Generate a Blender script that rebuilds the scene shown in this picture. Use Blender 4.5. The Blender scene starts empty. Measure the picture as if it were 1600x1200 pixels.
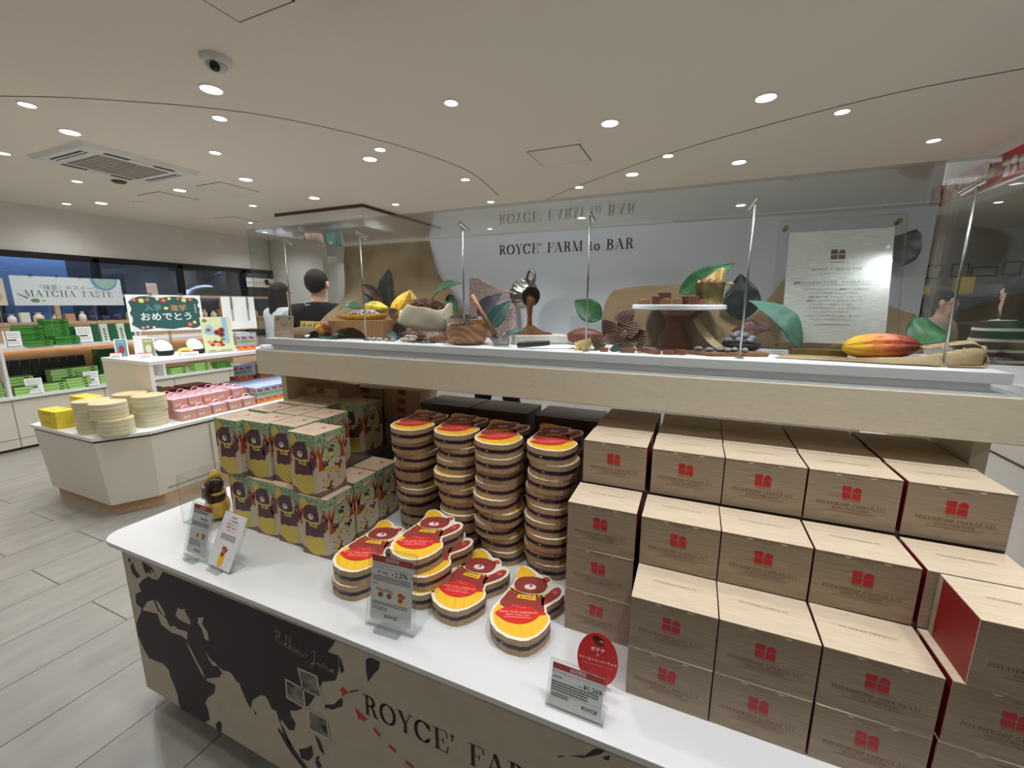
import bpy, math, random
from mathutils import Vector, Matrix, Euler
random.seed(7)
scene = bpy.context.scene
COL = scene.collection
PI = math.pi

# ------------------------------------------------------------------ camera, light, exposure
cam_d = bpy.data.cameras.new('camera')
cam_d.sensor_fit = 'HORIZONTAL'; cam_d.sensor_width = 36.0
cam_d.lens = 660.15 / 1600 * 36.0
cam_d.clip_start = 0.02; cam_d.clip_end = 60
cam = bpy.data.objects.new('camera', cam_d); COL.objects.link(cam)
cam.location = (0, 0, 1.5)
cam.rotation_mode = 'XYZ'
_y, _p, _r = math.radians(-23.311), math.radians(10.747), math.radians(0.0917)
_f = Vector((math.sin(_y), math.cos(_y), 0)); _rt = Vector((math.cos(_y), -math.sin(_y), 0)); _up = Vector((0, 0, 1))
_f2 = _f*math.cos(_p) - _up*math.sin(_p); _u2 = _up*math.cos(_p) + _f*math.sin(_p)
_r3 = _rt*math.cos(_r) + _u2*math.sin(_r); _u3 = _u2*math.cos(_r) - _rt*math.sin(_r)
cam.rotation_euler = Matrix((_r3, _u3, -_f2)).transposed().to_euler()
scene.camera = cam

world = bpy.data.worlds.new('world'); scene.world = world
world.use_nodes = True
world.node_tree.nodes['Background'].inputs[0].default_value = (0.05, 0.06, 0.08, 1)
world.node_tree.nodes['Background'].inputs[1].default_value = 0.3

vs = scene.view_settings
vs.view_transform = 'Standard'; vs.look = 'None'; vs.exposure = 0.0; vs.gamma = 1.0; vs.use_curve_mapping = False
cy = scene.cycles
cy.max_bounces = 9; cy.diffuse_bounces = 5; cy.glossy_bounces = 4; cy.transmission_bounces = 6; cy.transparent_max_bounces = 24
cy.caustics_reflective = False; cy.caustics_refractive = False
cy.sample_clamp_indirect = 4.0
cy.use_denoising = True

CEIL = 2.7
LAMP_W = 9.4          # watts of each downlight spot
# ceiling downlights: (x, y, kind) 0 = small bright, 1 = large with white ring
DOWNLIGHTS = [
 (-2.636, 1.78, 1), (-1.464, 2.458, 0), (-2.981, 2.046, 0), (-0.634, 3.133, 1), (0.28, 3.133, 1), (0.75, 3.535, 0),
 (1.521, 4.384, 0), (0.237, 4.371, 1), (-0.313, 3.964, 0), (-0.654, 4.368, 1), (-1.225, 4.607, 0), (-2.396, 2.918, 0),
 (-2.628, 3.064, 1), (-2.183, 3.9, 0), (-2.36, 4.829, 0), (-3.877, 1.456, 0), (-4.203, 1.777, 1), (-5.282, 1.784, 0),
 (-3.675, 2.452, 0), (-5.799, 2.438, 0), (-4.172, 3.056, 1), (-5.221, 3.051, 1), (-7.2, 2.889, 0, .35), (-6.763, 3.038, 1, .7),
 (-5.184, 3.853, 0), (-4.157, 3.866, 1), (-3.497, 4.492, 0), (-6.3, 4.6, 0), (-6.6, 1.6, 0),
 # the same rows carried on over and beyond the camera; last four added
 (-1.50, 0.72, 0, .27), (-0.70, 0.74, 1, .85), (0.30, 0.74, 1, 1.45, 95), (1.05, 0.74, 0, .8, 110), (-2.3, 0.5, 1, .5), (-3.4, 0.4, 0, .55), (0.9, 1.7, 1, .7), (-1.30, 1.42, 0, .35), (-0.40, 1.42, 1, .6), (0.35, -0.6, 1, .4), (-1.2, -0.6, 1, .4),
 (-3.2, -1.0, 1), (1.9, 0.6, 1), (-4.8, 0.2, 1), (-6.2, 0.2, 1),
 (2.6, 2.6, 1), (2.3, 5.6, 1), (0.4, 6.2, 1), (-1.6, 6.2, 1), (3.8, 4.6, 1), (1.2, 7.6, 0), (3.2, 7.2, 0),
 (-5.0, 6.6, 0), (-6.4, 6.6, 0), (-3.2, 6.5, 0), (-6.9, 5.3, 0)]  # this last line is added to brighten the rear wall

# ------------------------------------------------------------------ helpers
def lin(c):
    return tuple((v/255/12.92 if v/255 <= 0.04045 else ((v/255+0.055)/1.055)**2.4) for v in c)
MATS = {}
def mat(name, rgb=(200, 200, 200), rough=0.6, metal=0.0, spec=0.5, emit=None, coat=0.0):
    if name in MATS: return MATS[name]
    m = bpy.data.materials.new(name); m.use_nodes = True
    b = m.node_tree.nodes['Principled BSDF']
    b.inputs['Base Color'].default_value = (*lin(rgb), 1)
    b.inputs['Roughness'].default_value = rough
    b.inputs['Metallic'].default_value = metal
    b.inputs['Specular IOR Level'].default_value = spec
    if coat: b.inputs['Coat Weight'].default_value = coat; b.inputs['Coat Roughness'].default_value = 0.1
    if emit:
        b.inputs['Emission Color'].default_value = (*lin(emit[0]), 1); b.inputs['Emission Strength'].default_value = emit[1]
    MATS[name] = m
    return m
def nodes(m):
    nt = m.node_tree
    return nt, nt.nodes, nt.links, nt.nodes['Principled BSDF']
def coords(nt, scale=(1, 1, 1), kind='Object', rot=(0, 0, 0)):
    tc = nt.nodes.new('ShaderNodeTexCoord'); mp = nt.nodes.new('ShaderNodeMapping')
    mp.inputs['Scale'].default_value = scale; mp.inputs['Rotation'].default_value = rot
    nt.links.new(tc.outputs[kind], mp.inputs['Vector']); return mp.outputs['Vector']
def noise_mat(name, c1, c2, scale=(5, 5, 5), nscale=4, detail=4, rough=0.6, lo=0.35, hi=0.65, bump=0.0, metal=0.0, spec=0.4, kind='Object', dist=0.0):
    if name in MATS: return MATS[name]
    m = mat(name, c1, rough, metal, spec)
    nt, N, L, b = nodes(m)
    v = coords(nt, scale, kind)
    n = N.new('ShaderNodeTexNoise'); n.inputs['Scale'].default_value = nscale; n.inputs['Detail'].default_value = detail
    n.inputs['Distortion'].default_value = dist
    L.new(v, n.inputs['Vector'])
    r = N.new('ShaderNodeValToRGB'); r.color_ramp.elements[0].position = lo; r.color_ramp.elements[1].position = hi
    r.color_ramp.elements[0].color = (*lin(c1), 1); r.color_ramp.elements[1].color = (*lin(c2), 1)
    L.new(n.outputs['Fac'], r.inputs['Fac']); L.new(r.outputs['Color'], b.inputs['Base Color'])
    if bump:
        bp = N.new('ShaderNodeBump'); bp.inputs['Strength'].default_value = bump; bp.inputs['Distance'].default_value = 0.002
        L.new(n.outputs['Fac'], bp.inputs['Height']); L.new(bp.outputs['Normal'], b.inputs['Normal'])
    return m
def weave_mat(name, c1, c2, scale=900, rough=0.9):
    if name in MATS: return MATS[name]
    m = mat(name, c1, rough, 0, 0.1)
    nt, N, L, b = nodes(m)
    v = coords(nt, (1, 1, 1), 'Object')
    n = N.new('ShaderNodeTexNoise'); n.inputs['Scale'].default_value = 9; n.inputs['Detail'].default_value = 5
    L.new(v, n.inputs['Vector'])
    outs = []
    for d in ('X', 'Z'):
        w = N.new('ShaderNodeTexWave'); w.wave_type = 'BANDS'; w.bands_direction = d
        w.inputs['Scale'].default_value = scale/6.283/3; w.inputs['Distortion'].default_value = 1.2; w.inputs['Detail'].default_value = 2
        L.new(v, w.inputs['Vector']); outs.append(w.outputs['Fac'])
    mx = N.new('ShaderNodeMath'); mx.operation = 'MAXIMUM'; L.new(outs[0], mx.inputs[0]); L.new(outs[1], mx.inputs[1])
    ad = N.new('ShaderNodeMath'); ad.operation = 'MULTIPLY_ADD'; ad.inputs[1].default_value = 0.5
    L.new(mx.outputs[0], ad.inputs[0]); L.new(n.outputs['Fac'], ad.inputs[2])
    r = N.new('ShaderNodeValToRGB'); r.color_ramp.elements[0].position = 0.5; r.color_ramp.elements[1].position = 1.15
    r.color_ramp.elements[0].color = (*lin(c2), 1); r.color_ramp.elements[1].color = (*lin(c1), 1)
    L.new(ad.outputs[0], r.inputs['Fac']); L.new(r.outputs['Color'], b.inputs['Base Color'])
    bp = N.new('ShaderNodeBump'); bp.inputs['Strength'].default_value = 0.6; bp.inputs['Distance'].default_value = 0.002
    L.new(mx.outputs[0], bp.inputs['Height']); L.new(bp.outputs['Normal'], b.inputs['Normal'])
    return m
def pane_mat(name, tint=(250, 253, 252), f0=0.04, rough=0.0, k=0.96):
    """thin clear acrylic or glass: see-through, with a mirror reflection that grows towards grazing"""
    if name in MATS: return MATS[name]
    m = bpy.data.materials.new(name); m.use_nodes = True
    nt = m.node_tree; N = nt.nodes; L = nt.links
    N.remove(N['Principled BSDF']); out = N['Material Output']
    t = N.new('ShaderNodeBsdfTransparent'); t.inputs[0].default_value = (*lin(tint), 1)
    g = N.new('ShaderNodeBsdfGlossy'); g.inputs['Roughness'].default_value = rough; g.inputs['Color'].default_value = (1, 1, 1, 1)
    lw = N.new('ShaderNodeLayerWeight'); lw.inputs['Blend'].default_value = 0.5
    pw = N.new('ShaderNodeMath'); pw.operation = 'POWER'; pw.inputs[1].default_value = 5
    L.new(lw.outputs['Facing'], pw.inputs[0])
    ma = N.new('ShaderNodeMath'); ma.operation = 'MULTIPLY_ADD'; ma.inputs[1].default_value = k; ma.inputs[2].default_value = f0
    L.new(pw.outputs[0], ma.inputs[0])
    mx = N.new('ShaderNodeMixShader'); L.new(ma.outputs[0], mx.inputs[0]); L.new(t.outputs[0], mx.inputs[1]); L.new(g.outputs[0], mx.inputs[2])
    L.new(mx.outputs[0], out.inputs['Surface'])
    MATS[name] = m
    return m

def hull(pts):
    pts = sorted(set((round(x, 6), round(y, 6)) for x, y in pts))
    if len(pts) < 3: return pts
    def half(seq):
        h = []
        for p in seq:
            while len(h) >= 2 and (h[-1][0]-h[-2][0])*(p[1]-h[-2][1]) - (h[-1][1]-h[-2][1])*(p[0]-h[-2][0]) <= 0: h.pop()
            h.append(p)
        return h
    a = half(pts); b = half(pts[::-1]); return a[:-1] + b[:-1]
def smooth_path(pts, n=6, closed=False):
    """Catmull-Rom through the points"""
    P = [Vector(p) for p in pts]; out = []; m = len(P)
    rng = range(m if closed else m-1)
    for i in rng:
        if closed: p0, p1, p2, p3 = P[(i-1) % m], P[i], P[(i+1) % m], P[(i+2) % m]
        else: p0, p1, p2, p3 = P[max(i-1, 0)], P[i], P[i+1], P[min(i+2, m-1)]
        for k in range(n):
            t = k/n
            out.append(0.5*((2*p1) + (p2-p0)*t + (2*p0-5*p1+4*p2-p3)*t*t + (3*p1-p0-3*p2+p3)*t**3))
    if not closed: out.append(P[-1])
    return [tuple(p) for p in out]
def circ(cx, cy, rx, ry=None, n=20, rot=0, a0=0, a1=2*PI):
    ry = rx if ry is None else ry; o = []
    full = abs(a1-a0-2*PI) < 1e-6
    for i in range(n if full else n+1):
        a = a0+(a1-a0)*i/n; x, y = rx*math.cos(a), ry*math.sin(a)
        o.append((cx+x*math.cos(rot)-y*math.sin(rot), cy+x*math.sin(rot)+y*math.cos(rot)))
    return o

class MB:
    def __init__(s): s.v = []; s.f = []; s.m = []
    def face(s, pts, m=0):
        i = len(s.v); s.v += [tuple(p) for p in pts]; s.f.append(tuple(range(i, i+len(pts)))); s.m.append(m)
    def mesh(s, verts, faces, m=0, M=None):
        i = len(s.v); s.v += [tuple(M @ Vector(p)) if M else tuple(p) for p in verts]
        for f in faces: s.f.append(tuple(j+i for j in f)); s.m.append(m)
    def box(s, x0, x1, y0, y1, z0, z1, m=0, ms=None, M=None):
        V = [(x0, y0, z0), (x1, y0, z0), (x1, y1, z0), (x0, y1, z0), (x0, y0, z1), (x1, y0, z1), (x1, y1, z1), (x0, y1, z1)]
        F = [(3, 2, 1, 0), (4, 5, 6, 7), (0, 1, 5, 4), (1, 2, 6, 5), (2, 3, 7, 6), (3, 0, 4, 7)]  # bottom top front right back left
        i = len(s.v); s.v += [tuple(M @ Vector(p)) if M else p for p in V]
        for k, f in enumerate(F): s.f.append(tuple(j+i for j in f)); s.m.append(ms[k] if ms else m)
    def prism(s, poly, z0, z1, m=0, mt=None, mb=None, M=None, top=None):
        """poly (x,y) counter-clockwise, extruded; top = other outline for a taper"""
        n = len(poly); i = len(s.v); top = top or poly
        V = [(x, y, z0) for x, y in poly] + [(x, y, z1) for x, y in top]
        s.v += [tuple(M @ Vector(p)) if M else p for p in V]
        for k in range(n): s.f.append((i+k, i+(k+1) % n, i+n+(k+1) % n, i+n+k)); s.m.append(m)
        s.f.append(tuple(i+n+k for k in range(n))); s.m.append(m if mt is None else mt)
        s.f.append(tuple(i+k for k in reversed(range(n)))); s.m.append(m if mb is None else mb)
    def lathe(s, prof, n=24, m=0, M=None, ax=(1, 1), rib=None):
        i = len(s.v); k = len(prof)
        for r, z in prof:
            for j in range(n):
                a = 2*PI*j/n; q = r*(1+(rib(a, z) if rib else 0)); p = (q*ax[0]*math.cos(a), q*ax[1]*math.sin(a), z)
                s.v.append(tuple(M @ Vector(p)) if M else p)
        for a in range(k-1):
            for j in range(n):
                s.f.append((i+a*n+j, i+a*n+(j+1) % n, i+(a+1)*n+(j+1) % n, i+(a+1)*n+j)); s.m.append(m)
        s.f.append(tuple(i+j for j in reversed(range(n)))); s.m.append(m)
        s.f.append(tuple(i+(k-1)*n+j for j in range(n))); s.m.append(m)
    def tube(s, pts, r, n=8, m=0, flat=None):
        P = [Vector(p) for p in pts]; i = len(s.v); K = len(P)
        up = Vector((0, 0, 1))
        for k in range(K):
            t = (P[min(k+1, K-1)]-P[max(k-1, 0)]).normalized()
            u = t.cross(up);
            if u.length < 1e-3: u = t.cross(Vector((0, 1, 0)))
            u.normalize(); w = u.cross(t)
            rr = r[k] if isinstance(r, (list, tuple)) else r
            for j in range(n):
                a = 2*PI*j/n; q = P[k] + u*rr*math.cos(a) + w*rr*math.sin(a)*(flat or 1); s.v.append(tuple(q))
        for k in range(K-1):
            for j in range(n): s.f.append((i+k*n+j, i+k*n+(j+1) % n, i+(k+1)*n+(j+1) % n, i+(k+1)*n+j)); s.m.append(m)
        s.f.append(tuple(i+j for j in reversed(range(n)))); s.m.append(m)
        s.f.append(tuple(i+(K-1)*n+j for j in range(n))); s.m.append(m)
    def ball(s, c, r, n=12, k=8, m=0, M=None):
        rr = r if isinstance(r, (list, tuple)) else (r, r, r)
        pr = [(max(math.sin(PI*j/k), 0.02), -math.cos(PI*j/k)) for j in range(k+1)]
        MM = Matrix.Translation(c) @ (M or Matrix()) @ Matrix.Diagonal((*rr, 1))
        s.lathe(pr, n, m, MM)
    def grid(s, fn, nu, nv, m=0, th=0.0):
        i = len(s.v)
        G = [[Vector(fn(a/nu, b/nv)) for b in range(nv+1)] for a in range(nu+1)]
        for row in G:
            for p in row: s.v.append(tuple(p))
        for a in range(nu):
            for b in range(nv):
                q = i+a*(nv+1)+b; s.f.append((q, q+nv+1, q+nv+2, q+1)); s.m.append(m)
        if th:
            j = len(s.v)
            for a in range(nu+1):
                for b in range(nv+1):
                    du = G[min(a+1, nu)][b]-G[max(a-1, 0)][b]; dv = G[a][min(b+1, nv)]-G[a][max(b-1, 0)]
                    nn = du.cross(dv); nn = nn.normalized() if nn.length > 1e-12 else Vector((0, 0, 1))
                    s.v.append(tuple(G[a][b]-nn*th))
            for a in range(nu):
                for b in range(nv):
                    q = j+a*(nv+1)+b; s.f.append((q, q+1, q+nv+2, q+nv+1)); s.m.append(m)
            ed = [(a, 0) for a in range(nu)]+[(nu, b) for b in range(nv)]+[(a, nv) for a in range(nu, 0, -1)]+[(0, b) for b in range(nv, 0, -1)]
            for e in range(len(ed)):
                (a, b), (c, d) = ed[e], ed[(e+1) % len(ed)]
                p, q = a*(nv+1)+b, c*(nv+1)+d
                s.f.append((i+p, j+p, j+q, i+q)); s.m.append(m)
    def flat(s, polys, O, U, V, m=0):
        """2-D polygons put on a plane: O origin, U and V unit vectors"""
        O, U, V = Vector(O), Vector(U), Vector(V)
        for p in polys: s.face([O+U*q[0]+V*q[1] for q in p], m)
    def build(s, name, mats, parent=None, loc=None, rot=None, smooth=False, bevel=0, kind=None, sharp=None):
        me = bpy.data.meshes.new(name); me.from_pydata(s.v, [], s.f); 
        for k in (mats if isinstance(mats, (list, tuple)) else [mats]): me.materials.append(k)
        me.polygons.foreach_set('material_index', s.m)
        if smooth: me.polygons.foreach_set('use_smooth', [True]*len(s.f))
        me.update()
        if smooth and sharp: me.set_sharp_from_angle(angle=math.radians(sharp))
        o = bpy.data.objects.new(name, me); COL.objects.link(o)
        if parent: o.parent = parent
        if loc: o.location = loc
        if rot: o.rotation_euler = rot
        if bevel:
            b = o.modifiers.new('bevel', 'BEVEL'); b.width = bevel; b.segments = 2; b.limit_method = 'ANGLE'; b.angle_limit = math.radians(40)
        if kind: o['kind'] = kind
        return o
def thing(name, label, cat, loc=(0, 0, 0), rz=0.0, group=None):
    o = bpy.data.objects.new(name, None); COL.objects.link(o); o.empty_display_size = 0.02
    o.location = loc; o.rotation_euler = (0, 0, rz); o['label'] = label; o['category'] = cat
    if group: o['group'] = group
    return o
def tag(o, label, cat, group=None, kind=None):
    o['label'] = label; o['category'] = cat
    if group: o['group'] = group
    if kind: o['kind'] = kind
    return o
def dup(src, loc, rz=0.0, label=None, group=None):
    def rec(o, par):
        c = o.copy(); COL.objects.link(c)
        if par: c.parent = par
        for ch in list(o.children): rec(ch, c)
        return c
    r = rec(src, None); r.location = loc; r.rotation_euler = (0, 0, rz)
    if label: r['label'] = label
    if group: r['group'] = group
    return r

# ---- lettering
_tx = {}
def text_geo(s, size=1.0, align='CENTER', bold=0.0, res=2):
    """sans lettering, Japanese included, as flat triangles"""
    key = (s, align, bold, res)
    if key not in _tx:
        c = bpy.data.curves.new('lettering', 'FONT'); c.body = s; c.size = 1.0; c.align_x = align; c.resolution_u = res; c.offset = bold
        c.fill_mode = 'FRONT'
        o = bpy.data.objects.new('lettering', c); COL.objects.link(o)
        dg = bpy.context.evaluated_depsgraph_get(); dg.update()
        me = o.evaluated_get(dg).to_mesh()
        _tx[key] = ([tuple(v.co) for v in me.vertices], [tuple(p.vertices) for p in me.polygons])
        bpy.data.objects.remove(o); bpy.data.curves.remove(c)
    V, F = _tx[key]
    return [[(V[i][0]*size, V[i][1]*size) for i in f] for f in F]
def pen(path, wx, wy):
    out = []
    for (x0, y0), (x1, y1) in zip(path, path[1:]):
        q = []
        for x, y in ((x0, y0), (x1, y1)): q += [(x-wx/2, y-wy/2), (x+wx/2, y-wy/2), (x+wx/2, y+wy/2), (x-wx/2, y+wy/2)]
        out.append(hull(q))
    return out
_S, _H = 0.145, 0.03     # stem and hairline of a high-contrast serif face
def _glyph(ch):
    S, H = _S, _H
    def stem(x, y0=0, y1=1): return pen([(x, y0+H/2), (x, y1-H/2)], S, H)
    def serif(x, y, w=0.34): return pen([(x-w/2, y), (x+w/2, y)], 0.001, H)
    def hair(p): return pen(p, H, H)
    t, b = 1-H/2, H/2
    def bowl(x, y0, y1, r): return pen([(x, y1-H/2)] + [(x+(r)*math.sin(a), (y0+y1)/2+(y1-y0-H)/2*math.cos(a)) for a in [PI*i/12 for i in range(13)]] + [(x, y0+H/2)], S*0.9, H)
    def ring(cx, cy, rx, ry, a0=0, a1=2*PI, n=24): return pen([(cx+rx*math.cos(a0+(a1-a0)*i/n), cy+ry*math.sin(a0+(a1-a0)*i/n)) for i in range(n+1)], S, H)
    if ch == 'A': return hair([(0.09, 0), (0.40, 1)]) + pen([(0.40, 1-H/2), (0.70, b)], S*1.05, H) + hair([(0.19, 0.33), (0.58, 0.33)]) + serif(0.09, b, 0.26) + serif(0.70, b), 0.84
    if ch == 'B': return stem(0.2) + serif(0.16, t, 0.3) + serif(0.16, b, 0.3) + bowl(0.26, 0.52, 1, 0.30) + bowl(0.26, 0, 0.54, 0.36), 0.74
    if ch == 'C': return ring(0.42, 0.5, 0.34, 0.485, 0.55, 2*PI-0.6) + pen([(0.74, 0.66), (0.76, 0.97)], 0.04, H) + pen([(0.70, 0.30), (0.74, 0.24)], H, H), 0.84
    if ch == 'D': return stem(0.2) + serif(0.16, t, 0.3) + serif(0.16, b, 0.3) + bowl(0.3, 0, 1, 0.42), 0.86
    if ch in 'EF':
        g = stem(0.2) + serif(0.16, t, 0.3) + hair([(0.2, t), (0.62, t)]) + pen([(0.63, t), (0.66, 0.72)], 0.045, H) + hair([(0.2, 0.52), (0.48, 0.52)]) + pen([(0.48, 0.40), (0.48, 0.64)], 0.035, H) + serif(0.18, b, 0.32)
        if ch == 'E': return g + hair([(0.2, b), (0.64, b)]) + pen([(0.66, b), (0.70, 0.31)], 0.045, H), 0.74
        return g, 0.68
    if ch == 'H': return stem(0.2) + stem(0.72) + hair([(0.2, 0.51), (0.72, 0.51)]) + serif(0.2, t) + serif(0.2, b) + serif(0.72, t) + serif(0.72, b), 0.92
    if ch == 'I': return stem(0.2) + serif(0.2, t) + serif(0.2, b), 0.4
    if ch == 'L': return stem(0.2) + serif(0.2, t) + serif(0.16, b, 0.3) + hair([(0.2, b), (0.60, b)]) + pen([(0.62, b), (0.66, 0.34)], 0.05, H), 0.7
    if ch == 'M': return hair([(0.14, 0), (0.14, 1)]) + pen([(0.16, t), (0.47, b)], S, H) + hair([(0.47, 0.02), (0.80, 0.98)]) + stem(0.84) + serif(0.12, b, 0.26) + serif(0.84, b) + serif(0.12, t, 0.2) + serif(0.86, t, 0.3), 1.04
    if ch == 'N': return hair([(0.14, 0), (0.14, 1)]) + pen([(0.16, t), (0.70, b)], S, H) + hair([(0.72, 0), (0.72, 1)]) + serif(0.12, b, 0.26) + serif(0.1, t, 0.2) + serif(0.72, t, 0.26), 0.88
    if ch == 'O': return ring(0.43, 0.5, 0.35, 0.485), 0.86
    if ch in 'PR':
        g = stem(0.2) + serif(0.16, t, 0.3) + serif(0.2, b, 0.34) + bowl(0.26, 0.46, 1, 0.32)
        if ch == 'R': return g + pen([(0.38, 0.48), (0.52, 0.40), (0.58, 0.12), (0.66, 0.02)], S*0.9, H) + hair([(0.66, b), (0.76, 0.07)]), 0.8
        return g, 0.72
    if ch == 'S':
        return pen(smooth_path([(0.50, 0.78), (0.42, 0.95), (0.30, 0.98), (0.14, 0.90), (0.12, 0.72), (0.28, 0.56), (0.46, 0.42), (0.50, 0.22), (0.42, 0.06), (0.28, 0.02), (0.14, 0.08), (0.07, 0.26)], 3), 0.09, H) + pen([(0.54, 0.70), (0.54, 0.99)], 0.035, H) + pen([(0.05, 0.01), (0.05, 0.3)], 0.035, H), 0.62
    if ch == 'T': return stem(0.38) + serif(0.38, b, 0.36) + hair([(0.05, t), (0.71, t)]) + pen([(0.05, 0.72), (0.06, t)], 0.04, H) + pen([(0.71, 0.72), (0.70, t)], 0.04, H), 0.76
    if ch == 'U': return pen([(0.2, t), (0.2, 0.3), (0.24, 0.1), (0.34, b)], S, H) + hair([(0.34, b), (0.5, b), (0.64, 0.14), (0.68, 0.4), (0.68, 1)]) + serif(0.2, t) + serif(0.68, t, 0.26), 0.84
    if ch == 'Y': return pen([(0.14, t), (0.40, 0.46)], S, H) + hair([(0.42, 0.46), (0.68, 1)]) + stem(0.40, 0, 0.5) + serif(0.40, b) + serif(0.14, t, 0.32) + serif(0.68, t, 0.26), 0.78
    if ch == 'o': return ring(0.27, 0.31, 0.20, 0.30), 0.56
    if ch == 't': return pen([(0.18, 0.9), (0.18, 0.14), (0.26, 0.03), (0.38, 0.08)], 0.11, H) + hair([(0.03, 0.62), (0.36, 0.62)]), 0.44
    if ch == "'": return [circ(0.10, 0.92, 0.07, 0.07, 10)] + pen([(0.15, 0.92), (0.13, 0.78), (0.05, 0.68)], 0.04, H), 0.26
    if ch == '-': return pen([(0.05, 0.35), (0.3, 0.35)], H, 0.06), 0.35
    return [], 0.42
def serif_geo(s, size, align='CENTER', track=0.02):
    x = 0; out = []
    for ch in s:
        g, w = _glyph(ch)
        out += [[(px+x, py) for px, py in p] for p in g]; x += w+track
    dx = -x/2 if align == 'CENTER' else 0
    return [[((px+dx)*size, py*size) for px, py in p] for p in out], x*size
def clip_rect(p, x0, y0, x1, y1):
    for ax, lim, sg in ((0, x0, 1), (0, x1, -1), (1, y0, 1), (1, y1, -1)):
        o = []
        for i in range(len(p)):
            a, b = p[i-1], p[i]; da, db = (a[ax]-lim)*sg, (b[ax]-lim)*sg
            if (da >= 0) != (db >= 0): t = da/(da-db); o.append((a[0]+(b[0]-a[0])*t, a[1]+(b[1]-a[1])*t))
            if db >= 0: o.append(b)
        p = o
        if len(p) < 3: return None
    return p
def shift(polys, dx, dy, rot=0):
    c, s = math.cos(rot), math.sin(rot)
    return [[(x*c-y*s+dx, x*s+y*c+dy) for x, y in p] for p in polys]
def rect(x0, y0, x1, y1): return [(x0, y0), (x1, y0), (x1, y1), (x0, y1)]
def logo(cx, cy, w):
    """four-part block mark whose upper right piece is rounded like a leaf"""
    h = w*0.82; g = w*0.03; x0, y0 = cx-w/2, cy-h/2
    leaf = [(cx+g, cy+g), (cx+w/2, cy+g), (cx+w/2, cy+h*0.22), (cx+w*0.46, cy+h*0.36), (cx+w*0.36, cy+h*0.47), (cx+w*0.2, cy+h*0.47), (cx+w*0.06, cy+h*0.32)]
    return [rect(x0, cy+g, cx-g, cy+h/2), leaf, rect(x0, y0, cx-g, cy-g), rect(cx+g, y0, cx+w/2, cy-g)]
def jline(w, h, seed=0, gap=0.25):
    """a line of tiny print: a run of small dashes"""
    r = random.Random(seed); x = -w/2; out = []
    while x < w/2-h*0.4:
        l = h*r.uniform(0.6, 1.6); l = min(l, w/2-x); out.append(rect(x, 0, x+l, h)); x += l+h*gap
    return out
# ------------------------------------------------------------------ materials of the room
M_white = mat('white_laminate', (225, 225, 226), 0.35)
M_whitem = mat('white_matt', (228, 226, 222), 0.6)
M_wall = noise_mat('wall_paint', (220, 218, 210), (225, 222, 215), (1, 1, 1), 6, 3, 0.8)
M_ceil = mat('ceiling_paint', (238, 230, 217), 0.9, 0, 0.2)
M_groove = mat('shadow_gap', (96, 88, 78), 0.9)
M_cream = noise_mat('cream_linen_laminate', (203, 193, 170), (212, 203, 182), (14, 14, 60), 5, 6, 0.55, 0.3, 0.7)
M_beige = noise_mat('beige_panel', (186, 177, 160), (193, 184, 167), (6, 6, 6), 4, 4, 0.6)
M_oak = noise_mat('light_oak', (186, 152, 118), (202, 170, 136), (30, 2, 30), 3, 5, 0.5)
M_black = mat('black_frame', (14, 14, 15), 0.45)
M_dark = mat('dark_recess', (22, 20, 19), 0.7)
M_steel = mat('brushed_steel', (190, 190, 190), 0.28, 1.0)
M_chrome = mat('chrome', (215, 215, 215), 0.12, 1.0)
M_glass = pane_mat('showcase_glass', (251, 252, 252), 0.04)
M_acryl = pane_mat('clear_acrylic', (253, 254, 254), 0.04, 0.02)
M_edge = pane_mat('acrylic_edge', (228, 232, 231), 0.16, 0.08, 0.6)
M_print = mat('black_print', (26, 24, 26), 0.6)
M_grey = mat('grey_print', (90, 90, 92), 0.7)
M_paper = mat('white_paper', (238, 238, 238), 0.55)
M_redp = mat('red_print', (196, 40, 42), 0.55)

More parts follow.
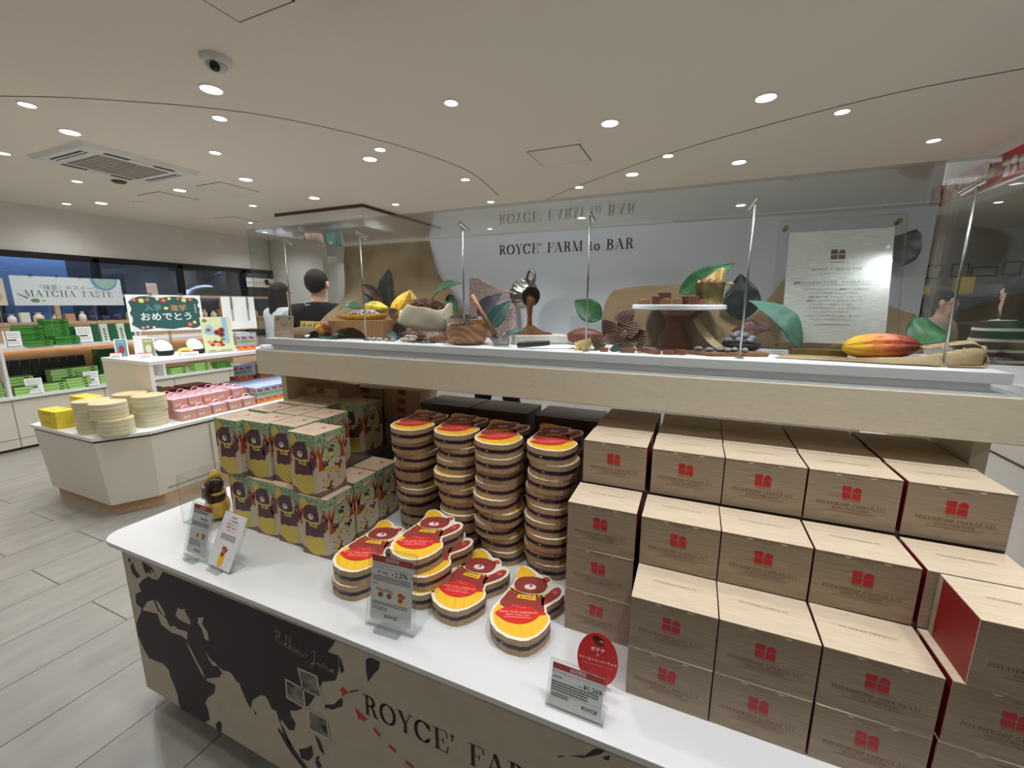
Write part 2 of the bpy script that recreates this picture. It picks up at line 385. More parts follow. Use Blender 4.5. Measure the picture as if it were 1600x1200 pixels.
def floor_mat():
    m = mat('porcelain_floor_tile', (190, 184, 174), 0.32, 0, 0.45)
    nt, N, L, b = nodes(m)
    v = coords(nt, (1, 1, 1), 'Object', (0, 0, PI/2)); nt.nodes['Mapping'].inputs['Location'].default_value = (0.91, -0.19, 0)
    br = N.new('ShaderNodeTexBrick'); br.offset = 0.33; br.offset_frequency = 2; br.squash = 1.0
    br.inputs['Scale'].default_value = 1.0; br.inputs['Brick Width'].default_value = 0.98; br.inputs['Row Height'].default_value = 0.325
    br.inputs['Mortar Size'].default_value = 0.003; br.inputs['Mortar Smooth'].default_value = 0.1; br.inputs['Bias'].default_value = 0.0
    br.inputs['Color1'].default_value = (*lin((154, 150, 143)), 1); br.inputs['Color2'].default_value = (*lin((148, 144, 137)), 1)
    br.inputs['Mortar'].default_value = (*lin((78, 73, 66)), 1)
    L.new(v, br.inputs['Vector'])
    v2 = coords(nt, (7, 1.6, 1), 'Object', (0, 0, 0.1))
    n = N.new('ShaderNodeTexNoise'); n.inputs['Scale'].default_value = 2.2; n.inputs['Detail'].default_value = 7; n.inputs['Distortion'].default_value = 0.4
    L.new(v2, n.inputs['Vector'])
    r = N.new('ShaderNodeValToRGB'); r.color_ramp.elements[0].position = 0.3; r.color_ramp.elements[1].position = 0.7
    r.color_ramp.elements[0].color = (0.86, 0.86, 0.86, 1); r.color_ramp.elements[1].color = (1.06, 1.06, 1.05, 1)
    L.new(n.outputs['Fac'], r.inputs['Fac'])
    mx = N.new('ShaderNodeMix'); mx.data_type = 'RGBA'; mx.blend_type = 'MULTIPLY'; mx.inputs[0].default_value = 1.0
    L.new(br.outputs['Color'], mx.inputs[6]); L.new(r.outputs['Color'], mx.inputs[7]); L.new(mx.outputs[2], b.inputs['Base Color'])
    bp = N.new('ShaderNodeBump'); bp.inputs['Strength'].default_value = 0.3; bp.inputs['Distance'].default_value = 0.003; bp.invert = True
    L.new(br.outputs['Fac'], bp.inputs['Height']); L.new(bp.outputs['Normal'], b.inputs['Normal'])
    return m
M_floor = floor_mat()

# ------------------------------------------------------------------ room shell
XL, XR, YB, YF = -7.7, 6.0, -3.2, 9.6
def structure(mb, name, mats, **k): return mb.build(name, mats, kind='structure', **k)
f = MB(); f.box(XL-2.2, XR, YB, YF, -0.1, 0); structure(f, 'floor', M_floor)

# ceiling: a slab with the seams, hatches and lamp holes laid in
f = MB(); f.box(XL-2.2, XR, YB, YF, CEIL, CEIL+0.12); structure(f, 'ceiling', M_ceil)
curveA = smooth_path([(-4.6, 1.0), (-3.871, 1.343), (-3.544, 1.5), (-3.253, 1.677), (-2.969, 1.871), (-2.705, 2.101), (-2.478, 2.404), (-2.26, 2.801), (-2.103, 3.253), (-2.028, 3.785), (-2.15, 4.6)], 5)
curveB = smooth_path([(2.2, 3.25), (1.459, 3.299), (0.961, 3.365), (0.349, 3.586), (-0.28, 3.897), (-0.868, 4.299), (-1.438, 4.74), (-1.75, 5.05)], 5)
f = MB()
for c, w in ((curveA, 0.008), (curveB, 0.010)):
    for p, q in zip(c, c[1:]):
        d = (Vector(q)-Vector(p)).normalized(); n = Vector((-d.y, d.x))*w/2
        f.face([(p[0]+n.x, p[1]+n.y, CEIL-0.0015), (q[0]+n.x, q[1]+n.y, CEIL-0.0015), (q[0]-n.x, q[1]-n.y, CEIL-0.0015), (p[0]-n.x, p[1]-n.y, CEIL-0.0015)])
structure(f, 'trim_1', M_groove)
def hatch(x0, x1, y0, y1, label):
    t = thing('ceiling_hatch', label, 'access hatch', (x0, y0, CEIL), 0, 'ceiling access hatches')
    a = MB(); a.box(0, x1-x0, 0, y1-y0, -0.004, -0.0005); a.build('hatch_lid', M_ceil, t)
    b = MB(); w = 0.007; X, Y = x1-x0, y1-y0
    for r in ((-w, 0, -w, Y+w), (X, X+w, -w, Y+w), (-w, X+w, -w, 0), (-w, X+w, Y, Y+w)): b.box(*r, -0.003, -0.0005)
    b.build('hatch_frame', M_groove, t)
hatch(-1.343, -0.925, 3.43, 3.826, 'square hatch in the ceiling above the right half of the showcase')
hatch(-4.875, -4.50, 3.02, 3.436, 'square hatch in the ceiling just past the air conditioner')
hatch(-1.91, -1.59, 1.0, 1.448, 'ceiling hatch at the top edge nearest the camera')
hatch(-5.9, -5.5, 3.0, 3.4, 'small square ceiling hatch left of the other two beside the air conditioner')
hatch(-6.5, -6.1, 4.2, 4.6, 'faint ceiling hatch close to the window wall')

M_lampw = mat('lamp_glow', (255, 247, 232), 0.5, emit=((255, 244, 226), 14.0))
M_ring = mat('lamp_ring', (240, 240, 238), 0.4)
def make_lamp(r):
    t = thing('ceiling_downlight', '', 'downlight')
    a = MB(); a.lathe([(r, -0.0005), (r, -0.004), (r*0.82, -0.006), (r*0.82, -0.001)], 28); a.build('trim_ring', M_ring, t, smooth=True, sharp=40)
    b = MB(); b.lathe([(r*0.81, -0.0025), (0.002, -0.0035)], 24); b.build('lens', M_lampw, t)
    return t
lampA = make_lamp(0.048); lampB = make_lamp(0.066)
SPOTS = {}
def beam(g, ang=150):
    if (g, ang) not in SPOTS:
        s = bpy.data.lights.new('downlight_beam', 'SPOT'); s.energy = LAMP_W*4*g; s.spot_size = math.radians(ang); s.spot_blend = 1.0
        s.shadow_soft_size = 0.04; s.color = (0.96, 0.985, 1.0); SPOTS[(g, ang)] = s
    return SPOTS[(g, ang)]
LAMP_SAYS = ['ringed downlight just below the dome camera', 'lone bright downlight in the plain middle of the ceiling', 'small downlight just past the left curved seam, below the dome camera',
 'left one of the wide pair of ringed downlights before the right curved seam', 'right one of the wide pair of ringed downlights before the right curved seam', 'small downlight close to the far side of the right curved seam',
 'small downlight farthest to the right over the showcase end', 'ringed downlight beyond the right curved seam, above the sign', 'small downlight near the right curved seam, beyond the square hatch', 'ringed downlight beyond the right seam, just past the square hatch',
 'tiny downlight near the far end of the right curved seam', 'small downlight on the left curved seam, one of a close pair', 'ringed downlight beside the left curved seam, one of a close pair', 'small downlight inside the left curved seam towards its end',
 'tiny downlight at the far end of the left curved seam', 'small downlight at the start of the left curved seam', 'ringed downlight between the left curved seam and the air conditioner', 'small downlight at the left edge before the air conditioner',
 'small downlight to the right of the air conditioner', 'small downlight just beyond the air conditioner', 'ringed downlight beside the hatch past the air conditioner', 'ringed downlight between two hatches past the air conditioner',
 'tiny downlight nearest the window wall', 'tiny ringed downlight near the window wall, right of the tiniest', 'small downlight left of the hanging soffit', 'ringed downlight just before the hanging soffit', 'small downlight right of the hanging soffit']
LAMP_LABEL = 'small recessed round downlight glowing white in the cream ceiling'
for i, dl in enumerate(DOWNLIGHTS):
    x, y, k = dl[:3]; gain = dl[3] if len(dl) > 3 else 1.0; ang = dl[4] if len(dl) > 4 else 150
    src = (lampA, lampB)[k]
    first = src['label'] == ''
    t = src if first else dup(src, (0, 0, 0))
    t.location = (x, y, CEIL); t['group'] = 'small ceiling downlights' if k == 0 else 'ringed ceiling downlights'
    t['label'] = LAMP_LABEL if k == 0 else 'larger recessed downlight with a white ring in the cream ceiling'
    if i < len(LAMP_SAYS): t['label'] = LAMP_SAYS[i]
    s = bpy.data.objects.new('downlight_beam', beam(gain, ang)); COL.objects.link(s); s.location = (x, y, CEIL-0.02)

# dome camera
t = thing('dome_camera', 'white dome security camera with dark lens on ceiling', 'security camera', (-2.297, 1.592, CEIL))
a = MB(); a.lathe([(0.068, 0), (0.07, -0.012), (0.062, -0.026), (0.05, -0.032)], 32); a.build('housing', mat('camera_white', (225, 226, 228), 0.4), t, smooth=True, sharp=50)
a = MB(); a.lathe([(0.05, -0.028), (0.048, -0.04), (0.038, -0.055), (0.02, -0.064), (0.004, -0.067)], 28); a.build('cover_ball', mat('camera_shell', (205, 208, 212), 0.3), t, smooth=True)
a = MB(); a.ball((0.022, -0.024, -0.050), 0.024, 16, 10); a.build('lens', mat('camera_lens', (18, 22, 20), 0.1), t, smooth=True)

# air conditioner cassette
t = thing('air_conditioner', 'white ceiling air conditioner cassette with grey grille and slots', 'air conditioner', (-4.76, 2.31, CEIL))
a = MB(); h = 0.43; a.prism([(-h, -h), (h, -h), (h, h), (-h, h)], -0.001, -0.03, 0, top=[(-h+0.03, -h+0.03), (h-0.03, -h+0.03), (h-0.03, h-0.03), (-h+0.03, h-0.03)]); a.build('panel', M_whitem, t)
a = MB(); a.box(-0.25, 0.25, -0.25, 0.25, -0.036, -0.03)
for i in range(14): a.box(-0.24, 0.24, -0.24+i*0.0355, -0.228+i*0.0355, -0.04, -0.036)
a.build('grille', mat('grille_grey', (168, 160, 150), 0.7), t)
for sx, sy, w, d in ((0, -0.335, 0.5, 0.05), (0, 0.335, 0.5, 0.05), (-0.335, 0, 0.05, 0.5), (0.335, 0, 0.05, 0.5)):
    a = MB(); a.box(sx-w/2, sx+w/2, sy-d/2, sy+d/2, -0.0315, -0.0305); a.build('air_slot', mat('slot_dark', (45, 45, 52), 0.6), t)
    a = MB(); a.box(sx-w/2, sx+w/2, sy-d/6, sy+d/6, -0.034, -0.031); a.build('vane', M_whitem, t)
for x, y, lb in ((-5.4, 2.6, 'round grey smoke detector disc on the ceiling beside the hatches'), (-6.3, 3.2, 'small ceiling sprinkler disc near the window wall')):
    t = thing('smoke_detector', lb, 'smoke detector', (x, y, CEIL)); a = MB(); a.lathe([(0.06, 0), (0.058, -0.012), (0.045, -0.02)], 24); a.build('detector_body', M_groove if 'grey' in lb else M_ring, t, smooth=True, sharp=40)

# walls
f = MB(); f.box(XL-0.12, XL, YB, 5.95, 2.12, CEIL); structure(f, 'wall_left', M_wall)
f = MB(); f.box(XL-0.12, XL, YB, 5.95, 0, 0.9); structure(f, 'wall_left_base', M_wall)
f = MB(); f.box(XL-2.2, XL-2.1, YB, YF, 0, CEIL); structure(f, 'wall_workshop', mat('workshop_wall', (70, 78, 92), 0.7))
f = MB(); f.box(XL-2.2, XR, YF, YF+0.1, 0, CEIL); structure(f, 'wall_back', M_wall)
f = MB(); f.box(XL-2.2, XR, YB-0.1, YB, 0, CEIL); structure(f, 'wall_behind', M_wall)
f = MB(); f.box(XR, XR+0.1, YB, YF, 0, CEIL); structure(f, 'wall_right', M_wall)
# windows to the workshop, black frames; the posts stand where the photograph has them
posts = [0.2, 1.4, 3.28, 4.34, 5.4]
f = MB(); f.box(XL-0.06, XL+0.02, YB, 5.98, 2.055, 2.13)
f.box(XL-0.06, XL+0.02, YB, 5.98, 0.9, 0.95)
for y in posts + [5.95]: f.box(XL-0.06, XL+0.02, y-0.035, y+0.035, 0.9, 2.1)
structure(f, 'window_1', M_black)
f = MB(); f.box(XL-0.03, XL-0.022, YB, 5.95, 0.93, 2.08); structure(f, 'window_1_pane', pane_mat('window_glass', (196, 206, 218), 0.09))
# workshop beyond
M_shop = mat('workshop_dark', (48, 56, 70), 0.6); M_blue = mat('workshop_lit_blue', (140, 170, 220), 0.7)
t = thing('workshop_partition', 'pale blue lit partition seen through the window behind the matcha banner', 'partition', (XL-1.2, 3.0, 0))
a = MB(); a.box(-0.02, 0.02, -0.3, 0.42, 0, 2.5); a.build('panel', M_blue, t); a = MB(); a.box(-0.03, 0.03, -0.34, -0.3, 0, 2.5); a.build('edge_post', M_black, t)
sl = bpy.data.lights.new('workshop_lamp', 'AREA'); sl.energy = 95; sl.size = 0.3; sl.shape = 'RECTANGLE'; sl.size_y = 5; sl.color = (0.88, 0.94, 1.0)
so = bpy.data.objects.new('workshop_lamp', sl); COL.objects.link(so); so.location = (XL-1.05, 3.2, 2.62)
t = thing('fluorescent_lamp', 'bluish strip lamp glowing in the dark workshop at far left', 'lamp', (XL-1.0, 2.2, 2.02))
a = MB(); a.box(-0.03, 0.03, -0.5, 0.35, -0.02, 0.02); a.build('tube', mat('blue_tube', (150, 185, 255), 0.5, emit=((150, 185, 255), 1.2)), t); a = MB(); a.box(-0.05, 0.05, -0.55, 0.40, 0.02, 0.06); a.build('housing', M_shop, t)
t = thing('steel_vat', 'big shiny steel vat with dome lid behind the workshop window', 'vat', (XL-0.85, 5.15, 0.9))
a = MB(); a.lathe([(0.5, 0.0), (0.52, 0.55), (0.50, 0.68), (0.42, 0.83), (0.28, 0.93), (0.1, 0.97)], 32); a.build('body', mat('vat_steel', (120, 120, 124), 0.25, 1.0), t, smooth=True, sharp=60)
for lx, ly in ((-0.3, -0.3), (0.3, -0.3), (0.3, 0.3), (-0.3, 0.3)):
    a = MB(); a.tube([(lx, ly, -0.9), (lx, ly, 0.1)], 0.03, 8); a.build('leg', M_steel, t)
a = MB(); a.tube([(0, 0, 0.95), (0, 0, 1.25)], 0.06, 12); a.tube([(0, -0.5, 1.2), (0, 0.6, 1.3)], 0.05, 10); a.tube([(0, -0.1, 1.2), (-0.3, -0.4, 1.35)], 0.04, 10); a.tube([(0, 0.05, 1.0), (0.25, 0.4, 1.25)], 0.03, 8); a.build('stirring_arm', mat('arm_steel', (80, 88, 104), 0.35, 0.9), t, smooth=True)
t = thing('machine_block', 'dark steel machine block behind the workshop window at far left', 'machine', (XL-1.1, 1.5, 0))
a = MB(); a.box(-0.4, 0.4, -1.0, 0.9, 0, 1.75); a.build('body', M_shop, t, bevel=0.02); a = MB(); a.box(0.4, 0.42, -0.9, 0.8, 1.2, 1.5); a.build('panel', mat('machine_panel', (80, 92, 110), 0.4), t)

# hanging soffit and the white wall beyond
f = MB(); f.box(-5.40, -3.84, 4.3, 6.1, 2.43, CEIL-0.035); structure(f, 'trim_2', M_whitem, bevel=0.02)
f = MB(); f.box(-5.39, -3.85, 4.31, 6.06, CEIL-0.036, CEIL); structure(f, 'trim_3', mat('soffit_gap', (96, 70, 56), 0.8))
f = MB(); f.box(-7.4, -1.0, 6.2, 6.32, 2.24, 2.37); structure(f, 'trim_4', M_whitem)
f = MB(); f.box(XL-0.1, -0.4, 7.0, 7.1, 0, CEIL); structure(f, 'wall_rear', M_wall)
f = MB(); f.box(XL-0.1, -6.35, 5.98, 6.1, 0, CEIL); structure(f, 'wall_corner', M_wall)
# ------------------------------------------------------------------ display table with the printed map
import itertools
TY = 0.69
TZ = 0.68
table = thing('display_table', 'long white display table whose beige front carries a dark world map', 'display table', (0, 0, 0))
R = 0.075
slab = [(-1.90+R, 0.678)] + [(0.80, 0.678), (0.80, 1.80), (-1.90, 1.80), (-1.90, 0.678+R)] + [(-1.90+R-R*math.cos(a), 0.678+R-R*math.sin(a)) for a in (PI/12*1, PI/12*2, PI/12*3, PI/12*4, PI/12*5)]
a = MB(); a.prism(slab, TZ-0.016, TZ); a.build('table_top', M_white, table, bevel=0.0015)
a = MB()
a.prism([(-1.778, TY), (0.76, TY), (0.76, 1.74), (-1.86, 1.74), (-1.86, TY+0.05)], 0.094, TZ-0.016)
a.build('cabinet_body', M_beige, table)
a = MB(); a.box(-1.70, 0.70, TY+0.07, 1.70, 0.0, 0.094); a.build('plinth', M_dark, table)
# outlines printed on the front panel, as (x, z) in metres
land = [[(-0.7924, 0.6456), (-1.5396, 0.6379), (-1.5586, 0.6163), (-1.5807, 0.5959), (-1.6107, 0.5921), (-1.6278, 0.5969), (-1.6679, 0.5735), (-1.7029, 0.5437), (-1.6999, 0.5272), (-1.6945, 0.5188), (-1.7359, 0.4964), (-1.7434, 0.4567), (-1.7147, 0.4472), (-1.7245, 0.4261), (-1.7696, 0.3652), (-1.7715, 0.3161), (-1.7516, 0.2725), (-1.7248, 0.2396), (-1.6808, 0.243), (-1.6368, 0.2502), (-1.6067, 0.2357), (-1.6037, 0.2072), (-1.5875, 0.1776), (-1.5776, 0.1418), (-1.5815, 0.1098), (-1.5718, 0.0885), (-1.4391, 0.0916), (-1.4059, 0.12), (-1.4077, 0.1604), (-1.4167, 0.182), (-1.3972, 0.2108), (-1.3572, 0.2454), (-1.3442, 0.2829), (-1.3561, 0.2828), (-1.3897, 0.2789), (-1.3892, 0.289), (-1.316, 0.3235), (-1.2975, 0.346), (-1.3171, 0.3661), (-1.2933, 0.3595), (-1.255, 0.3669), (-1.2392, 0.3546), (-1.2294, 0.3422), (-1.2173, 0.3432), (-1.2118, 0.3237), (-1.2015, 0.3029), (-1.1923, 0.2826), (-1.1787, 0.2638), (-1.1622, 0.3051), (-1.1211, 0.3389), (-1.099, 0.3461), (-1.0876, 0.3306), (-1.0773, 0.3079), (-1.0584, 0.3117), (-1.0478, 0.2671), (-1.039, 0.291), (-1.0274, 0.2782), (-1.0114, 0.2653), (-0.9884, 0.2739), (-0.9794, 0.3028), (-0.995, 0.3224), (-0.998, 0.3388), (-0.9652, 0.3535), (-0.9153, 0.393), (-0.877, 0.4516), (-0.8532, 0.4965), (-0.8036, 0.5208), (-0.7905, 0.5547), (-0.7856, 0.6041), (-0.8056, 0.6024), (-0.8234, 0.6023), (-0.8056, 0.6236)], [(-1.7353, 0.6062), (-1.7144, 0.6248), (-1.7044, 0.5926), (-1.6806, 0.5821), (-1.7057, 0.5652), (-1.7323, 0.5807)], [(-1.6556, 0.6444), (-1.6304, 0.6416), (-1.599, 0.6358), (-1.5889, 0.6197), (-1.6105, 0.6065), (-1.6309, 0.6128), (-1.6424, 0.5976), (-1.6528, 0.614)], [(-1.74, 0.6368), (-1.7267, 0.6354), (-1.7322, 0.6169), (-1.7426, 0.6215)], [(-1.3778, 0.1149), (-1.3485, 0.1413), (-1.3427, 0.1262), (-1.3536, 0.0902), (-1.3725, 0.0863)], [(-1.1632, 0.2695), (-1.1527, 0.2577), (-1.1599, 0.2485)], [(-1.0645, 0.2459), (-1.0533, 0.2477), (-1.0165, 0.2216), (-0.984, 0.187), (-0.9415, 0.1536), (-0.9586, 0.1398), (-1.0067, 0.1754), (-1.0352, 0.2031)], [(-1.0472, 0.2713), (-1.0327, 0.2598), (-1.0158, 0.2265), (-1.0046, 0.2113), (-1.0157, 0.2081), (-1.0361, 0.2351)], [(-0.9781, 0.213), (-0.9475, 0.2306), (-0.9205, 0.2552), (-0.9196, 0.2187), (-0.9398, 0.189), (-0.9715, 0.1827)], [(-0.9052, 0.2992), (-0.8857, 0.29), (-0.8785, 0.2672), (-0.8712, 0.2444), (-0.8899, 0.2527), (-0.8971, 0.2756)], [(-0.9086, 0.2187), (-0.892, 0.2338), (-0.8994, 0.2121), (-0.8863, 0.1964), (-0.9053, 0.1819), (-0.9137, 0.1957)], [(-0.7826, 0.6014), (-0.7758, 0.5924), (-0.7697, 0.5659), (-0.7799, 0.5501), (-0.7865, 0.5728)], [(-0.7896, 0.4727), (-0.7834, 0.4673), (-0.7878, 0.4452), (-0.8094, 0.4315), (-0.8245, 0.4186), (-0.8432, 0.4165), (-0.8535, 0.4077), (-0.8519, 0.423), (-0.8177, 0.4401)], [(-0.6927, 0.628), (-0.6797, 0.6385), (-0.6597, 0.6388), (-0.6479, 0.6378), (-0.6536, 0.6136), (-0.6688, 0.5964), (-0.6756, 0.5862), (-0.6917, 0.5627), (-0.6953, 0.5953)], [(-0.7601, 0.5052), (-0.7261, 0.5254), (-0.7286, 0.5204), (-0.7537, 0.504)], [(-0.1689, 0.6004), (-0.1495, 0.6119), (-0.1379, 0.6178), (-0.1233, 0.6391), (-0.1136, 0.647), (-0.0987, 0.6484), (-0.1081, 0.636), (-0.1228, 0.624), (-0.1403, 0.6104), (-0.1584, 0.6042)], [(-0.103, 0.6325), (-0.0886, 0.6429), (-0.0917, 0.6292), (-0.1003, 0.6278)], [(-0.1957, 0.5868), (-0.1796, 0.5966), (-0.1808, 0.5928), (-0.1929, 0.585)]]
sea = [[(-1.6662, 0.4876), (-1.6259, 0.5075), (-1.6103, 0.473), (-1.5669, 0.4534), (-1.5496, 0.4264), (-1.5271, 0.4415), (-1.5051, 0.4351), (-1.4541, 0.443), (-1.4621, 0.408), (-1.4915, 0.4147), (-1.5498, 0.4066), (-1.6042, 0.421), (-1.6143, 0.4576), (-1.7085, 0.4415)], [(-1.6119, 0.5118), (-1.5934, 0.5053), (-1.5663, 0.47), (-1.5762, 0.4594), (-1.603, 0.4827)], [(-1.4836, 0.5255), (-1.4738, 0.5191), (-1.444, 0.531), (-1.45, 0.5197), (-1.4248, 0.488), (-1.4333, 0.4757), (-1.4951, 0.4772), (-1.5066, 0.4871)], [(-1.3786, 0.5197), (-1.3505, 0.5312), (-1.3654, 0.5017), (-1.3415, 0.4791), (-1.3425, 0.4485), (-1.3609, 0.4473), (-1.3697, 0.4816), (-1.3883, 0.5002)], [(-1.4714, 0.3974), (-1.4544, 0.3865), (-1.4294, 0.3469), (-1.4034, 0.3128), (-1.3952, 0.2841), (-1.4117, 0.3004), (-1.4375, 0.3365)], [(-1.3688, 0.3987), (-1.3468, 0.376), (-1.3236, 0.3731), (-1.3176, 0.3635), (-1.3412, 0.3567), (-1.3578, 0.3742)], [(-1.6122, 0.6275), (-1.6025, 0.623), (-1.5863, 0.6156), (-1.5826, 0.6025), (-1.6021, 0.5969), (-1.6098, 0.6091)]]
def cw(p):  # make every outline face the room (counter-clockwise seen from the front)
    ar = sum(p[i][0]*p[(i+1) % len(p)][1]-p[(i+1) % len(p)][0]*p[i][1] for i in range(len(p)))
    return p if ar > 0 else p[::-1]
a = MB()
a.flat([cw(p) for p in land], (0, TY-0.0006, 0), (1, 0, 0), (0, 0, 1), 0)
a.flat([cw(p) for p in sea], (0, TY-0.0009, 0), (1, 0, 0), (0, 0, 1), 1)
a.build('printed_map', [mat('map_ink', (52, 44, 52), 0.65), M_beige], table)
a = MB()
g, w = serif_geo("ROYCE' FARM to BAR", 0.060, 'LEFT', 0.06)
a.flat(g, (-0.712, TY-0.001, 0.4595), (1, 0, 0), (0, 0, 1), 0)
a.build('panel_lettering', M_print, table)
# script lettering
def cursive():
    S = []
    S += [[(0.05, 0.75), (0.18, 0.98), (0.26, 0.9), (0.2, 0.5), (0.06, 0.05), (-0.04, 0.1)], [(0.52, 1.0), (0.42, 0.6), (0.34, 0.1), (0.42, 0.0), (0.55, 0.12)], [(0.1, 0.45), (0.3, 0.55), (0.5, 0.52)]]
    def o(x): return [[(x+0.2, 0.38), (x+0.08, 0.36), (x, 0.18), (x+0.08, 0.0), (x+0.2, 0.08), (x+0.22, 0.3), (x+0.16, 0.38), (x+0.34, 0.3)]]
    def k(x): return [[(x, 0.15), (x+0.16, 0.75), (x+0.2, 0.98), (x+0.13, 0.95), (x+0.04, 0.0)], [(x+0.06, 0.2), (x+0.22, 0.4), (x+0.2, 0.26), (x+0.1, 0.22), (x+0.22, 0.0), (x+0.34, 0.12)]]
    def a_(x): return [[(x+0.2, 0.36), (x+0.08, 0.36), (x, 0.16), (x+0.08, 0.0), (x+0.2, 0.2), (x+0.24, 0.38), (x+0.2, 0.08), (x+0.26, 0.0), (x+0.36, 0.14)]]
    def i(x): return [[(x, 0.14), (x+0.1, 0.38), (x+0.05, 0.06), (x+0.11, 0.0), (x+0.22, 0.14)], [(x+0.13, 0.56), (x+0.14, 0.59)]]
    def d(x): return [[(x+0.2, 0.36), (x+0.08, 0.36), (x, 0.16), (x+0.08, 0.0), (x+0.2, 0.2), (x+0.34, 0.98), (x+0.2, 0.08), (x+0.26, 0.0), (x+0.36, 0.14)]]
    def n(x): return [[(x, 0.2), (x+0.08, 0.38), (x+0.02, 0.0), (x+0.16, 0.34), (x+0.24, 0.34), (x+0.2, 0.05), (x+0.26, 0.0), (x+0.36, 0.14)]]
    def p(x): return [[(x, 0.2), (x+0.1, 0.4), (x-0.06, -0.42), (x+0.06, 0.2), (x+0.2, 0.38), (x+0.26, 0.2), (x+0.14, 0.0), (x+0.06, 0.06), (x+0.36, 0.14)]]
    S += o(0.6) + k(0.95) + k(1.3) + a_(1.64) + i(2.02) + d(2.26) + o(2.66) + [[(3.08, 0.04), (3.09, 0.0), (3.05, -0.12)]]
    S += [[(3.35, 0.75), (3.6, 0.98), (3.86, 0.94), (3.66, 0.9), (3.52, 0.0), (3.36, -0.42), (3.24, -0.3), (3.42, -0.08), (3.85, 0.12)]]
    S += a_(3.85) + p(4.25) + a_(4.6) + n(5.0)
    return S
a = MB(); out = []
for st in cursive():
    q = smooth_path(st, 5); out += pen([(x*0.042, y*0.042) for x, y in q], 0.0016, 0.0011)
a.flat(shift(out, 0, 0, -0.10), (-1.026, TY-0.0012, 0.561), (1, 0, 0), (0, 0, 1), 0)
a.build('script_lettering', mat('script_ink', (205, 196, 186), 0.6), table)
# three printed snapshots, the red arrow and its dashes
snaps = [[(-0.9454, 0.5068), (-0.8704, 0.5098), (-0.8596, 0.4384), (-0.9344, 0.4379)], [(-1.0011, 0.4487), (-0.9286, 0.4445), (-0.9273, 0.3748), (-1.0055, 0.3796)], [(-0.9216, 0.3816), (-0.8472, 0.3791), (-0.8427, 0.3099), (-0.9255, 0.3082)]]
M_snap = noise_mat('snapshot_print', (52, 50, 48), (150, 148, 140), (9, 1, 22), 2, 2, 0.6)
a = MB()
for s_ in snaps:
    q = s_; c = (sum(p[0] for p in q)/4, sum(p[1] for p in q)/4)
    a.flat([cw(q)], (0, TY-0.0014, 0), (1, 0, 0), (0, 0, 1), 0)
    a.flat([cw([(c[0]+(p[0]-c[0])*0.84, c[1]+(p[1]-c[1])*0.84) for p in q])], (0, TY-0.0018, 0), (1, 0, 0), (0, 0, 1), 1)
a.build('printed_snapshots', [mat('snap_border', (200, 194, 182), 0.6), M_snap], table)
a = MB()
red = [[(-0.7433, 0.4629), (-0.7033, 0.4432), (-0.717, 0.4309), (-0.723, 0.4361), (-0.7321, 0.4299)], [(-0.7893, 0.4989), (-0.7791, 0.5131), (-0.7713, 0.5025), (-0.7582, 0.5021), (-0.777, 0.4881), (-0.7826, 0.4757), (-0.7834, 0.4914)], [(-0.686, 0.4225), (-0.6792, 0.4296), (-0.6607, 0.4137), (-0.6674, 0.4065)], [(-0.6387, 0.3927), (-0.6321, 0.3999), (-0.6118, 0.3883), (-0.6183, 0.3811)], [(-0.5893, 0.3683), (-0.583, 0.3755), (-0.5602, 0.3658), (-0.5664, 0.3586)], [(-0.5401, 0.3471), (-0.5341, 0.3543), (-0.512, 0.3448), (-0.5179, 0.3377)], [(-0.4923, 0.3265), (-0.4866, 0.3336), (-0.4651, 0.3244), (-0.4707, 0.3173)]]
a.flat([cw(p) for p in red], (0, TY-0.001, 0), (1, 0, 0), (0, 0, 1))
a.build('printed_route', M_redp, table)

# ------------------------------------------------------------------ showcase over the table
M_deck = mat('plinth_white', (247, 248, 250), 0.4)
DZ = 1.36            # top of the white plinth inside
SX0, SX1, SY0, SY1 = -1.665, 0.645, 1.18, 1.70
case = thing('showcase', 'long glass showcase with cream base band standing over the table', 'showcase', (0, 0, 0))
a = MB(); a.box(SX0, SX1, SY0, SY1, 1.213, 1.312); a.build('base_band', M_cream, case, bevel=0.002)
a = MB(); a.box(SX0+0.006, SX1-0.006, SY0+0.004, SY1-0.004, 1.312, 1.3155); a.build('band_cover', M_white, case)
a = MB(); a.box(-1.60, 0.585, 1.212, 1.64, 1.3155, DZ-0.024); a.build('plinth_riser', M_deck, case)
a = MB(); a.prism([(-1.63, 1.20), (0.612, 1.20), (0.612, 1.655), (-1.63, 1.655)], DZ-0.024, DZ); a.build('plinth_top', M_deck, case, bevel=0.001)
a = MB(); a.box(-1.614, 0.612, 1.66, 1.672, 1.3155, 1.779, ms=[0]*6); a.build('back_panel', mat('back_panel_grey', (200, 204, 208), 0.35), case)
a = MB()
g, w = serif_geo("ROYCE' FARM to BAR", 0.0385, 'CENTER', 0.05); k = 0.548/w
a.flat([[(x*k, y) for x, y in p] for p in g], (-0.501, 1.6592, 1.7), (1, 0, 0), (0, 0, 1)); a.build('back_lettering', M_print, case)
# legs under the band: an end panel at each side
a = MB(); a.box(-1.618, -1.59, 1.25, 1.69, TZ, 1.213); a.build('end_panel', M_cream, case)
a = MB(); a.box(0.595, 0.625, 1.25, 1.69, TZ, 1.213); a.build('end_panel', M_cream, case)
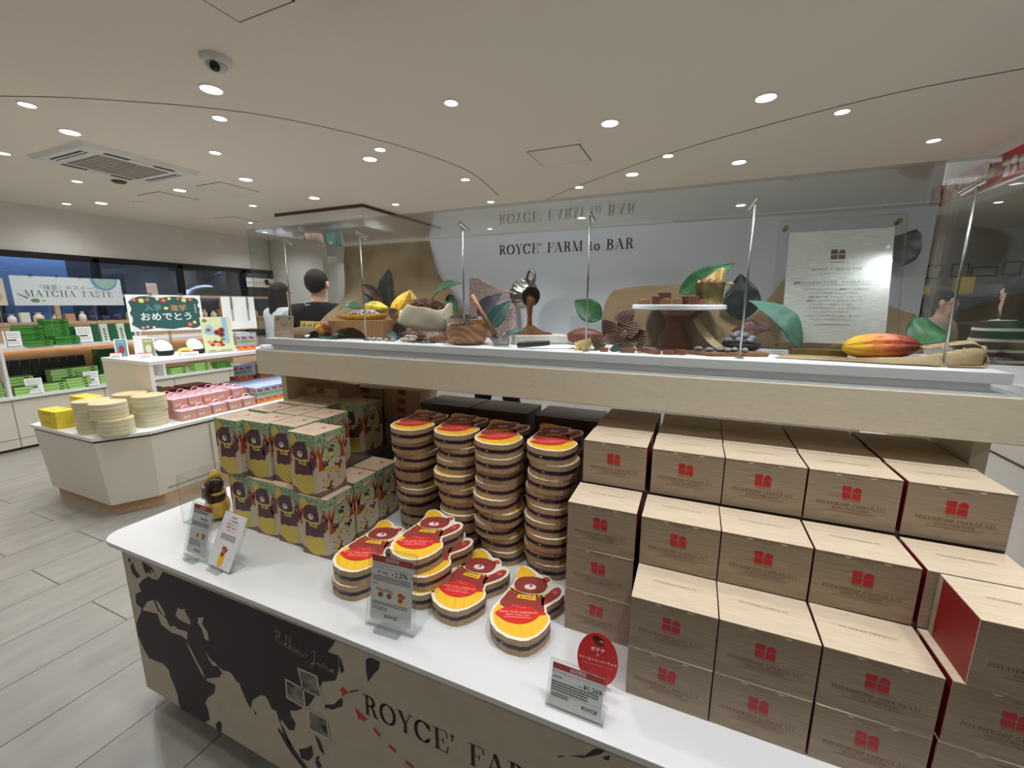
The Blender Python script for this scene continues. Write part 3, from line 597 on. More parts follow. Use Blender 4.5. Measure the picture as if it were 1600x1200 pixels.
# glass: front, top, two ends (each pane a solid sheet)
GT = 0.006; z0, z1 = 1.3155, 1.785
gx0, gx1, gy0, gy1 = -1.646, 0.634, 1.186, 1.69
def sheet(name, x0, x1, y0, y1, zz0, zz1, thin):
    a = MB(); ms = [1]*6
    for k in {'y': (2, 4), 'z': (0, 1), 'x': (3, 5)}[thin]: ms[k] = 0
    a.box(x0, x1, y0, y1, zz0, zz1, ms=ms); return a.build(name, [M_glass, M_edge], case)
sheet('front_glass', gx0, gx1, gy0, gy0+GT, z0, z1-GT, 'y')
sheet('top_glass', gx0, gx1, gy0, gy1, z1-GT, z1, 'z')
sheet('end_glass', gx0, gx0+GT, gy0+GT, gy1, z0, z1-GT, 'x')
sheet('end_glass', gx1-GT, gx1, gy0+GT, gy1, z0, z1-GT, 'x')
# spotlight rods
rods = [(-1.554, 1.275), (-1.161, 1.275), (-0.720, 1.262), (-0.298, 1.25), (0.112, 1.25), (0.525, 1.268)]
rl = ['by the left end glass', 'in front of the yellow half pod', 'in front of the wooden bowl', 'left of the cake stand', 'right of the cake stand', 'beside the red and yellow pod']
def make_rod():
    t = thing('spotlight_rod', '', 'spotlight')
    a = MB(); a.lathe([(0.011, 0), (0.011, 0.002), (0.004, 0.0035)], 16); a.build('foot', M_steel, t, smooth=True, sharp=40)
    a = MB(); a.tube([(0, 0, 0.002), (0, 0, 0.385)], 0.0027, 8); a.build('stem', M_steel, t, smooth=True)
    a = MB(); d = Vector((0.0, 0.9, -0.45)).normalized()*0.034
    p = Vector((0, -0.004, 0.392)); a.tube([p-d*0.25, p+d], 0.0062, 14); a.tube([(0, 0, 0.382), p+d*0.15], 0.0035, 8)
    a.build('lamp_head', M_chrome, t, smooth=True, sharp=40)
    e = MB(); q = p+d*1.001; MM = Matrix.Translation(q) @ d.to_track_quat('Z', 'Y').to_matrix().to_4x4(); e.lathe([(0.005, 0), (0.0005, 0.0004)], 14, 0, MM); e.build('bulb', mat('rod_bulb', (240, 246, 255), 0.4, emit=((235, 243, 255), 4.0)), t)
    return t
rod0 = make_rod()
sd = bpy.data.lights.new('rod_beam', 'SPOT'); sd.energy = 2.5; sd.spot_size = math.radians(105); sd.spot_blend = 0.8; sd.shadow_soft_size = 0.006; sd.color = (0.92, 0.96, 1.0)
for i, (x, y) in enumerate(rods):
    rz = (0, -0.55, -0.1, 0.15, 0.5, 0.9)[i] * 1.0
    rz = (-0.6, -0.5, -0.35, -0.2, 0.35, 0.7)[i]
    t = rod0 if i == 0 else dup(rod0, (0, 0, 0)); t.location = (x, y, DZ); t.rotation_euler = (0, 0, rz)
    t['label'] = 'thin steel spotlight rod ' + rl[i] + ' in the showcase'; t['group'] = 'showcase spotlight rods'
    s = bpy.data.objects.new('rod_beam', sd); COL.objects.link(s)
    dv = Matrix.Rotation(rz, 3, 'Z') @ Vector((0, 0.45, -0.9)); s.location = Vector((x, y, DZ+0.375)) + dv.normalized()*0.05
    s.rotation_euler = dv.to_track_quat('-Z', 'Y').to_euler()
# ------------------------------------------------------------------ kraft cartons of potato chip chocolate
M_kraft = noise_mat('kraft_shaded', (146, 130, 110), (172, 155, 132), (5, 30, 110), 3, 6, 0.65, 0.25, 0.75)  # carton faces: shade put into the colour, darker than the lid
M_kraft2 = noise_mat('kraft_lit', (196, 177, 152), (214, 196, 172), (5, 60, 30), 3, 6, 0.6, 0.25, 0.75)  # same board made lighter, overhead light put into the lid colour
M_bred = mat('carton_red', (132, 20, 26), 0.45)
M_logo = mat('logo_red', (190, 34, 42), 0.55)
M_ink = mat('carton_ink', (122, 74, 60), 0.65)
M_fbd = mat('flat_box_dark', (98, 84, 76), 0.5)  # also on the risers, where the dark tone stands for shade in gaps
M_cut = mat('board_edge', (224, 210, 188), 0.7)
BW, BD, BH = 0.1605, 0.121, 0.1165
def make_carton():
    t = thing('chocolate_carton', '', 'box')
    a = MB(); w, d, h = BW/2, BD/2, BH-0.0022
    a.box(-w, w, -d, d, 0, h, ms=[0, 1, 0, 2, 0, 2])
    for s in (-1, 1):                       # folded kraft strip at the rear of each red side
        x = s*(w+0.0004); a.face([(x, d-0.014, 0), (x, d, 0), (x, d, h), (x, d-0.014, h)], 0)
        a.face([(x, -d, 0), (x, -d+0.0012, 0), (x, -d+0.0012, h), (x, -d, h)], 5)
    O, U, V = (0, -d-0.0004, 0), (1, 0, 0), (0, 0, 1)
    a.flat(logo(-0.001, BH*0.635, 0.033), O, U, V, 3)
    g, _w = serif_geo('POTATOCHIP CHOCOLATE', 0.0075, 'CENTER', 0.05); a.flat(shift(g, 0, BH*0.355), O, U, V, 4)
    g, _w = serif_geo("ROYCE' FARM to BAR", 0.0048, 'CENTER', 0.05); a.flat(shift(g, 0, BH*0.285), O, U, V, 4)
    a.flat(shift(jline(0.088, 0.0012, 3), 0, BH*0.245), O, U, V, 4)
    g, _w = serif_geo("ROYCE' FARM", 0.0034, 'CENTER', 0.1); a.flat(shift(g, 0, BH*0.485), O, U, V, 3)
    a.flat([rect(-0.016, BH*0.465, 0.016, BH*0.47)], O, U, V, 3)
    a.flat(shift(jline(0.022, 0.0013, 5), 0, BH*0.90), O, U, V, 4)
    for x in (-0.028, 0.032): a.flat([[(x-0.006, BH*0.952), (x, BH*0.935), (x+0.006, BH*0.952), (x+0.006, BH*0.965), (x-0.006, BH*0.965)]], O, U, V, 5)
    a.build('carton_body', [M_kraft, M_kraft, M_bred, M_logo, M_ink, M_cut], t)
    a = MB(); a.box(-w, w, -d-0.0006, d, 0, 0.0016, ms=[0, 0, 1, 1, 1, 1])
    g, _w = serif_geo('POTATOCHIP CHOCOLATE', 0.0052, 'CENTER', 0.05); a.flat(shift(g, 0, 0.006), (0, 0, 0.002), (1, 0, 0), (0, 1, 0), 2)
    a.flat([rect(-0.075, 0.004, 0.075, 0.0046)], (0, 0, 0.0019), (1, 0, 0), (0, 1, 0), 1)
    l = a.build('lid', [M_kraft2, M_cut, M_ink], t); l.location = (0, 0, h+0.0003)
    return t
carton0 = make_carton(); used = {'carton': False}
colx = [-0.252, -0.079, 0.084, 0.249, 0.418]
cname = ['leftmost column', 'second column from left', 'middle column', 'fourth column from left', 'rightmost column']
rng = random.Random(3)
def put_carton(x, y, z, label, rz=0.0):
    t = carton0 if not used['carton'] else dup(carton0, (0, 0, 0))
    used['carton'] = True
    t.location = (x, y, z); t.rotation_euler = (0, 0, rz); t['label'] = label; t['group'] = 'kraft cartons of potato chip chocolate'
    return t
L0 = TZ+0.0003
def lev(k): return L0+k*(BH+0.0004)
for c in (1, 2, 3, 4):
    for k in (0, 1):
        put_carton(colx[c]+BW/2, 0.803+BD/2, lev(k), 'kraft carton with red logo, %s of front row, %s' % (('bottom', 'second from bottom')[k], cname[c]), rng.uniform(-0.012, 0.012))
put_carton(colx[4]+0.014+BW/2, 0.800+BD/2, lev(2), 'kraft carton showing its whole red side, third up in the front row', 0.0)
for k in (0, 1, 2):
    put_carton(colx[0]+BW/2, 0.930+BD/2, lev(k), 'kraft carton beside the bear tins, %s of three in the leftmost column' % ('bottom', 'middle', 'top')[k], rng.uniform(-0.01, 0.01))
for c in (1, 2, 3, 4):
    put_carton(colx[c]+BW/2, 0.926+BD/2, lev(2), 'kraft carton on the middle step of the stack, %s' % cname[c], rng.uniform(-0.008, 0.008))
for c in range(5):
    put_carton(colx[c]+BW/2+0.004, 1.060+BD/2, lev(3), 'kraft carton on the top step of the stack, %s' % cname[c], rng.uniform(-0.012, 0.012))
for c in range(5):
    put_carton(colx[c]+BW/2+0.006, 1.186+BD/2, lev(3), 'half shaded kraft carton behind the top step, %s' % cname[c], rng.uniform(-0.012, 0.012))
for c in range(5):
    put_carton(colx[c]+BW/2+0.008, 1.312+BD/2, lev(3), 'kraft carton in deep shade under the showcase, %s' % cname[c], rng.uniform(-0.012, 0.012))
t = thing('display_riser', 'stepped dark riser hidden under the kraft cartons', 'riser', (0, 0, TZ))
a = MB(); a.box(-0.07, 0.585, 0.932, 1.054, 0, lev(2)-TZ-0.0005); a.build('low_step', M_fbd, t)  # coloured dark to paint shade into the gaps between cartons
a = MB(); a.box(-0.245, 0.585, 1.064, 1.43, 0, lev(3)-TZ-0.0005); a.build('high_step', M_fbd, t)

# ------------------------------------------------------------------ bear gift cartons
M_gbody = mat('gift_beige', (205, 192, 166), 0.6)
M_ggreen = noise_mat('gift_green', (152, 180, 146), (180, 198, 160), (8, 8, 30), 8, 3, 0.6)
M_gpurple = mat('gift_bear', (92, 58, 66), 0.6); M_gyellow = mat('gift_yellow', (216, 192, 92), 0.6); M_gorange = mat('gift_tree', (176, 74, 36), 0.6)
M_gleaf = mat('gift_leaf', (66, 112, 76), 0.6); M_gtop = noise_mat('gift_top', (196, 172, 148), (210, 188, 162), (10, 60, 10), 3, 4, 0.6)
M_gred = mat('gift_red', (212, 66, 52), 0.6); M_gbrown = mat('gift_ground', (132, 108, 92), 0.65); M_gwhite = mat('gift_white', (226, 218, 206), 0.6); M_gpink = mat('gift_pink', (190, 110, 110), 0.6)
GW, GD, GH = 0.1215, 0.113, 0.2085
GM = [M_gbody, M_ggreen, M_gpurple, M_gyellow, M_gorange, M_gleaf, M_gtop, M_gred, M_gbrown, M_gwhite, M_print, M_gpink]
def leafrow(r, w, z0, z1, n):
    out = []
    for _ in range(n):
        x, z, an = r.uniform(0.03*w, 0.97*w), r.uniform(z0, z1), r.uniform(0, PI); l = 0.0042
        c, s = math.cos(an)*l, math.sin(an)*l
        out.append([(x-c, z-s), (x+s*0.38, z-c*0.38), (x+c, z+s), (x-s*0.38, z+c*0.38)])
    return out
def tree(x, z, h, s=1):
    return [[(x-0.010*s, z), (x+0.010*s, z), (x+0.005*s, z+h*0.45), (x-0.005*s, z+h*0.45)]] + [[(x-0.004, z+h*0.4), (x+0.004, z+h*0.4), (x+dx+0.002, z+h), (x+dx-0.002, z+h*0.97)] for dx in (-0.017*s, -0.006*s, 0.012*s, 0.021*s)]
def make_gift():
    t = thing('gift_carton', '', 'gift box')
    r = random.Random(5)
    a = MB(); w, d, h = GW, GD, GH
    a.box(-w/2, w/2, -d/2, d/2, 0, h, ms=[8, 6, 0, 0, 0, 0])
    def on(polys, m, k, side):
        e = 0.0002*k; polys = [q for q in (clip_rect(p, 0, 0, w if side == 'F' else d, h) for p in polys) if q]
        if side == 'F': a.flat(polys, (-w/2, -d/2-e, 0), (1, 0, 0), (0, 0, 1), m)
        elif side == 'R': a.flat(polys, (w/2+e, -d/2, 0), (0, 1, 0), (0, 0, 1), m)
        elif side == 'L': a.flat([[(d-x, z) for x, z in p[::-1]] for p in polys], (-w/2-e, d/2, 0), (0, -1, 0), (0, 0, 1), m)
    # front
    on([[(0, h*0.80), (w*0.2, h*0.76), (w*0.5, h*0.79), (w*0.8, h*0.72), (w, h*0.70), (w, h), (0, h)]], 1, 1, 'F')
    on(leafrow(r, w, h*0.8, h*0.985, 70), 5, 2, 'F')
    on([rect(x, h*z, x+0.03, h*z+0.0006) for x, z in ((0.01, .86), (0.03, .90), (0.05, .95), (0.06, .88), (0.015, .94), (0.07, .92))], 5, 2, 'F')
    on([[(0, 0), (w, 0), (w, h*0.09), (w*0.85, h*0.06), (w*0.5, h*0.03), (w*0.15, h*0.10), (0, h*0.13)]], 8, 1, 'F')
    on([circ(w*0.47, h*0.21, w*0.37, h*0.195, 28)], 3, 2, 'F')
    on([rect(w*0.08, h*0.2, w*0.82, h*0.37)], 3, 2, 'F') if False else None
    on([[(w*0.14, h*0.36), (w*0.16, h*0.30), (w*0.32, h*0.335), (w*0.45, h*0.32), (w*0.62, h*0.345), (w*0.82, h*0.36), (w*0.78, h*0.50), (w*0.72, h*0.60), (w*0.2, h*0.60)]], 2, 3, 'F')
    on([[(w*0.10, h*0.36), (w*0.15, h*0.33), (w*0.2, h*0.30), (w*0.12, h*0.26)]], 3, 4, 'F')
    on([smooth_path([(w*0.72, h*0.45), (w*0.88, h*0.45), (w*0.93, h*0.60), (w*0.90, h*0.71), (w*0.82, h*0.74), (w*0.76, h*0.66)], 4, True)], 2, 3, 'F')
    on([circ(w*0.845, h*0.66, w*0.045, h*0.035, 14)], 11, 4, 'F')
    on([smooth_path([(w*0.06, h*0.83), (w*0.10, h*0.93), (w*0.20, h*0.965), (w*0.33, h*0.90), (w*0.40, h*0.80), (w*0.2, h*0.76)], 4, True)], 3, 3, 'F')
    on([smooth_path([(w*0.14, h*0.62), (w*0.13, h*0.72), (w*0.18, h*0.80), (w*0.32, h*0.855), (w*0.5, h*0.86), (w*0.64, h*0.80), (w*0.68, h*0.70), (w*0.66, h*0.61), (w*0.4, h*0.575)], 4, True)], 2, 5, 'F')
    on([circ(w*0.61, h*0.845, w*0.06, h*0.035, 14)], 2, 5, 'F'); on([circ(w*0.615, h*0.845, w*0.028, h*0.018, 10)], 11, 6, 'F')
    on([circ(w*0.40, h*0.665, w*0.095, h*0.05, 18, 0.3)], 9, 7, 'F'); on([circ(w*0.41, h*0.685, w*0.033, h*0.018, 10)], 10, 8, 'F')
    on([circ(w*0.27, h*0.71, 0.0016, None, 8), circ(w*0.55, h*0.715, 0.0016, None, 8)], 10, 8, 'F')
    on([[(w*0.14, h*0.575), (w*0.4, h*0.545), (w*0.72, h*0.57), (w*0.72, h*0.60), (w*0.4, h*0.575), (w*0.14, h*0.605)]], 3, 6, 'F')
    on([[(w*0.34, h*0.50), (w*0.60, h*0.495), (w*0.62, h*0.565), (w*0.32, h*0.57)]], 3, 7, 'F'); on(shift(jline(w*0.17, 0.004, 2), w*0.48, h*0.525), 10, 8, 'F')
    on(tree(w*0.955, h*0.50, h*0.32), 4, 2, 'F'); on(tree(w*0.02, h*0.50, h*0.30, 0.7), 4, 2, 'F')
    # sides
    for sd in ('R', 'L'):
        D = d
        on([[(0, h*0.62), (D*0.3, h*0.60), (D*0.5, h*0.50), (D*0.8, h*0.62), (D, h*0.66), (D, h), (0, h)]], 1, 1, sd)
        on(leafrow(r, D, h*0.74, h*0.985, 70), 5, 2, sd)
        on([[(0, 0), (D, 0), (D, h*0.16), (D*0.8, h*0.07), (D*0.5, h*0.05), (0, h*0.10)]], 8, 1, sd)
        on(tree(D*0.12, h*0.42, h*0.42, 1.1), 4, 3, sd); on(tree(D*0.90, h*0.52, h*0.36, 1.1), 4, 3, sd)
        for bx, bz, an in ((0.5, 0.68, 0.3), (0.28, 0.47, -0.4), (0.72, 0.40, 0.9), (0.34, 0.13, 2.4)):
            X, Z = D*bx, h*bz; c, s_ = math.cos(an), math.sin(an)
            on([circ(X, Z, 0.0095, 0.011, 14, an), circ(X+s_*0.013, Z+c*0.013, 0.008, 0.0075, 12), circ(X+0.010, Z+0.012, 0.007, 0.0035, 10, 0.8), circ(X-0.010, Z+0.008, 0.006, 0.003, 10, 2.2)], 2, 4, sd)
            on([circ(X-s_*0.011, Z-c*0.011, 0.011, 0.0085, 14, an)], 3, 5, sd); on([circ(X+s_*0.013, Z+c*0.0115, 0.003, 0.0022, 8)], 9, 6, sd)
        for _ in range(26):
            X, Z, an = r.uniform(0.14, 0.95)*D, r.uniform(0.12, 0.72)*h, r.uniform(0, PI)
            on([circ(X, Z, 0.0042, 0.0019, 8, an)], (4, 2, 7)[_ % 3], 3, sd)
    # top
    a.flat(logo(0.018, 0.018, 0.017), (0, 0, h+0.0003), (1, 0, 0), (0, 1, 0), 7)
    for k in range(5): a.flat(shift(jline(0.05, 0.0011, k), -0.012, -0.008-0.006*k), (0, 0, h+0.0003), (1, 0, 0), (0, 1, 0), 11)
    a.build('carton_body', GM, t)
    b = MB()
    z = h*0.86; y0, y1 = -d*0.16, d*0.20
    path = smooth_path([(y0, z), (y0+0.003, z+0.011), (y1-0.006, z+0.016), (y1, z+0.014), (y1-0.002, z+0.004), (y0+0.012, z-0.003)], 4, True)
    b.face([(w/2+0.0008, x, zz) for x, zz in path], 0)
    q = path+[path[0]]
    for (xa, za), (xb, zb) in zip(q, q[1:]):
        for pl in pen([(xa, za), (xb, zb)], 0.0008, 0.0008): b.face([(w/2+0.0012, u, v) for u, v in pl], 1)
    b.build('carry_handle', [M_gbody, M_gorange], t)
    return t
gift0 = make_gift(); used['gift'] = False
def put_gift(x0, y0, z, label, rz=0.0):
    t = gift0 if not used['gift'] else dup(gift0, (0, 0, 0)); used['gift'] = True
    t.location = (x0+GW/2, y0+GD/2, z); t.rotation_euler = (0, 0, rz); t['label'] = label; t['group'] = 'bear gift cartons'
G1 = L0+GH+0.0003
q4 = ['leftmost', 'second from left', 'third from left', 'rightmost']
for k, (x, y) in enumerate(((-1.540, 0.934), (-1.412, 0.931), (-1.290, 0.925), (-1.152, 0.908))):
    put_gift(x, y, L0, 'green bear gift carton in the bottom front row, %s of the four' % q4[k], rng.uniform(-0.02, 0.02))
put_gift(-1.166, 1.044, L0, 'bear gift carton on the table top, second back along the side facing the tins')
put_gift(-1.169, 1.166, L0, 'bear gift carton on the table top, third back along the side facing the tins')
for k, (x, y) in enumerate(((-1.562, 0.922), (-1.440, 0.944), (-1.314, 0.953), (-1.178, 0.912))):
    put_gift(x, y, G1, 'bear gift carton in the upper front row, %s of the four' % q4[k], rng.uniform(-0.02, 0.02))
for k, x in enumerate((-1.570, -1.440, -1.313)):
    put_gift(x, (1.058, 1.066, 1.072)[k], G1, 'bear gift carton in the second upper row, %s of three' % ('leftmost', 'middle', 'rightmost')[k], rng.uniform(-0.02, 0.02))
for k, x in enumerate((-1.575, -1.448)):
    put_gift(x, 1.19, G1, 'bear gift carton in the shaded third upper row, %s of two' % ('left', 'right')[k])
for k, x in enumerate((-1.575, -1.450)):
    put_gift(x, 1.31, G1, 'bear gift carton deep in shade by the end panel, %s of two' % ('left', 'right')[k])
put_gift(-1.323, 1.272, G1, 'lone shaded bear gift carton standing before the flat brown boxes')
t = thing('display_riser', 'dark riser block hidden under the bear gift cartons', 'riser', (0, 0, TZ))
a = MB(); a.box(-1.575, -1.18, 1.062, 1.42, 0, G1-TZ-0.0005); a.build('block', M_fbd, t)

# ------------------------------------------------------------------ bear shaped tins
M_tside = noise_mat('tin_kraft', (172, 146, 112), (188, 162, 126), (30, 30, 90), 4, 4, 0.6)
M_tband = mat('tin_tape', (52, 30, 52), 0.35); M_tcream = mat('tin_cream', (247, 238, 218), 0.5)
M_tyel = mat('tin_yellow', (252, 198, 52), 0.5); M_tbrown = mat('tin_bear', (158, 62, 54), 0.5); M_tred = mat('tin_red', (222, 40, 36), 0.5)
M_tpink = mat('tin_pink', (232, 92, 84), 0.5); M_tmuz = mat('tin_muzzle', (244, 226, 226), 0.5); M_tyd = mat('tin_ochre', (226, 168, 40), 0.5)
TH = 0.0445
out0 = [(0.000, -0.002), (0.016, 0.006), (0.032, 0.028), (0.042, 0.055), (0.046, 0.083), (0.038, 0.102), (0.027, 0.110), (0.0195, 0.128), (0.042, 0.168), (0.048, 0.195), (0.041, 0.219), (0.026, 0.230), (0.006, 0.227),
        (-0.004, 0.244), (-0.014, 0.252), (-0.026, 0.253), (-0.040, 0.249), (-0.055, 0.258), (-0.076, 0.269), (-0.096, 0.272), (-0.109, 0.266), (-0.112, 0.252), (-0.108, 0.232), (-0.101, 0.211), (-0.098, 0.181), (-0.102, 0.145), (-0.106, 0.100), (-0.110, 0.078), (-0.104, 0.047), (-0.090, 0.023), (-0.065, 0.004), (-0.032, -0.005)]
CX0, CY0 = -0.035, 0.120
outl = [(x-CX0, y-CY0) for x, y in out0]
def inset(poly, d):
    n = len(poly); o = []
    for i in range(n):
        p0, p1, p2 = Vector(poly[i-1]), Vector(poly[i]), Vector(poly[(i+1) % n])
        e1 = (p1-p0).normalized(); e2 = (p2-p1).normalized()
        nn = Vector((-e1.y-e2.y, e1.x+e2.x)); nn = nn.normalized() if nn.length > 1e-6 else Vector((0, 0))
        o.append(tuple(p1+nn*d))
    return o
def make_tin():
    t = thing('bear_tin', '', 'tin')
    a = MB(); a.prism(inset(outl, 0.0006), 0, 0.0170); a.build('tin_base', M_tside, t)
    a = MB(); a.prism(inset(outl, -0.0003), 0.0170, 0.0282)
    for i in (4, 8, 30):
        p, q = Vector(outl[i]), Vector(outl[(i+1) % len(outl)]); m = (p+q)/2; d = (q-p).normalized(); n = Vector((d.y, -d.x))
        for s in (-1, 1):
            e = m+n*0.0009; a.face([(e.x+d.x*(s*0.0018-0.0014), e.y+d.y*(s*0.0018-0.0014), 0.0208), (e.x+d.x*(s*0.0018+0.0014), e.y+d.y*(s*0.0018+0.0014), 0.0208), (e.x+d.x*(s*0.0018+0.0014), e.y+d.y*(s*0.0018+0.0014), 0.0246), (e.x+d.x*(s*0.0018-0.0014), e.y+d.y*(s*0.0018-0.0014), 0.0246)], 1)
    a.build('tape_band', [M_tband, mat('tape_mark', (214, 206, 214), 0.5)], t)
    a = MB(); MM = [M_tside, M_tcream, M_tyel, M_tbrown, M_tred, M_tpink, M_tmuz, M_print, M_tyd]
    a.prism(outl, 0.0282, TH, 0, 1, 0)
    def on(p, m, k): a.flat([[(x-CX0, y-CY0) for x, y in q] for q in p], (0, 0, TH+0.0002*k), (1, 0, 0), (0, 1, 0), m)
    pod = smooth_path([(-0.099, 0.094), (-0.103, 0.075), (-0.096, 0.049), (-0.083, 0.029), (-0.061, 0.012), (-0.032, 0.005), (-0.001, 0.008), (0.012, 0.015), (0.028, 0.034), (0.036, 0.056), (0.039, 0.082), (0.033, 0.099), (0.020, 0.106)], 3) + [(0.004, 0.100), (-0.03, 0.098), (-0.07, 0.088), (-0.086, 0.084)]
    on([pod], 2, 1)
    for k in range(4):
        x0 = -0.085+k*0.03; on(pen(smooth_path([(x0, 0.07-k*0.004), (x0+0.006, 0.04), (x0+0.024, 0.016)], 4), 0.0009, 0.0009), 8, 2)
    on([smooth_path([(-0.100, 0.100), (-0.098, 0.128), (-0.092, 0.155), (-0.05, 0.15), (0.000, 0.165), (0.008, 0.14), (0.018, 0.118), (0.019, 0.106), (0.0, 0.094), (-0.04, 0.08), (-0.086, 0.086)], 3, True)], 3, 3)
    on([smooth_path([(-0.003, 0.160), (0.006, 0.180), (0.014, 0.204), (0.024, 0.215), (0.034, 0.211), (0.039, 0.195), (0.034, 0.172), (0.018, 0.142), (0.006, 0.13)], 3, True)], 3, 3)
    on([circ(0.023, 0.192, 0.0082, 0.0075, 14)] + [circ(0.0235+0.0125*math.cos(q), 0.195+0.0125*math.sin(q), 0.002, None, 8) for q in (0.2, 0.8, 1.4, 2.0)], 5, 4)
    on([smooth_path([(-0.098, 0.208), (-0.104, 0.228), (-0.1055, 0.256), (-0.099, 0.263), (-0.080, 0.261), (-0.062, 0.250), (-0.050, 0.238), (-0.07, 0.215)], 3, True)], 2, 4)
    on([circ(-0.1045, 0.2635, 0.0028, None, 8)], 8, 5)
    hd = [smooth_path([(-0.092, 0.178), (-0.094, 0.196), (-0.088, 0.214), (-0.068, 0.227), (-0.044, 0.234), (-0.020, 0.230), (-0.006, 0.214), (-0.004, 0.194), (-0.012, 0.174), (-0.04, 0.160), (-0.075, 0.158)], 3, True)]
    on(hd, 3, 5); on([circ(-0.016, 0.234, 0.0105, None, 14)], 3, 5); on([circ(-0.0155, 0.2345, 0.0062, None, 12)], 5, 6)
    on([circ(-0.047, 0.186, 0.0165, 0.0115, 18, 0.3)], 6, 6); on([circ(-0.0465, 0.1915, 0.0048, 0.0036, 10)], 7, 7)
    on(pen([(-0.0465, 0.19), (-0.045, 0.184), (-0.050, 0.182)], 0.0009, 0.0009) + pen([(-0.045, 0.184), (-0.041, 0.184)], 0.0009, 0.0009), 7, 7)
    on([circ(-0.066, 0.198, 0.0019, None, 8), circ(-0.031, 0.204, 0.0019, None, 8)], 7, 7)
    on(pen(smooth_path([(-0.095, 0.160), (-0.07, 0.151), (-0.04, 0.152), (0.001, 0.165)], 4), 0.0065, 0.0065), 2, 7)
    tg = [(-0.064, 0.146), (-0.019, 0.154), (-0.014, 0.139), (-0.066, 0.130)]
    on([tg], 2, 8); on(shift(logo(0, 0, 0.006), -0.055, 0.139, 0.2) + shift(jline(0.025, 0.0028, 8), -0.036, 0.141, 0.2), 7, 9)
    bean = smooth_path([(-0.094, 0.058), (-0.080, 0.083), (-0.055, 0.102), (-0.028, 0.112), (-0.004, 0.109), (0.011, 0.098), (0.010, 0.080), (-0.004, 0.058), (-0.028, 0.044), (-0.058, 0.042), (-0.082, 0.050)], 3, True)
    on([bean], 4, 8); on([[(0.008, 0.097), (0.014, 0.094), (0.027, 0.101), (0.026, 0.108), (0.010, 0.103)]], 4, 8)
    g, _w = serif_geo("ROYCE' PURE CHOCOLATE", 0.0058, 'CENTER', 0.06); on(shift(g, -0.039, 0.079, 0.33), 1, 9)
    g, _w = serif_geo("ROYCE' FARM to BAR", 0.0045, 'CENTER', 0.06); on(shift(g, -0.037, 0.070, 0.33), 1, 9)
    on(shift(jline(0.07, 0.0011, 4), -0.034, 0.064, 0.33), 1, 9)
    arc = smooth_path([(-0.05, 0.098), (-0.028, 0.107), (-0.004, 0.104), (0.006, 0.095), (0.004, 0.08)], 5); on(pen(arc, 0.0006, 0.0006), 5, 9)
    on([circ(-0.062+0.008*k, 0.100+0.002*math.sin(k*2), 0.0016, 0.0012, 6) for k in range(5)], 1, 9)
    a.build('lid', MM, t)
    return t
tin0 = make_tin(); used['tin'] = False
def put_tin(tip, z, rot, label, grp):
    """tip = the lower tip of the bear shape on its plane"""
    t = tin0 if not used['tin'] else dup(tin0, (0, 0, 0)); used['tin'] = True
    c, s = math.cos(rot), math.sin(rot); dx, dy = -CX0, -CY0       # tip relative to centre
    t.location = (tip[0]+(CX0*c-CY0*s), tip[1]+(CX0*s+CY0*c), z); t.rotation_euler = (0, 0, rot)
    t['label'] = label; t['group'] = grp
nth = ['bottom', 'second from bottom', 'third from bottom', 'fourth from bottom', 'middle', 'fourth from top', 'third from top', 'second from top', 'top']
sname = ['leftmost', 'second from left', 'third from left', 'rightmost']
sr = random.Random(11)
for s_, (x, y, x1, y1, rot) in enumerate(((-0.860, 1.165, -0.843, 1.107, 8), (-0.648, 1.110, -0.668, 1.122, 12), (-0.500, 1.108, -0.503, 1.096, 10), (-0.333, 1.105, -0.336, 1.110, 6))):
    for k in range(9):
        q = k/8; j = 0 if k == 8 else 1
        put_tin((x+(x1-x)*q+j*sr.uniform(-0.008, 0.009), y+(y1-y)*q+j*sr.uniform(-0.008, 0.010)), L0+k*(TH+0.0006), math.radians(rot+j*sr.uniform(-3, 3)),
                'bear tin in the tall stack, %s of the %s stack' % (nth[k], sname[s_]), 'stacked bear tins')
TS = TH+0.0006
for k in range(2): put_tin(((-0.829, -0.826)[k], (0.786, 0.790)[k]), L0+k*TS, math.radians((1.5, 0.6)[k]), '%s bear tin of the pair at the left end of the front row' % ('lower', 'upper')[k], 'bear tins laid out in front')
for k in range(3): put_tin(((-0.640, -0.640, -0.661)[k], (0.832, 0.845, 0.847)[k]), L0+k*TS, math.radians((-4, -3, 1.5)[k]), '%s bear tin of the pile of three behind the price stand' % ('bottom', 'middle', 'top')[k], 'bear tins laid out in front')
put_tin((-0.522, 0.818), L0, math.radians(-8.5), 'single bear tin on the table right of the price stand', 'bear tins laid out in front')
put_tin((-0.321, 0.799), L0, 0, 'single bear tin nearest the kraft cartons on the white table', 'bear tins laid out in front')

# ------------------------------------------------------------------ flat boxes in the shade at the back
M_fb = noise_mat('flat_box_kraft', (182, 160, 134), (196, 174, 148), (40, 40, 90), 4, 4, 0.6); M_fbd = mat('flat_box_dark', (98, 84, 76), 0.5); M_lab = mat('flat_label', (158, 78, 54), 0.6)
def make_flat(w, d, h, m, lab):
    t = thing('flat_chocolate_box', '', 'box')
    a = MB(); a.box(-w/2, w/2, -d/2, d/2, 0, h*0.55); a.build('box_base', m, t)
    a = MB(); a.box(-w/2-0.001, w/2+0.001, -d/2-0.001, d/2+0.001, h*0.35, h-0.0006)
    if lab: a.flat([rect(-0.022, h*0.38, 0.022, h*0.95)], (0, -d/2-0.0016, 0), (1, 0, 0), (0, 0, 1), 1)
    a.flat(logo(0, 0, 0.02), (0, 0, h-0.0002), (1, 0, 0), (0, 1, 0), 1); a.build('lid', [m, M_lab], t); return t
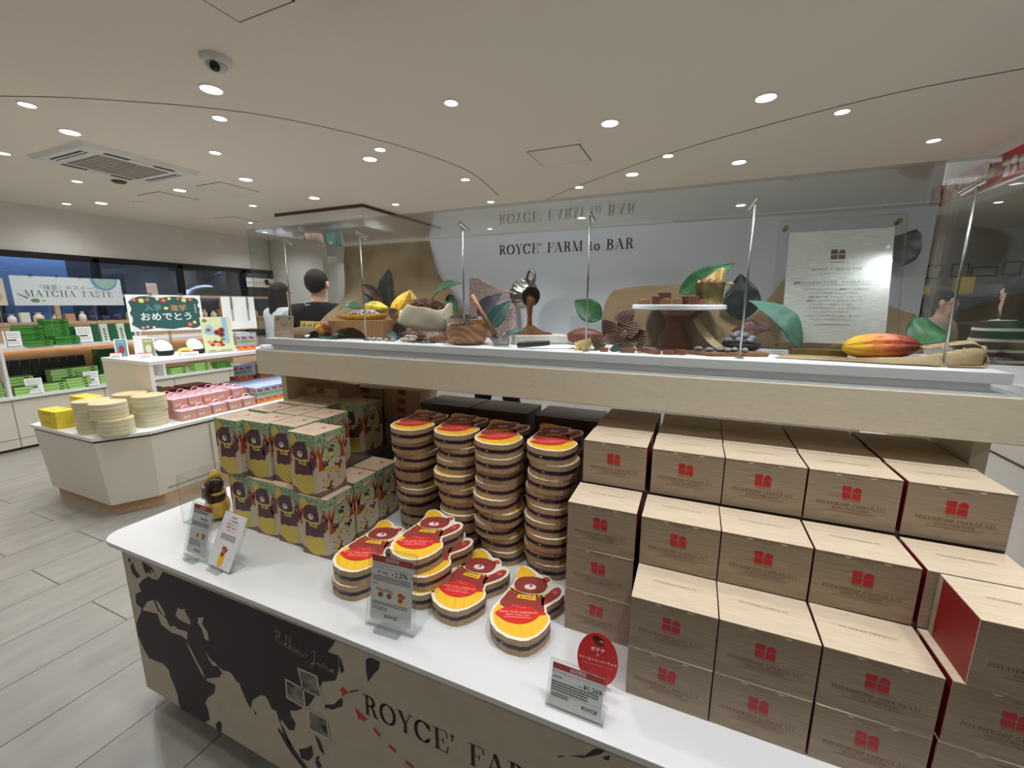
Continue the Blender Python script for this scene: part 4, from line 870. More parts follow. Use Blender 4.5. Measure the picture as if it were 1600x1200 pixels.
fk = make_flat(0.195, 0.13, 0.04, M_fb, True); fd = make_flat(0.232, 0.165, 0.05, M_fbd, False)
first = [True, True]
def put_flat(k, x, y, z, label):
    src = (fk, fd)[k]; t = src if first[k] else dup(src, (0, 0, 0)); first[k] = False
    t.location = (x, y, z); t['label'] = label; t['group'] = ('flat kraft boxes with a brown label', 'flat dark chocolate boxes')[k]
for c, (x, n, zt) in enumerate(((-1.489, 1, G1+GH+0.0405), (-1.39, 2, 1.118), (-1.185, 9, 1.124))):
    for i in range(n):
        z = zt-(n-i)*0.0403
        put_flat(0, x+0.004*((i*7) % 3-1) if c else x, 1.565 if c else 1.40, z, 'flat kraft box with brown label under the showcase, %s, layer %s' % (('left stack', 'middle stack', 'right stack')[c], ('one', 'two', 'three', 'four', 'five', 'six', 'seven', 'eight', 'nine')[i]+' from below'))
    if c == 0: continue
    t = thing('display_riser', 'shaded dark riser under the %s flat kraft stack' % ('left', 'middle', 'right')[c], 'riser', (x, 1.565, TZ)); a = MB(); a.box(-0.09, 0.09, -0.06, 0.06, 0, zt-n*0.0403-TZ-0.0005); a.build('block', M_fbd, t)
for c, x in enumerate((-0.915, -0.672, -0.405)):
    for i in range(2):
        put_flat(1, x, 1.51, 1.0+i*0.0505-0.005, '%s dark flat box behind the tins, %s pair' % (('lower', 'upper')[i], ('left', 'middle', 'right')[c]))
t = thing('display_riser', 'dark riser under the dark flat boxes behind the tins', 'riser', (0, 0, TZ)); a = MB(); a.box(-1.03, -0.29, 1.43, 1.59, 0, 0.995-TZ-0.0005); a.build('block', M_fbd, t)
# ------------------------------------------------------------------ what lies inside the showcase
M_jute = weave_mat('jute_cloth', (142, 122, 94), (96, 80, 58), 1500)
M_jute2 = weave_mat('coarse_jute', (186, 164, 128), (128, 106, 74), 1300)
M_sack = weave_mat('sack_cloth', (214, 204, 182), (168, 154, 126), 1500)
def leafmat(n, c1, c2): return noise_mat(n, c1, c2, (6, 6, 6), 10, 3, 0.45, 0.3, 0.7)
LF = {'green': leafmat('leaf_green', (34, 84, 50), (52, 108, 62)), 'teal': leafmat('leaf_teal', (28, 66, 62), (44, 86, 78)), 'dark': leafmat('leaf_dark', (20, 30, 32), (34, 46, 46)),
      'brown': leafmat('leaf_brown', (66, 40, 38), (92, 58, 52)), 'violet': leafmat('leaf_violet', (40, 36, 48), (62, 56, 70)), 'sage': leafmat('leaf_sage', (54, 96, 84), (72, 116, 100)), 'grey': leafmat('leaf_grey', (72, 74, 76), (96, 98, 100))}
M_choc = noise_mat('chocolate', (74, 42, 30), (92, 54, 38), (9, 9, 9), 6, 3, 0.42); M_milk = noise_mat('milk_chocolate', (112, 68, 46), (130, 82, 56), (9, 9, 9), 6, 3, 0.45)
M_beand = noise_mat('bean_brown', (72, 40, 26), (112, 66, 42), (40, 40, 40), 6, 2, 0.5); M_beank = noise_mat('bean_dark', (36, 28, 26), (60, 48, 44), (40, 40, 40), 6, 2, 0.55)
M_gold = mat('gold_leaf', (214, 176, 84), 0.3, 0.9); M_brass = noise_mat('aged_brass', (112, 100, 62), (146, 130, 82), (8, 8, 8), 5, 4, 0.35, metal=0.85)
M_walnut = noise_mat('turned_wood', (82, 42, 28), (110, 60, 40), (8, 8, 60), 4, 4, 0.4); M_board = noise_mat('old_board', (112, 76, 48), (158, 114, 76), (4, 40, 40), 5, 5, 0.6)
M_stone = noise_mat('pink_granite', (196, 172, 166), (126, 98, 96), (30, 30, 30), 5, 6, 0.7, 0.42, 0.62, 0.4); M_marble = noise_mat('pale_marble', (226, 222, 214), (206, 200, 190), (6, 6, 6), 4, 6, 0.4)
def wood_ring_mat(name, c1, c2, sc, rough=0.5):
    m = mat(name, c1, rough); nt, N, L, b = nodes(m); v = coords(nt, (1, 1, 1))
    w = N.new('ShaderNodeTexWave'); w.wave_type = 'RINGS'; w.rings_direction = 'Y'; w.inputs['Scale'].default_value = sc; w.inputs['Distortion'].default_value = 2.5; w.inputs['Detail'].default_value = 3; w.inputs['Detail Scale'].default_value = 2
    L.new(v, w.inputs['Vector']); r = N.new('ShaderNodeValToRGB'); r.color_ramp.elements[0].color = (*lin(c1), 1); r.color_ramp.elements[1].color = (*lin(c2), 1)
    L.new(w.outputs['Fac'], r.inputs['Fac']); L.new(r.outputs['Color'], b.inputs['Base Color']); return m
M_bowl = wood_ring_mat('turned_olive_wood', (140, 94, 58), (184, 136, 90), 16)
M_log = noise_mat('log_bark', (150, 108, 66), (186, 142, 92), (160, 160, 3), 3, 4, 0.6, bump=0.4)
def cloth(name, label, rows, m, fringe=None, nu=40, nv=26, amp=0.006, seed=0, cat='cloth'):
    """rows: list of polylines from one end to the other; the cloth is the surface through them, a little rumpled"""
    rr = random.Random(seed); ph = [rr.uniform(0, 6) for _ in range(6)]
    S = [smooth_path(r, 8) for r in rows]; n = len(S)
    def at(path, u):
        k = u*(len(path)-1); i = min(int(k), len(path)-2); f = k-i; return Vector(path[i]).lerp(Vector(path[i+1]), f)
    def fn(u, v):
        P = [at(s, u) for s in S]; k = v*(n-1); i = min(int(k), n-2); t = k-i
        p0, p1, p2, p3 = P[max(i-1, 0)], P[i], P[i+1], P[min(i+2, n-1)]
        q = 0.5*((2*p1)+(p2-p0)*t+(2*p0-5*p1+4*p2-p3)*t*t+(3*p1-p0-3*p2+p3)*t**3)
        w = amp*(math.sin(7*u+3*v+ph[0])+0.6*math.sin(15*u-5*v+ph[1])+0.5*math.sin(11*v+4*u+ph[2]))*min(1, 4*v, 6*(1-v)+0.15)
        return (q.x, q.y-abs(w)*0.8, q.z+w*0.4)
    t = thing(name, label, cat)
    a = MB(); a.grid(fn, nu, nv, 0, 0.0012); a.build('sheet', m, t, smooth=True)
    if fringe is not None:
        f = MB()
        for k in range(fringe[1]):
            if fringe[0] == 'u0': p = fn(0.0, (k+0.5)/fringe[1]); q = fn(0.03, (k+0.5)/fringe[1])
            elif fringe[0] == 'u1': p = fn(1.0, (k+0.5)/fringe[1]); q = fn(0.97, (k+0.5)/fringe[1])
            else: p = fn((k+0.5)/fringe[1], 1.0); q = fn((k+0.5)/fringe[1], 0.96)
            d = (Vector(p)-Vector(q)).normalized()*0.006; f.tube([p, tuple(Vector(p)+d)], 0.0006, 4)
        f.build('fringe', m, t)
    return t
def leaf(label, base, tip, width, mk, bend=0.15, face=(0, -1, 0.2), cup=0.25, stalk=0.0):
    b, e = Vector(base), Vector(tip); ax = e-b; Ln = ax.length; ax.normalize(); fz = Vector(face); sd = ax.cross(fz).normalized(); up = sd.cross(ax).normalized()
    t = thing('cacao_leaf', label, 'leaf', base, 0, None)
    def fn(u, v):
        w = width*0.5*1.12*max(math.sin(PI*u**0.82), 0.0)**0.9*(1-0.12*u)+0.0006; s = (v-0.5)*2
        bow = bend*Ln*math.sin(PI*u)
        return tuple(ax*(u*Ln)+sd*(s*w)+up*(bow+cup*w*s*s+0.02*width*math.sin(u*22)*abs(s)))
    a = MB(); a.grid(fn, 16, 8, 0, 0.0008); a.build('blade', LF[mk], t, smooth=True)
    r = MB(); pts = [Vector(fn(k/12, 0.5))+up*0.0006 for k in range(13)]
    if stalk: pts = [pts[0]-ax*stalk] + pts
    r.tube(pts, [max(0.0016*(1-k/(len(pts)+1)), 0.0004) for k in range(len(pts))], 6); r.build('midrib', mat('leaf_rib', (104, 120, 78), 0.5) if mk in ('green', 'sage', 'teal') else LF[mk], t, smooth=True)
    return t
def podgeo(Ln, R, n=40, k=20, ribs=10, depth=0.08, half=False, exp=0.62):
    a = MB(); V = []; rows = []
    for i in range(k+1):
        u = i/k; z = (u-0.5)*Ln; r = R*(math.sin(PI*min(max(u, 0.012), 0.988))**exp)*(1-(0.30 if exp > 0.4 else 0.12)*u*u)
        row = []
        for j in range(n+1 if half else n):
            an = (PI*j/n+PI) if half else 2*PI*j/n
            q = r*(1+depth*(abs(math.sin(an*ribs/2))-0.6)+0.02*math.sin(an*17+u*23))
            row.append((z, q*math.cos(an), q*math.sin(an)))
        rows.append(row)
    i0 = 0
    for row in rows: a.v += row
    w = len(rows[0])
    for i in range(k):
        for j in range(w-1 if half else w):
            a.f.append((i*w+j, (i+1)*w+j, (i+1)*w+(j+1) % w, i*w+(j+1) % w)); a.m.append(0)
    if half:
        a.f.append(tuple([i*w for i in range(k+1)]+[i*w+w-1 for i in range(k, -1, -1)])); a.m.append(1)
    else:
        a.f.append(tuple(range(w))); a.m.append(0); a.f.append(tuple(reversed(range(k*w, k*w+w)))); a.m.append(0)
    return a
def pod(label, a_, b_, R, m, half=None, roll=0.0, ribs=10, stem=True, depth=0.08, exp=0.62):
    A, B = Vector(a_), Vector(b_); d = B-A; t = thing('cacao_pod', label, 'cacao pod', (A+B)/2)
    t.rotation_euler = (d.to_track_quat('X', 'Z').to_matrix() @ Matrix.Rotation(roll, 3, 'X')).to_euler()
    g = podgeo(d.length, R, half=bool(half), ribs=ribs, depth=depth, exp=exp); g.build('husk', [m, half] if half else m, t, smooth=True, sharp=50)
    if stem: s = MB(); s.tube([(-d.length*0.49, 0, 0), (-d.length*0.49-0.010, 0, 0.002)], [0.0035, 0.003], 8); s.build('stem', mat('pod_stem', (96, 70, 44), 0.7), t, smooth=True)
    return t
M_podY = noise_mat('pod_yellow', (232, 178, 46), (168, 96, 24), (14, 14, 14), 6, 5, 0.5, 0.5, 0.75, 0.3); M_podG = noise_mat('pod_green', (236, 206, 70), (96, 128, 52), (16, 60, 60), 3, 3, 0.5, 0.4, 0.65)
M_podfl = mat('pod_flesh', (240, 222, 120), 0.6); M_podGr = noise_mat('pod_dark_green', (40, 92, 54), (142, 172, 92), (40, 40, 40), 6, 4, 0.5, 0.5, 0.75)
def podred():
    m = mat('pod_red_yellow', (200, 90, 40), 0.42); nt, N, L, b = nodes(m); tc = N.new('ShaderNodeTexCoord'); sx = N.new('ShaderNodeSeparateXYZ'); L.new(tc.outputs['Object'], sx.inputs[0])
    n = N.new('ShaderNodeTexNoise'); n.inputs['Scale'].default_value = 60; n.inputs['Detail'].default_value = 6; L.new(tc.outputs['Object'], n.inputs['Vector'])
    q = N.new('ShaderNodeMath'); q.operation = 'MULTIPLY_ADD'; q.inputs[1].default_value = 6.5; q.inputs[2].default_value = 0.22; L.new(sx.outputs['X'], q.inputs[0])
    q2 = N.new('ShaderNodeMath'); q2.operation = 'MULTIPLY_ADD'; q2.inputs[1].default_value = 0.5; L.new(n.outputs['Fac'], q2.inputs[0]); L.new(q.outputs[0], q2.inputs[2])
    r = N.new('ShaderNodeValToRGB'); cr = r.color_ramp; cr.elements[0].position = 0.05; cr.elements[0].color = (*lin((246, 196, 48)), 1); cr.elements[1].position = 1.0; cr.elements[1].color = (*lin((92, 34, 30)), 1)
    for p, c in ((0.3, (232, 150, 50)), (0.55, (196, 88, 46)), (0.75, (132, 52, 38))): e = cr.elements.new(p); e.color = (*lin(c), 1)
    L.new(q2.outputs[0], r.inputs[0]); L.new(r.outputs[0], b.inputs['Base Color'])
    bp = N.new('ShaderNodeBump'); bp.inputs['Strength'].default_value = 0.5; bp.inputs['Distance'].default_value = 0.003; L.new(n.outputs['Fac'], bp.inputs['Height']); L.new(bp.outputs['Normal'], b.inputs['Normal'])
    return m
def beans(name, label, pts, m, size=(0.0085, 0.0055, 0.004), seed=1, parentless=True):
    r = random.Random(seed); a = MB()
    for p in pts:
        M = Euler((r.uniform(-0.6, 0.6), r.uniform(-0.6, 0.6), r.uniform(0, 6))).to_matrix().to_4x4(); k = r.uniform(0.85, 1.15)
        a.ball(p, tuple(s*k for s in size), 8, 6, 0, M)
    o = a.build(name, m, smooth=True); tag(o, label, 'beans', kind='stuff'); return o
def mound(cx, cy, z, rx, ry, h, n, seed):
    r = random.Random(seed); out = []
    for i in range(n):
        q = math.sqrt((i+0.5)/n); an = i*2.39996; out.append((cx+rx*q*math.cos(an), cy+ry*q*math.sin(an), z+h*(1-q*q)+r.uniform(-0.002, 0.002)))
    return out
def blob(name, label, cat, c, r, m, group=None, rz=0, n=14, k=9, seed=0, part='body'):
    rr = random.Random(seed); t = thing(name, label, cat, c, rz, group); a = MB(); a.ball((0, 0, r[2]), r, n, k)
    a.v = [tuple(Vector(v)*(1+rr.uniform(-0.05, 0.05))) for v in a.v]; a.build(part, m, t, smooth=True); return t

# cloths
cloth('jute_cloth', 'brown jute cloth draped from the back panel down behind the cacao pods',
      [[(-1.60, 1.652, 1.776), (-1.42, 1.648, 1.776), (-1.25, 1.65, 1.776), (-1.113, 1.652, 1.776)], [(-1.612, 1.650, 1.70), (-1.45, 1.636, 1.70), (-1.25, 1.63, 1.70), (-1.085, 1.648, 1.69)],
       [(-1.608, 1.645, 1.61), (-1.45, 1.60, 1.62), (-1.22, 1.60, 1.61), (-1.048, 1.645, 1.61)], [(-1.585, 1.60, 1.515), (-1.42, 1.55, 1.53), (-1.18, 1.56, 1.53), (-0.985, 1.64, 1.545)],
       [(-1.53, 1.45, 1.447), (-1.36, 1.47, 1.45), (-1.14, 1.53, 1.45), (-0.915, 1.60, 1.47)], [(-1.50, 1.34, 1.385), (-1.33, 1.41, 1.392), (-1.1, 1.49, 1.39), (-0.89, 1.56, 1.40)], [(-1.46, 1.27, 1.362), (-1.33, 1.35, 1.362), (-1.08, 1.46, 1.362), (-0.87, 1.54, 1.362)]], M_jute, None, 44, 36, 0.006, 2)
cloth('jute_cloth', 'rolled jute strip lying on the deck at the left end glass',
      [[(-1.56, 1.25, 1.363), (-1.50, 1.235, 1.363), (-1.43, 1.235, 1.363)], [(-1.57, 1.262, 1.384), (-1.51, 1.248, 1.388), (-1.44, 1.245, 1.380)], [(-1.555, 1.29, 1.400), (-1.48, 1.29, 1.404), (-1.40, 1.285, 1.396)], [(-1.54, 1.33, 1.385), (-1.46, 1.33, 1.388), (-1.38, 1.32, 1.38)]], M_jute, None, 16, 14, 0.004, 5)
cloth('jute_cloth', 'grey brown jute mound behind the cake stand and potato chips',
      [[(-0.30, 1.50, 1.363), (-0.15, 1.46, 1.363), (0.02, 1.46, 1.363), (0.14, 1.49, 1.363)], [(-0.305, 1.52, 1.43), (-0.16, 1.49, 1.44), (0.02, 1.49, 1.43), (0.165, 1.51, 1.40)], [(-0.30, 1.545, 1.51), (-0.16, 1.54, 1.53), (0.02, 1.54, 1.52), (0.17, 1.55, 1.44)], [(-0.265, 1.57, 1.55), (-0.15, 1.575, 1.558), (-0.03, 1.575, 1.548), (0.15, 1.58, 1.44)], [(-0.25, 1.61, 1.45), (-0.14, 1.62, 1.44), (0, 1.62, 1.44), (0.14, 1.62, 1.40)]], M_jute, ('u0', 40), 32, 24, 0.004, 9)
cloth('jute_cloth', 'narrow jute strip with fringed edge curling past the cake stand foot',
      [[(-0.01, 1.36, 1.455), (0.02, 1.345, 1.41), (0.06, 1.335, 1.375), (0.12, 1.33, 1.364)], [(0.005, 1.39, 1.46), (0.04, 1.375, 1.415), (0.08, 1.37, 1.38), (0.14, 1.36, 1.366)]], M_jute2, ('v', 2), 18, 6, 0.001, 4)
cloth('jute_cloth', 'brown jute cloth standing behind the dark leaf and the clear sign',
      [[(0.10, 1.55, 1.363), (0.25, 1.56, 1.363), (0.42, 1.56, 1.363), (0.60, 1.56, 1.363)], [(0.12, 1.58, 1.42), (0.26, 1.59, 1.46), (0.42, 1.59, 1.46), (0.60, 1.59, 1.43)], [(0.17, 1.62, 1.46), (0.27, 1.625, 1.56), (0.42, 1.63, 1.53), (0.60, 1.63, 1.46)], [(0.20, 1.65, 1.47), (0.275, 1.652, 1.60), (0.40, 1.652, 1.55), (0.60, 1.652, 1.47)]], M_jute, None, 30, 18, 0.004, 12)
cloth('jute_cloth', 'coarse pale jute runner under the red and yellow pod on the right',
      [[(0.20, 1.29, 1.362), (0.345, 1.275, 1.363), (0.43, 1.26, 1.363), (0.52, 1.262, 1.363), (0.60, 1.285, 1.364)], [(0.22, 1.32, 1.3665), (0.36, 1.31, 1.367), (0.45, 1.285, 1.378), (0.53, 1.288, 1.392), (0.61, 1.31, 1.408)], [(0.24, 1.36, 1.364), (0.38, 1.36, 1.364), (0.47, 1.34, 1.366), (0.54, 1.36, 1.37), (0.605, 1.39, 1.38)]], M_jute2, ('u0', 16), 40, 14, 0.003, 6)
cloth('jute_cloth', 'folded over end of the pale jute runner looped at the right end glass',
      [[(0.50, 1.255, 1.3635), (0.56, 1.258, 1.3635), (0.60, 1.27, 1.366), (0.606, 1.29, 1.386), (0.59, 1.30, 1.41), (0.545, 1.30, 1.405), (0.50, 1.298, 1.396)], [(0.50, 1.285, 1.3635), (0.56, 1.288, 1.3635), (0.603, 1.30, 1.366), (0.609, 1.32, 1.39), (0.595, 1.33, 1.416), (0.55, 1.33, 1.41), (0.50, 1.325, 1.40)]], M_jute2, None, 36, 6, 0.001, 8)

# leaves
leaf('dark teal leaf standing upright behind the yellow pods', (-1.235, 1.50, 1.488), (-1.247, 1.54, 1.652), 0.085, 'dark', 0.05)
leaf('brown leaf pointing left beside the upright dark leaf', (-1.248, 1.49, 1.51), (-1.379, 1.50, 1.582), 0.065, 'brown', 0.06)
leaf('small black leaf pointing left above the half pod', (-1.285, 1.47, 1.50), (-1.348, 1.48, 1.545), 0.03, 'dark', 0.05)
leaf('mottled green leaf lying left behind the half pod', (-1.32, 1.43, 1.475), (-1.425, 1.41, 1.472), 0.05, 'green', 0.2, (0, -0.6, 1))
leaf('dark leaf poking out right of the half pod', (-1.13, 1.38, 1.455), (-1.07, 1.36, 1.475), 0.034, 'violet', 0.05)
leaf('bright green leaf arching above the bean sack', (-1.003, 1.50, 1.523), (-0.868, 1.51, 1.578), 0.075, 'green', 0.12, (0, -0.6, 1))
leaf('pale underside of a leaf hanging behind the bean sack', (-0.93, 1.50, 1.535), (-0.876, 1.49, 1.465), 0.05, 'sage', 0.05)
leaf('dark leaf tucked under the bean sack', (-1.11, 1.37, 1.40), (-1.03, 1.36, 1.38), 0.06, 'dark', 0.1)
leaf('dull green leaf on the deck right of the log', (-1.09, 1.31, 1.385), (-1.03, 1.30, 1.366), 0.03, 'teal', 0.1, (0, -0.7, 1))
leaf('violet grey leaf leaning on the pink stone slab', (-0.795, 1.50, 1.455), (-0.692, 1.51, 1.539), 0.06, 'violet', 0.08)
leaf('teal leaf with brown underside leaning before the pink stone slab', (-0.725, 1.46, 1.408), (-0.637, 1.47, 1.512), 0.07, 'teal', 0.08)
leaf('narrow teal leaf lying on the marble block', (-0.625, 1.36, 1.380), (-0.532, 1.375, 1.409), 0.028, 'teal', 0.1, (0, -0.8, 1))
leaf('bright green leaf left of the grey brown jute mound', (-0.315, 1.56, 1.445), (-0.421, 1.56, 1.512), 0.078, 'green', 0.08)
leaf('green leaf behind the brass cup rising right', (-0.056, 1.45, 1.533), (0.093, 1.45, 1.619), 0.06, 'green', 0.08)
leaf('black leaf with curled tip right of the brass cup', (0.13, 1.50, 1.45), (0.113, 1.50, 1.592), 0.095, 'dark', 0.04)
leaf('sage green leaf arching before the clear sign', (0.272, 1.39, 1.381), (0.135, 1.415, 1.510), 0.062, 'sage', 0.22, (0.4, -1, 0.6), 0.1, 0.01)
leaf('big dark green leaf lying behind the red and yellow pod', (0.515, 1.44, 1.40), (0.605, 1.47, 1.425), 0.09, 'green', 0.25, (0, -0.8, 1))
leaf('grey leaf fixed high on the back panel right of the sign', (0.505, 1.645, 1.61), (0.575, 1.648, 1.715), 0.085, 'grey', 0.04)
leaf('brown leaf lying on the deck behind the stones', (0.20, 1.43, 1.425), (0.10, 1.44, 1.418), 0.05, 'brown', 0.15, (0, -0.8, 1))
leaf('dark green leaf scrap lying among the chocolate cubes', (-0.23, 1.275, 1.364), (-0.185, 1.27, 1.378), 0.018, 'teal', 0.1)

# log stand with an arch cut out
t = thing('log_stand', 'half round log stand with arched opening carrying the half pod', 'wooden stand', (-1.240, 1.35, DZ))
out = [(-0.135, 0), (-0.118, 0)] + [(-0.032-0.082*math.cos(PI*k/10), 0.046*math.sin(PI*k/10)) for k in range(11)] + [(0.135, 0), (0.138, 0.078), (-0.142, 0.072)]
a = MB(); a.prism(out, -0.045, 0.045, M=Matrix.Rotation(PI/2, 4, 'X')); a.build('log', M_log, t, bevel=0.002)
a = MB(); a.box(-0.112, 0.048, 0.01, 0.04, 0.0005, 0.03); a.build('core_wood', M_walnut, t)
# half pod with pale beans on it
pod('yellow half cacao pod full of pale beans on the log stand', (-1.095, 1.34, 1.462), (-1.372, 1.34, 1.452), 0.036, M_podY, M_podfl, 0.0, 9, False)
beans('pulp_beans', 'white violet fresh cacao beans heaped in the yellow half pod', mound(-1.226, 1.345, 1.458, 0.076, 0.024, 0.014, 60, 4), noise_mat('pulp_bean', (206, 198, 206), (118, 86, 108), (60, 60, 60), 6, 2, 0.45), (0.008, 0.006, 0.005), 4)
pod('yellow green striped cacao pod behind the half pod', (-1.295, 1.42, 1.485), (-1.165, 1.42, 1.480), 0.029, M_podG)
pod('orange yellow cacao pod leaning beside the sack', (-1.150, 1.43, 1.425), (-1.082, 1.45, 1.548), 0.042, M_podY)
pod('split yellow cacao pod half standing behind the bean sack', (-1.085, 1.475, 1.45), (-1.097, 1.475, 1.556), 0.036, M_podY, M_podfl, -0.5)
pod('red brown cacao pod lying before the sack', (-1.05, 1.35, 1.383), (-0.93, 1.34, 1.380), 0.022, noise_mat('pod_maroon', (84, 38, 34), (122, 60, 50), (16, 16, 16), 6, 4, 0.45))
pod('dark maroon cacao pod lying left of the jute mound', (-0.42, 1.45, 1.385), (-0.28, 1.44, 1.395), 0.030, MATS['pod_maroon'])
pod('red and yellow cacao pod lying at the right end of the deck', (0.353, 1.335, 1.392), (0.507, 1.345, 1.400), 0.0335, podred(), None, 0.3, 10, False, 0.13, 0.38)
# star shaped opened pod on green cloth
t = thing('opened_pod', 'orange cacao pod cut open like a star at the left end', 'cacao pod', (-1.405, 1.32, 1.398))
a = MB(); a.ball((0, 0, 0), (0.045, 0.034, 0.032), 22, 12); a.build('husk', noise_mat('pod_rust', (96, 44, 28), (150, 78, 36), (20, 20, 20), 6, 4, 0.5), t, smooth=True)
a = MB()
for k in range(16):
    an = 2*PI*k/16; c, s = math.cos(an), math.sin(an); l = 0.040 if k % 2 else 0.032
    P = lambda r, o, y: (r*(c*math.cos(o)-s*math.sin(o))*1.05, y, r*(s*math.cos(o)+c*math.sin(o))*0.8)
    a.mesh([P(0.008, -0.4, -0.037), P(0.008, 0.4, -0.037), P(l, 0, -0.026), P(0.02, 0, -0.041)], [(0, 3, 2), (3, 1, 2), (0, 1, 3)])
a.ball((0, -0.032, 0), (0.014, 0.008, 0.012), 12, 8); a.build('flesh_rays', mat('pod_flame', (240, 176, 50), 0.5), t)
cloth('green_cloth', 'dark green cloth scrap crumpled under the star cut pod', [[(-1.415, 1.27, 1.362), (-1.36, 1.262, 1.362), (-1.30, 1.265, 1.362)], [(-1.41, 1.29, 1.376), (-1.355, 1.285, 1.368), (-1.305, 1.285, 1.388)], [(-1.40, 1.33, 1.368), (-1.35, 1.325, 1.372), (-1.30, 1.32, 1.366)]], LF['teal'], None, 18, 12, 0.004, 3)
# kraft card and yellow card at the left end
t = thing('kraft_card', 'kraft paper card printed with pale flowers inside the left end glass', 'card', (-1.55, 1.228, 1.362)); t.rotation_euler = (-0.12, 0, 0.1)
a = MB(); a.box(-0.05, 0.05, -0.0005, 0.0005, 0, 0.090); a.build('card', M_gtop, t)
a = MB(); a.flat([circ(-0.03, 0.075, 0.006, None, 14), circ(0.03, 0.078, 0.006, None, 14)], (0, -0.0008, 0), (1, 0, 0), (0, 0, 1), 0); a.flat(shift(jline(0.04, 0.002, 6), 0, 0.055)+shift(jline(0.03, 0.002, 7), 0, 0.048), (0, -0.0008, 0), (1, 0, 0), (0, 0, 1), 0)
a.flat([circ(x, z, 0.008, 0.006, 12) for x, z in ((-0.03, 0.02), (-0.012, 0.026), (0.008, 0.022), (0.024, 0.027))], (0, -0.0008, 0), (1, 0, 0), (0, 0, 1), 1); a.build('card_print', [mat('card_green', (98, 112, 76), 0.6), mat('card_cream', (226, 210, 170), 0.6)], t)
t = thing('picture_card', 'long yellow picture card with four small panels standing behind the jute roll', 'card', (-1.515, 1.345, 1.385)); t.rotation_euler = (-0.1, 0, 0)
a = MB(); a.box(-0.075, 0.075, -0.0005, 0.0005, 0, 0.04); a.build('card', mat('card_yellow', (228, 206, 108), 0.6), t)
a = MB()
for k in range(4): a.flat([rect(-0.070+k*0.036, 0.005, -0.039+k*0.036, 0.035)], (0, -0.0007, 0), (1, 0, 0), (0, 0, 1), k % 2); a.flat([circ(-0.062+k*0.036, 0.02, 0.006, None, 10), circ(-0.048+k*0.036, 0.022, 0.006, None, 10)], (0, -0.0009, 0), (1, 0, 0), (0, 0, 1), 2)
a.build('card_panels', [mat('panel_tan', (214, 172, 66), 0.6), mat('panel_cream', (214, 200, 150), 0.6), mat('panel_olive', (124, 116, 52), 0.6)], t)
# sack of roasted beans
t = thing('bean_sack', 'pale cloth sack rolled open and filled with brown beans', 'sack', (-0.983, 1.42, DZ))
a = MB(); pr = [(0.080, 0.001), (0.098, 0.006), (0.107, 0.018), (0.104, 0.030), (0.092, 0.042), (0.090, 0.048), (0.106, 0.054), (0.114, 0.066), (0.116, 0.085), (0.114, 0.104), (0.110, 0.120), (0.104, 0.128), (0.098, 0.126), (0.094, 0.115), (0.090, 0.100), (0.002, 0.095)]
rr = random.Random(8); a.lathe(pr, 36, 0, None, (1, 0.72), lambda an, z: 0.05*math.sin(3*an+z*40)+0.035*math.sin(5*an-z*70)+0.02*math.sin(11*an+z*120)); a.v = [(x, y, z*(1+0.08*math.sin(3*math.atan2(y, x)+0.6)+0.05*math.sin(5*math.atan2(y, x)))) if z > 0.04 else (x, y, z) for x, y, z in a.v]; a.build('sack_cloth', M_sack, t, smooth=True)
beans('cocoa_beans', 'roasted brown cacao beans heaped in the pale sack', mound(-0.983, 1.42, DZ+0.122, 0.093, 0.064, 0.036, 150, 2), M_beand, (0.0095, 0.006, 0.0045), 2)
# pale fresh nuts scattered in front: countable
nr = random.Random(21); k = 0
M_nut = noise_mat('pale_nut', (206, 200, 190), (150, 140, 132), (60, 60, 60), 5, 4, 0.6)
for (x, y) in ((-1.158, 1.285), (-1.143, 1.30), (-1.13, 1.278), (-1.118, 1.297), (-1.100, 1.282), (-1.085, 1.30), (-1.070, 1.283), (-1.055, 1.297), (-1.04, 1.283)):
    blob('pale_nut', 'dusty white cacao bean scattered on the deck before the log stand', 'nut', (x, y, DZ), (0.0105, 0.0075, 0.006), M_nut, 'pale beans before the log', nr.uniform(0, 3), seed=k); k += 1
for (x, y, z) in ((-1.00, 1.292, 0), (-0.982, 1.285, 0), (-0.965, 1.292, 0), (-0.947, 1.284, 0), (-0.99, 1.305, 0.010), (-0.972, 1.305, 0.011), (-0.955, 1.302, 0.009)):
    blob('pale_nut', 'white cacao bean in the small heap before the sack', 'nut', (x, y, DZ+z), (0.0115, 0.009, 0.008), M_nut, 'pale beans before the sack', nr.uniform(0, 3), seed=k); k += 1
# scoop and tea like nibs
t = thing('wooden_scoop', 'dark wooden scoop spilling black nibs on the deck', 'scoop', (-0.85, 1.325, DZ+0.004)); t.rotation_euler = (0, -0.12, 0.25)
a = MB(); a.box(-0.04, 0.06, -0.02, 0.02, 0, 0.004); a.box(-0.04, 0.06, -0.02, -0.016, 0.004, 0.022); a.box(-0.04, 0.06, 0.016, 0.02, 0.004, 0.022); a.build('scoop_tray', M_board, t, bevel=0.0015)
a = MB(); a.tube([(0.06, 0, 0.01), (0.09, 0, 0.02)], 0.006, 10); a.build('handle', M_board, t, smooth=True)
r2 = random.Random(6); beans('cacao_nibs', 'black cacao nibs strewn on the deck before the scoop', [(r2.gauss(-0.915, 0.028), r2.gauss(1.283, 0.008), DZ+0.0025) for _ in range(90)], M_beank, (0.004, 0.0022, 0.002), 6)
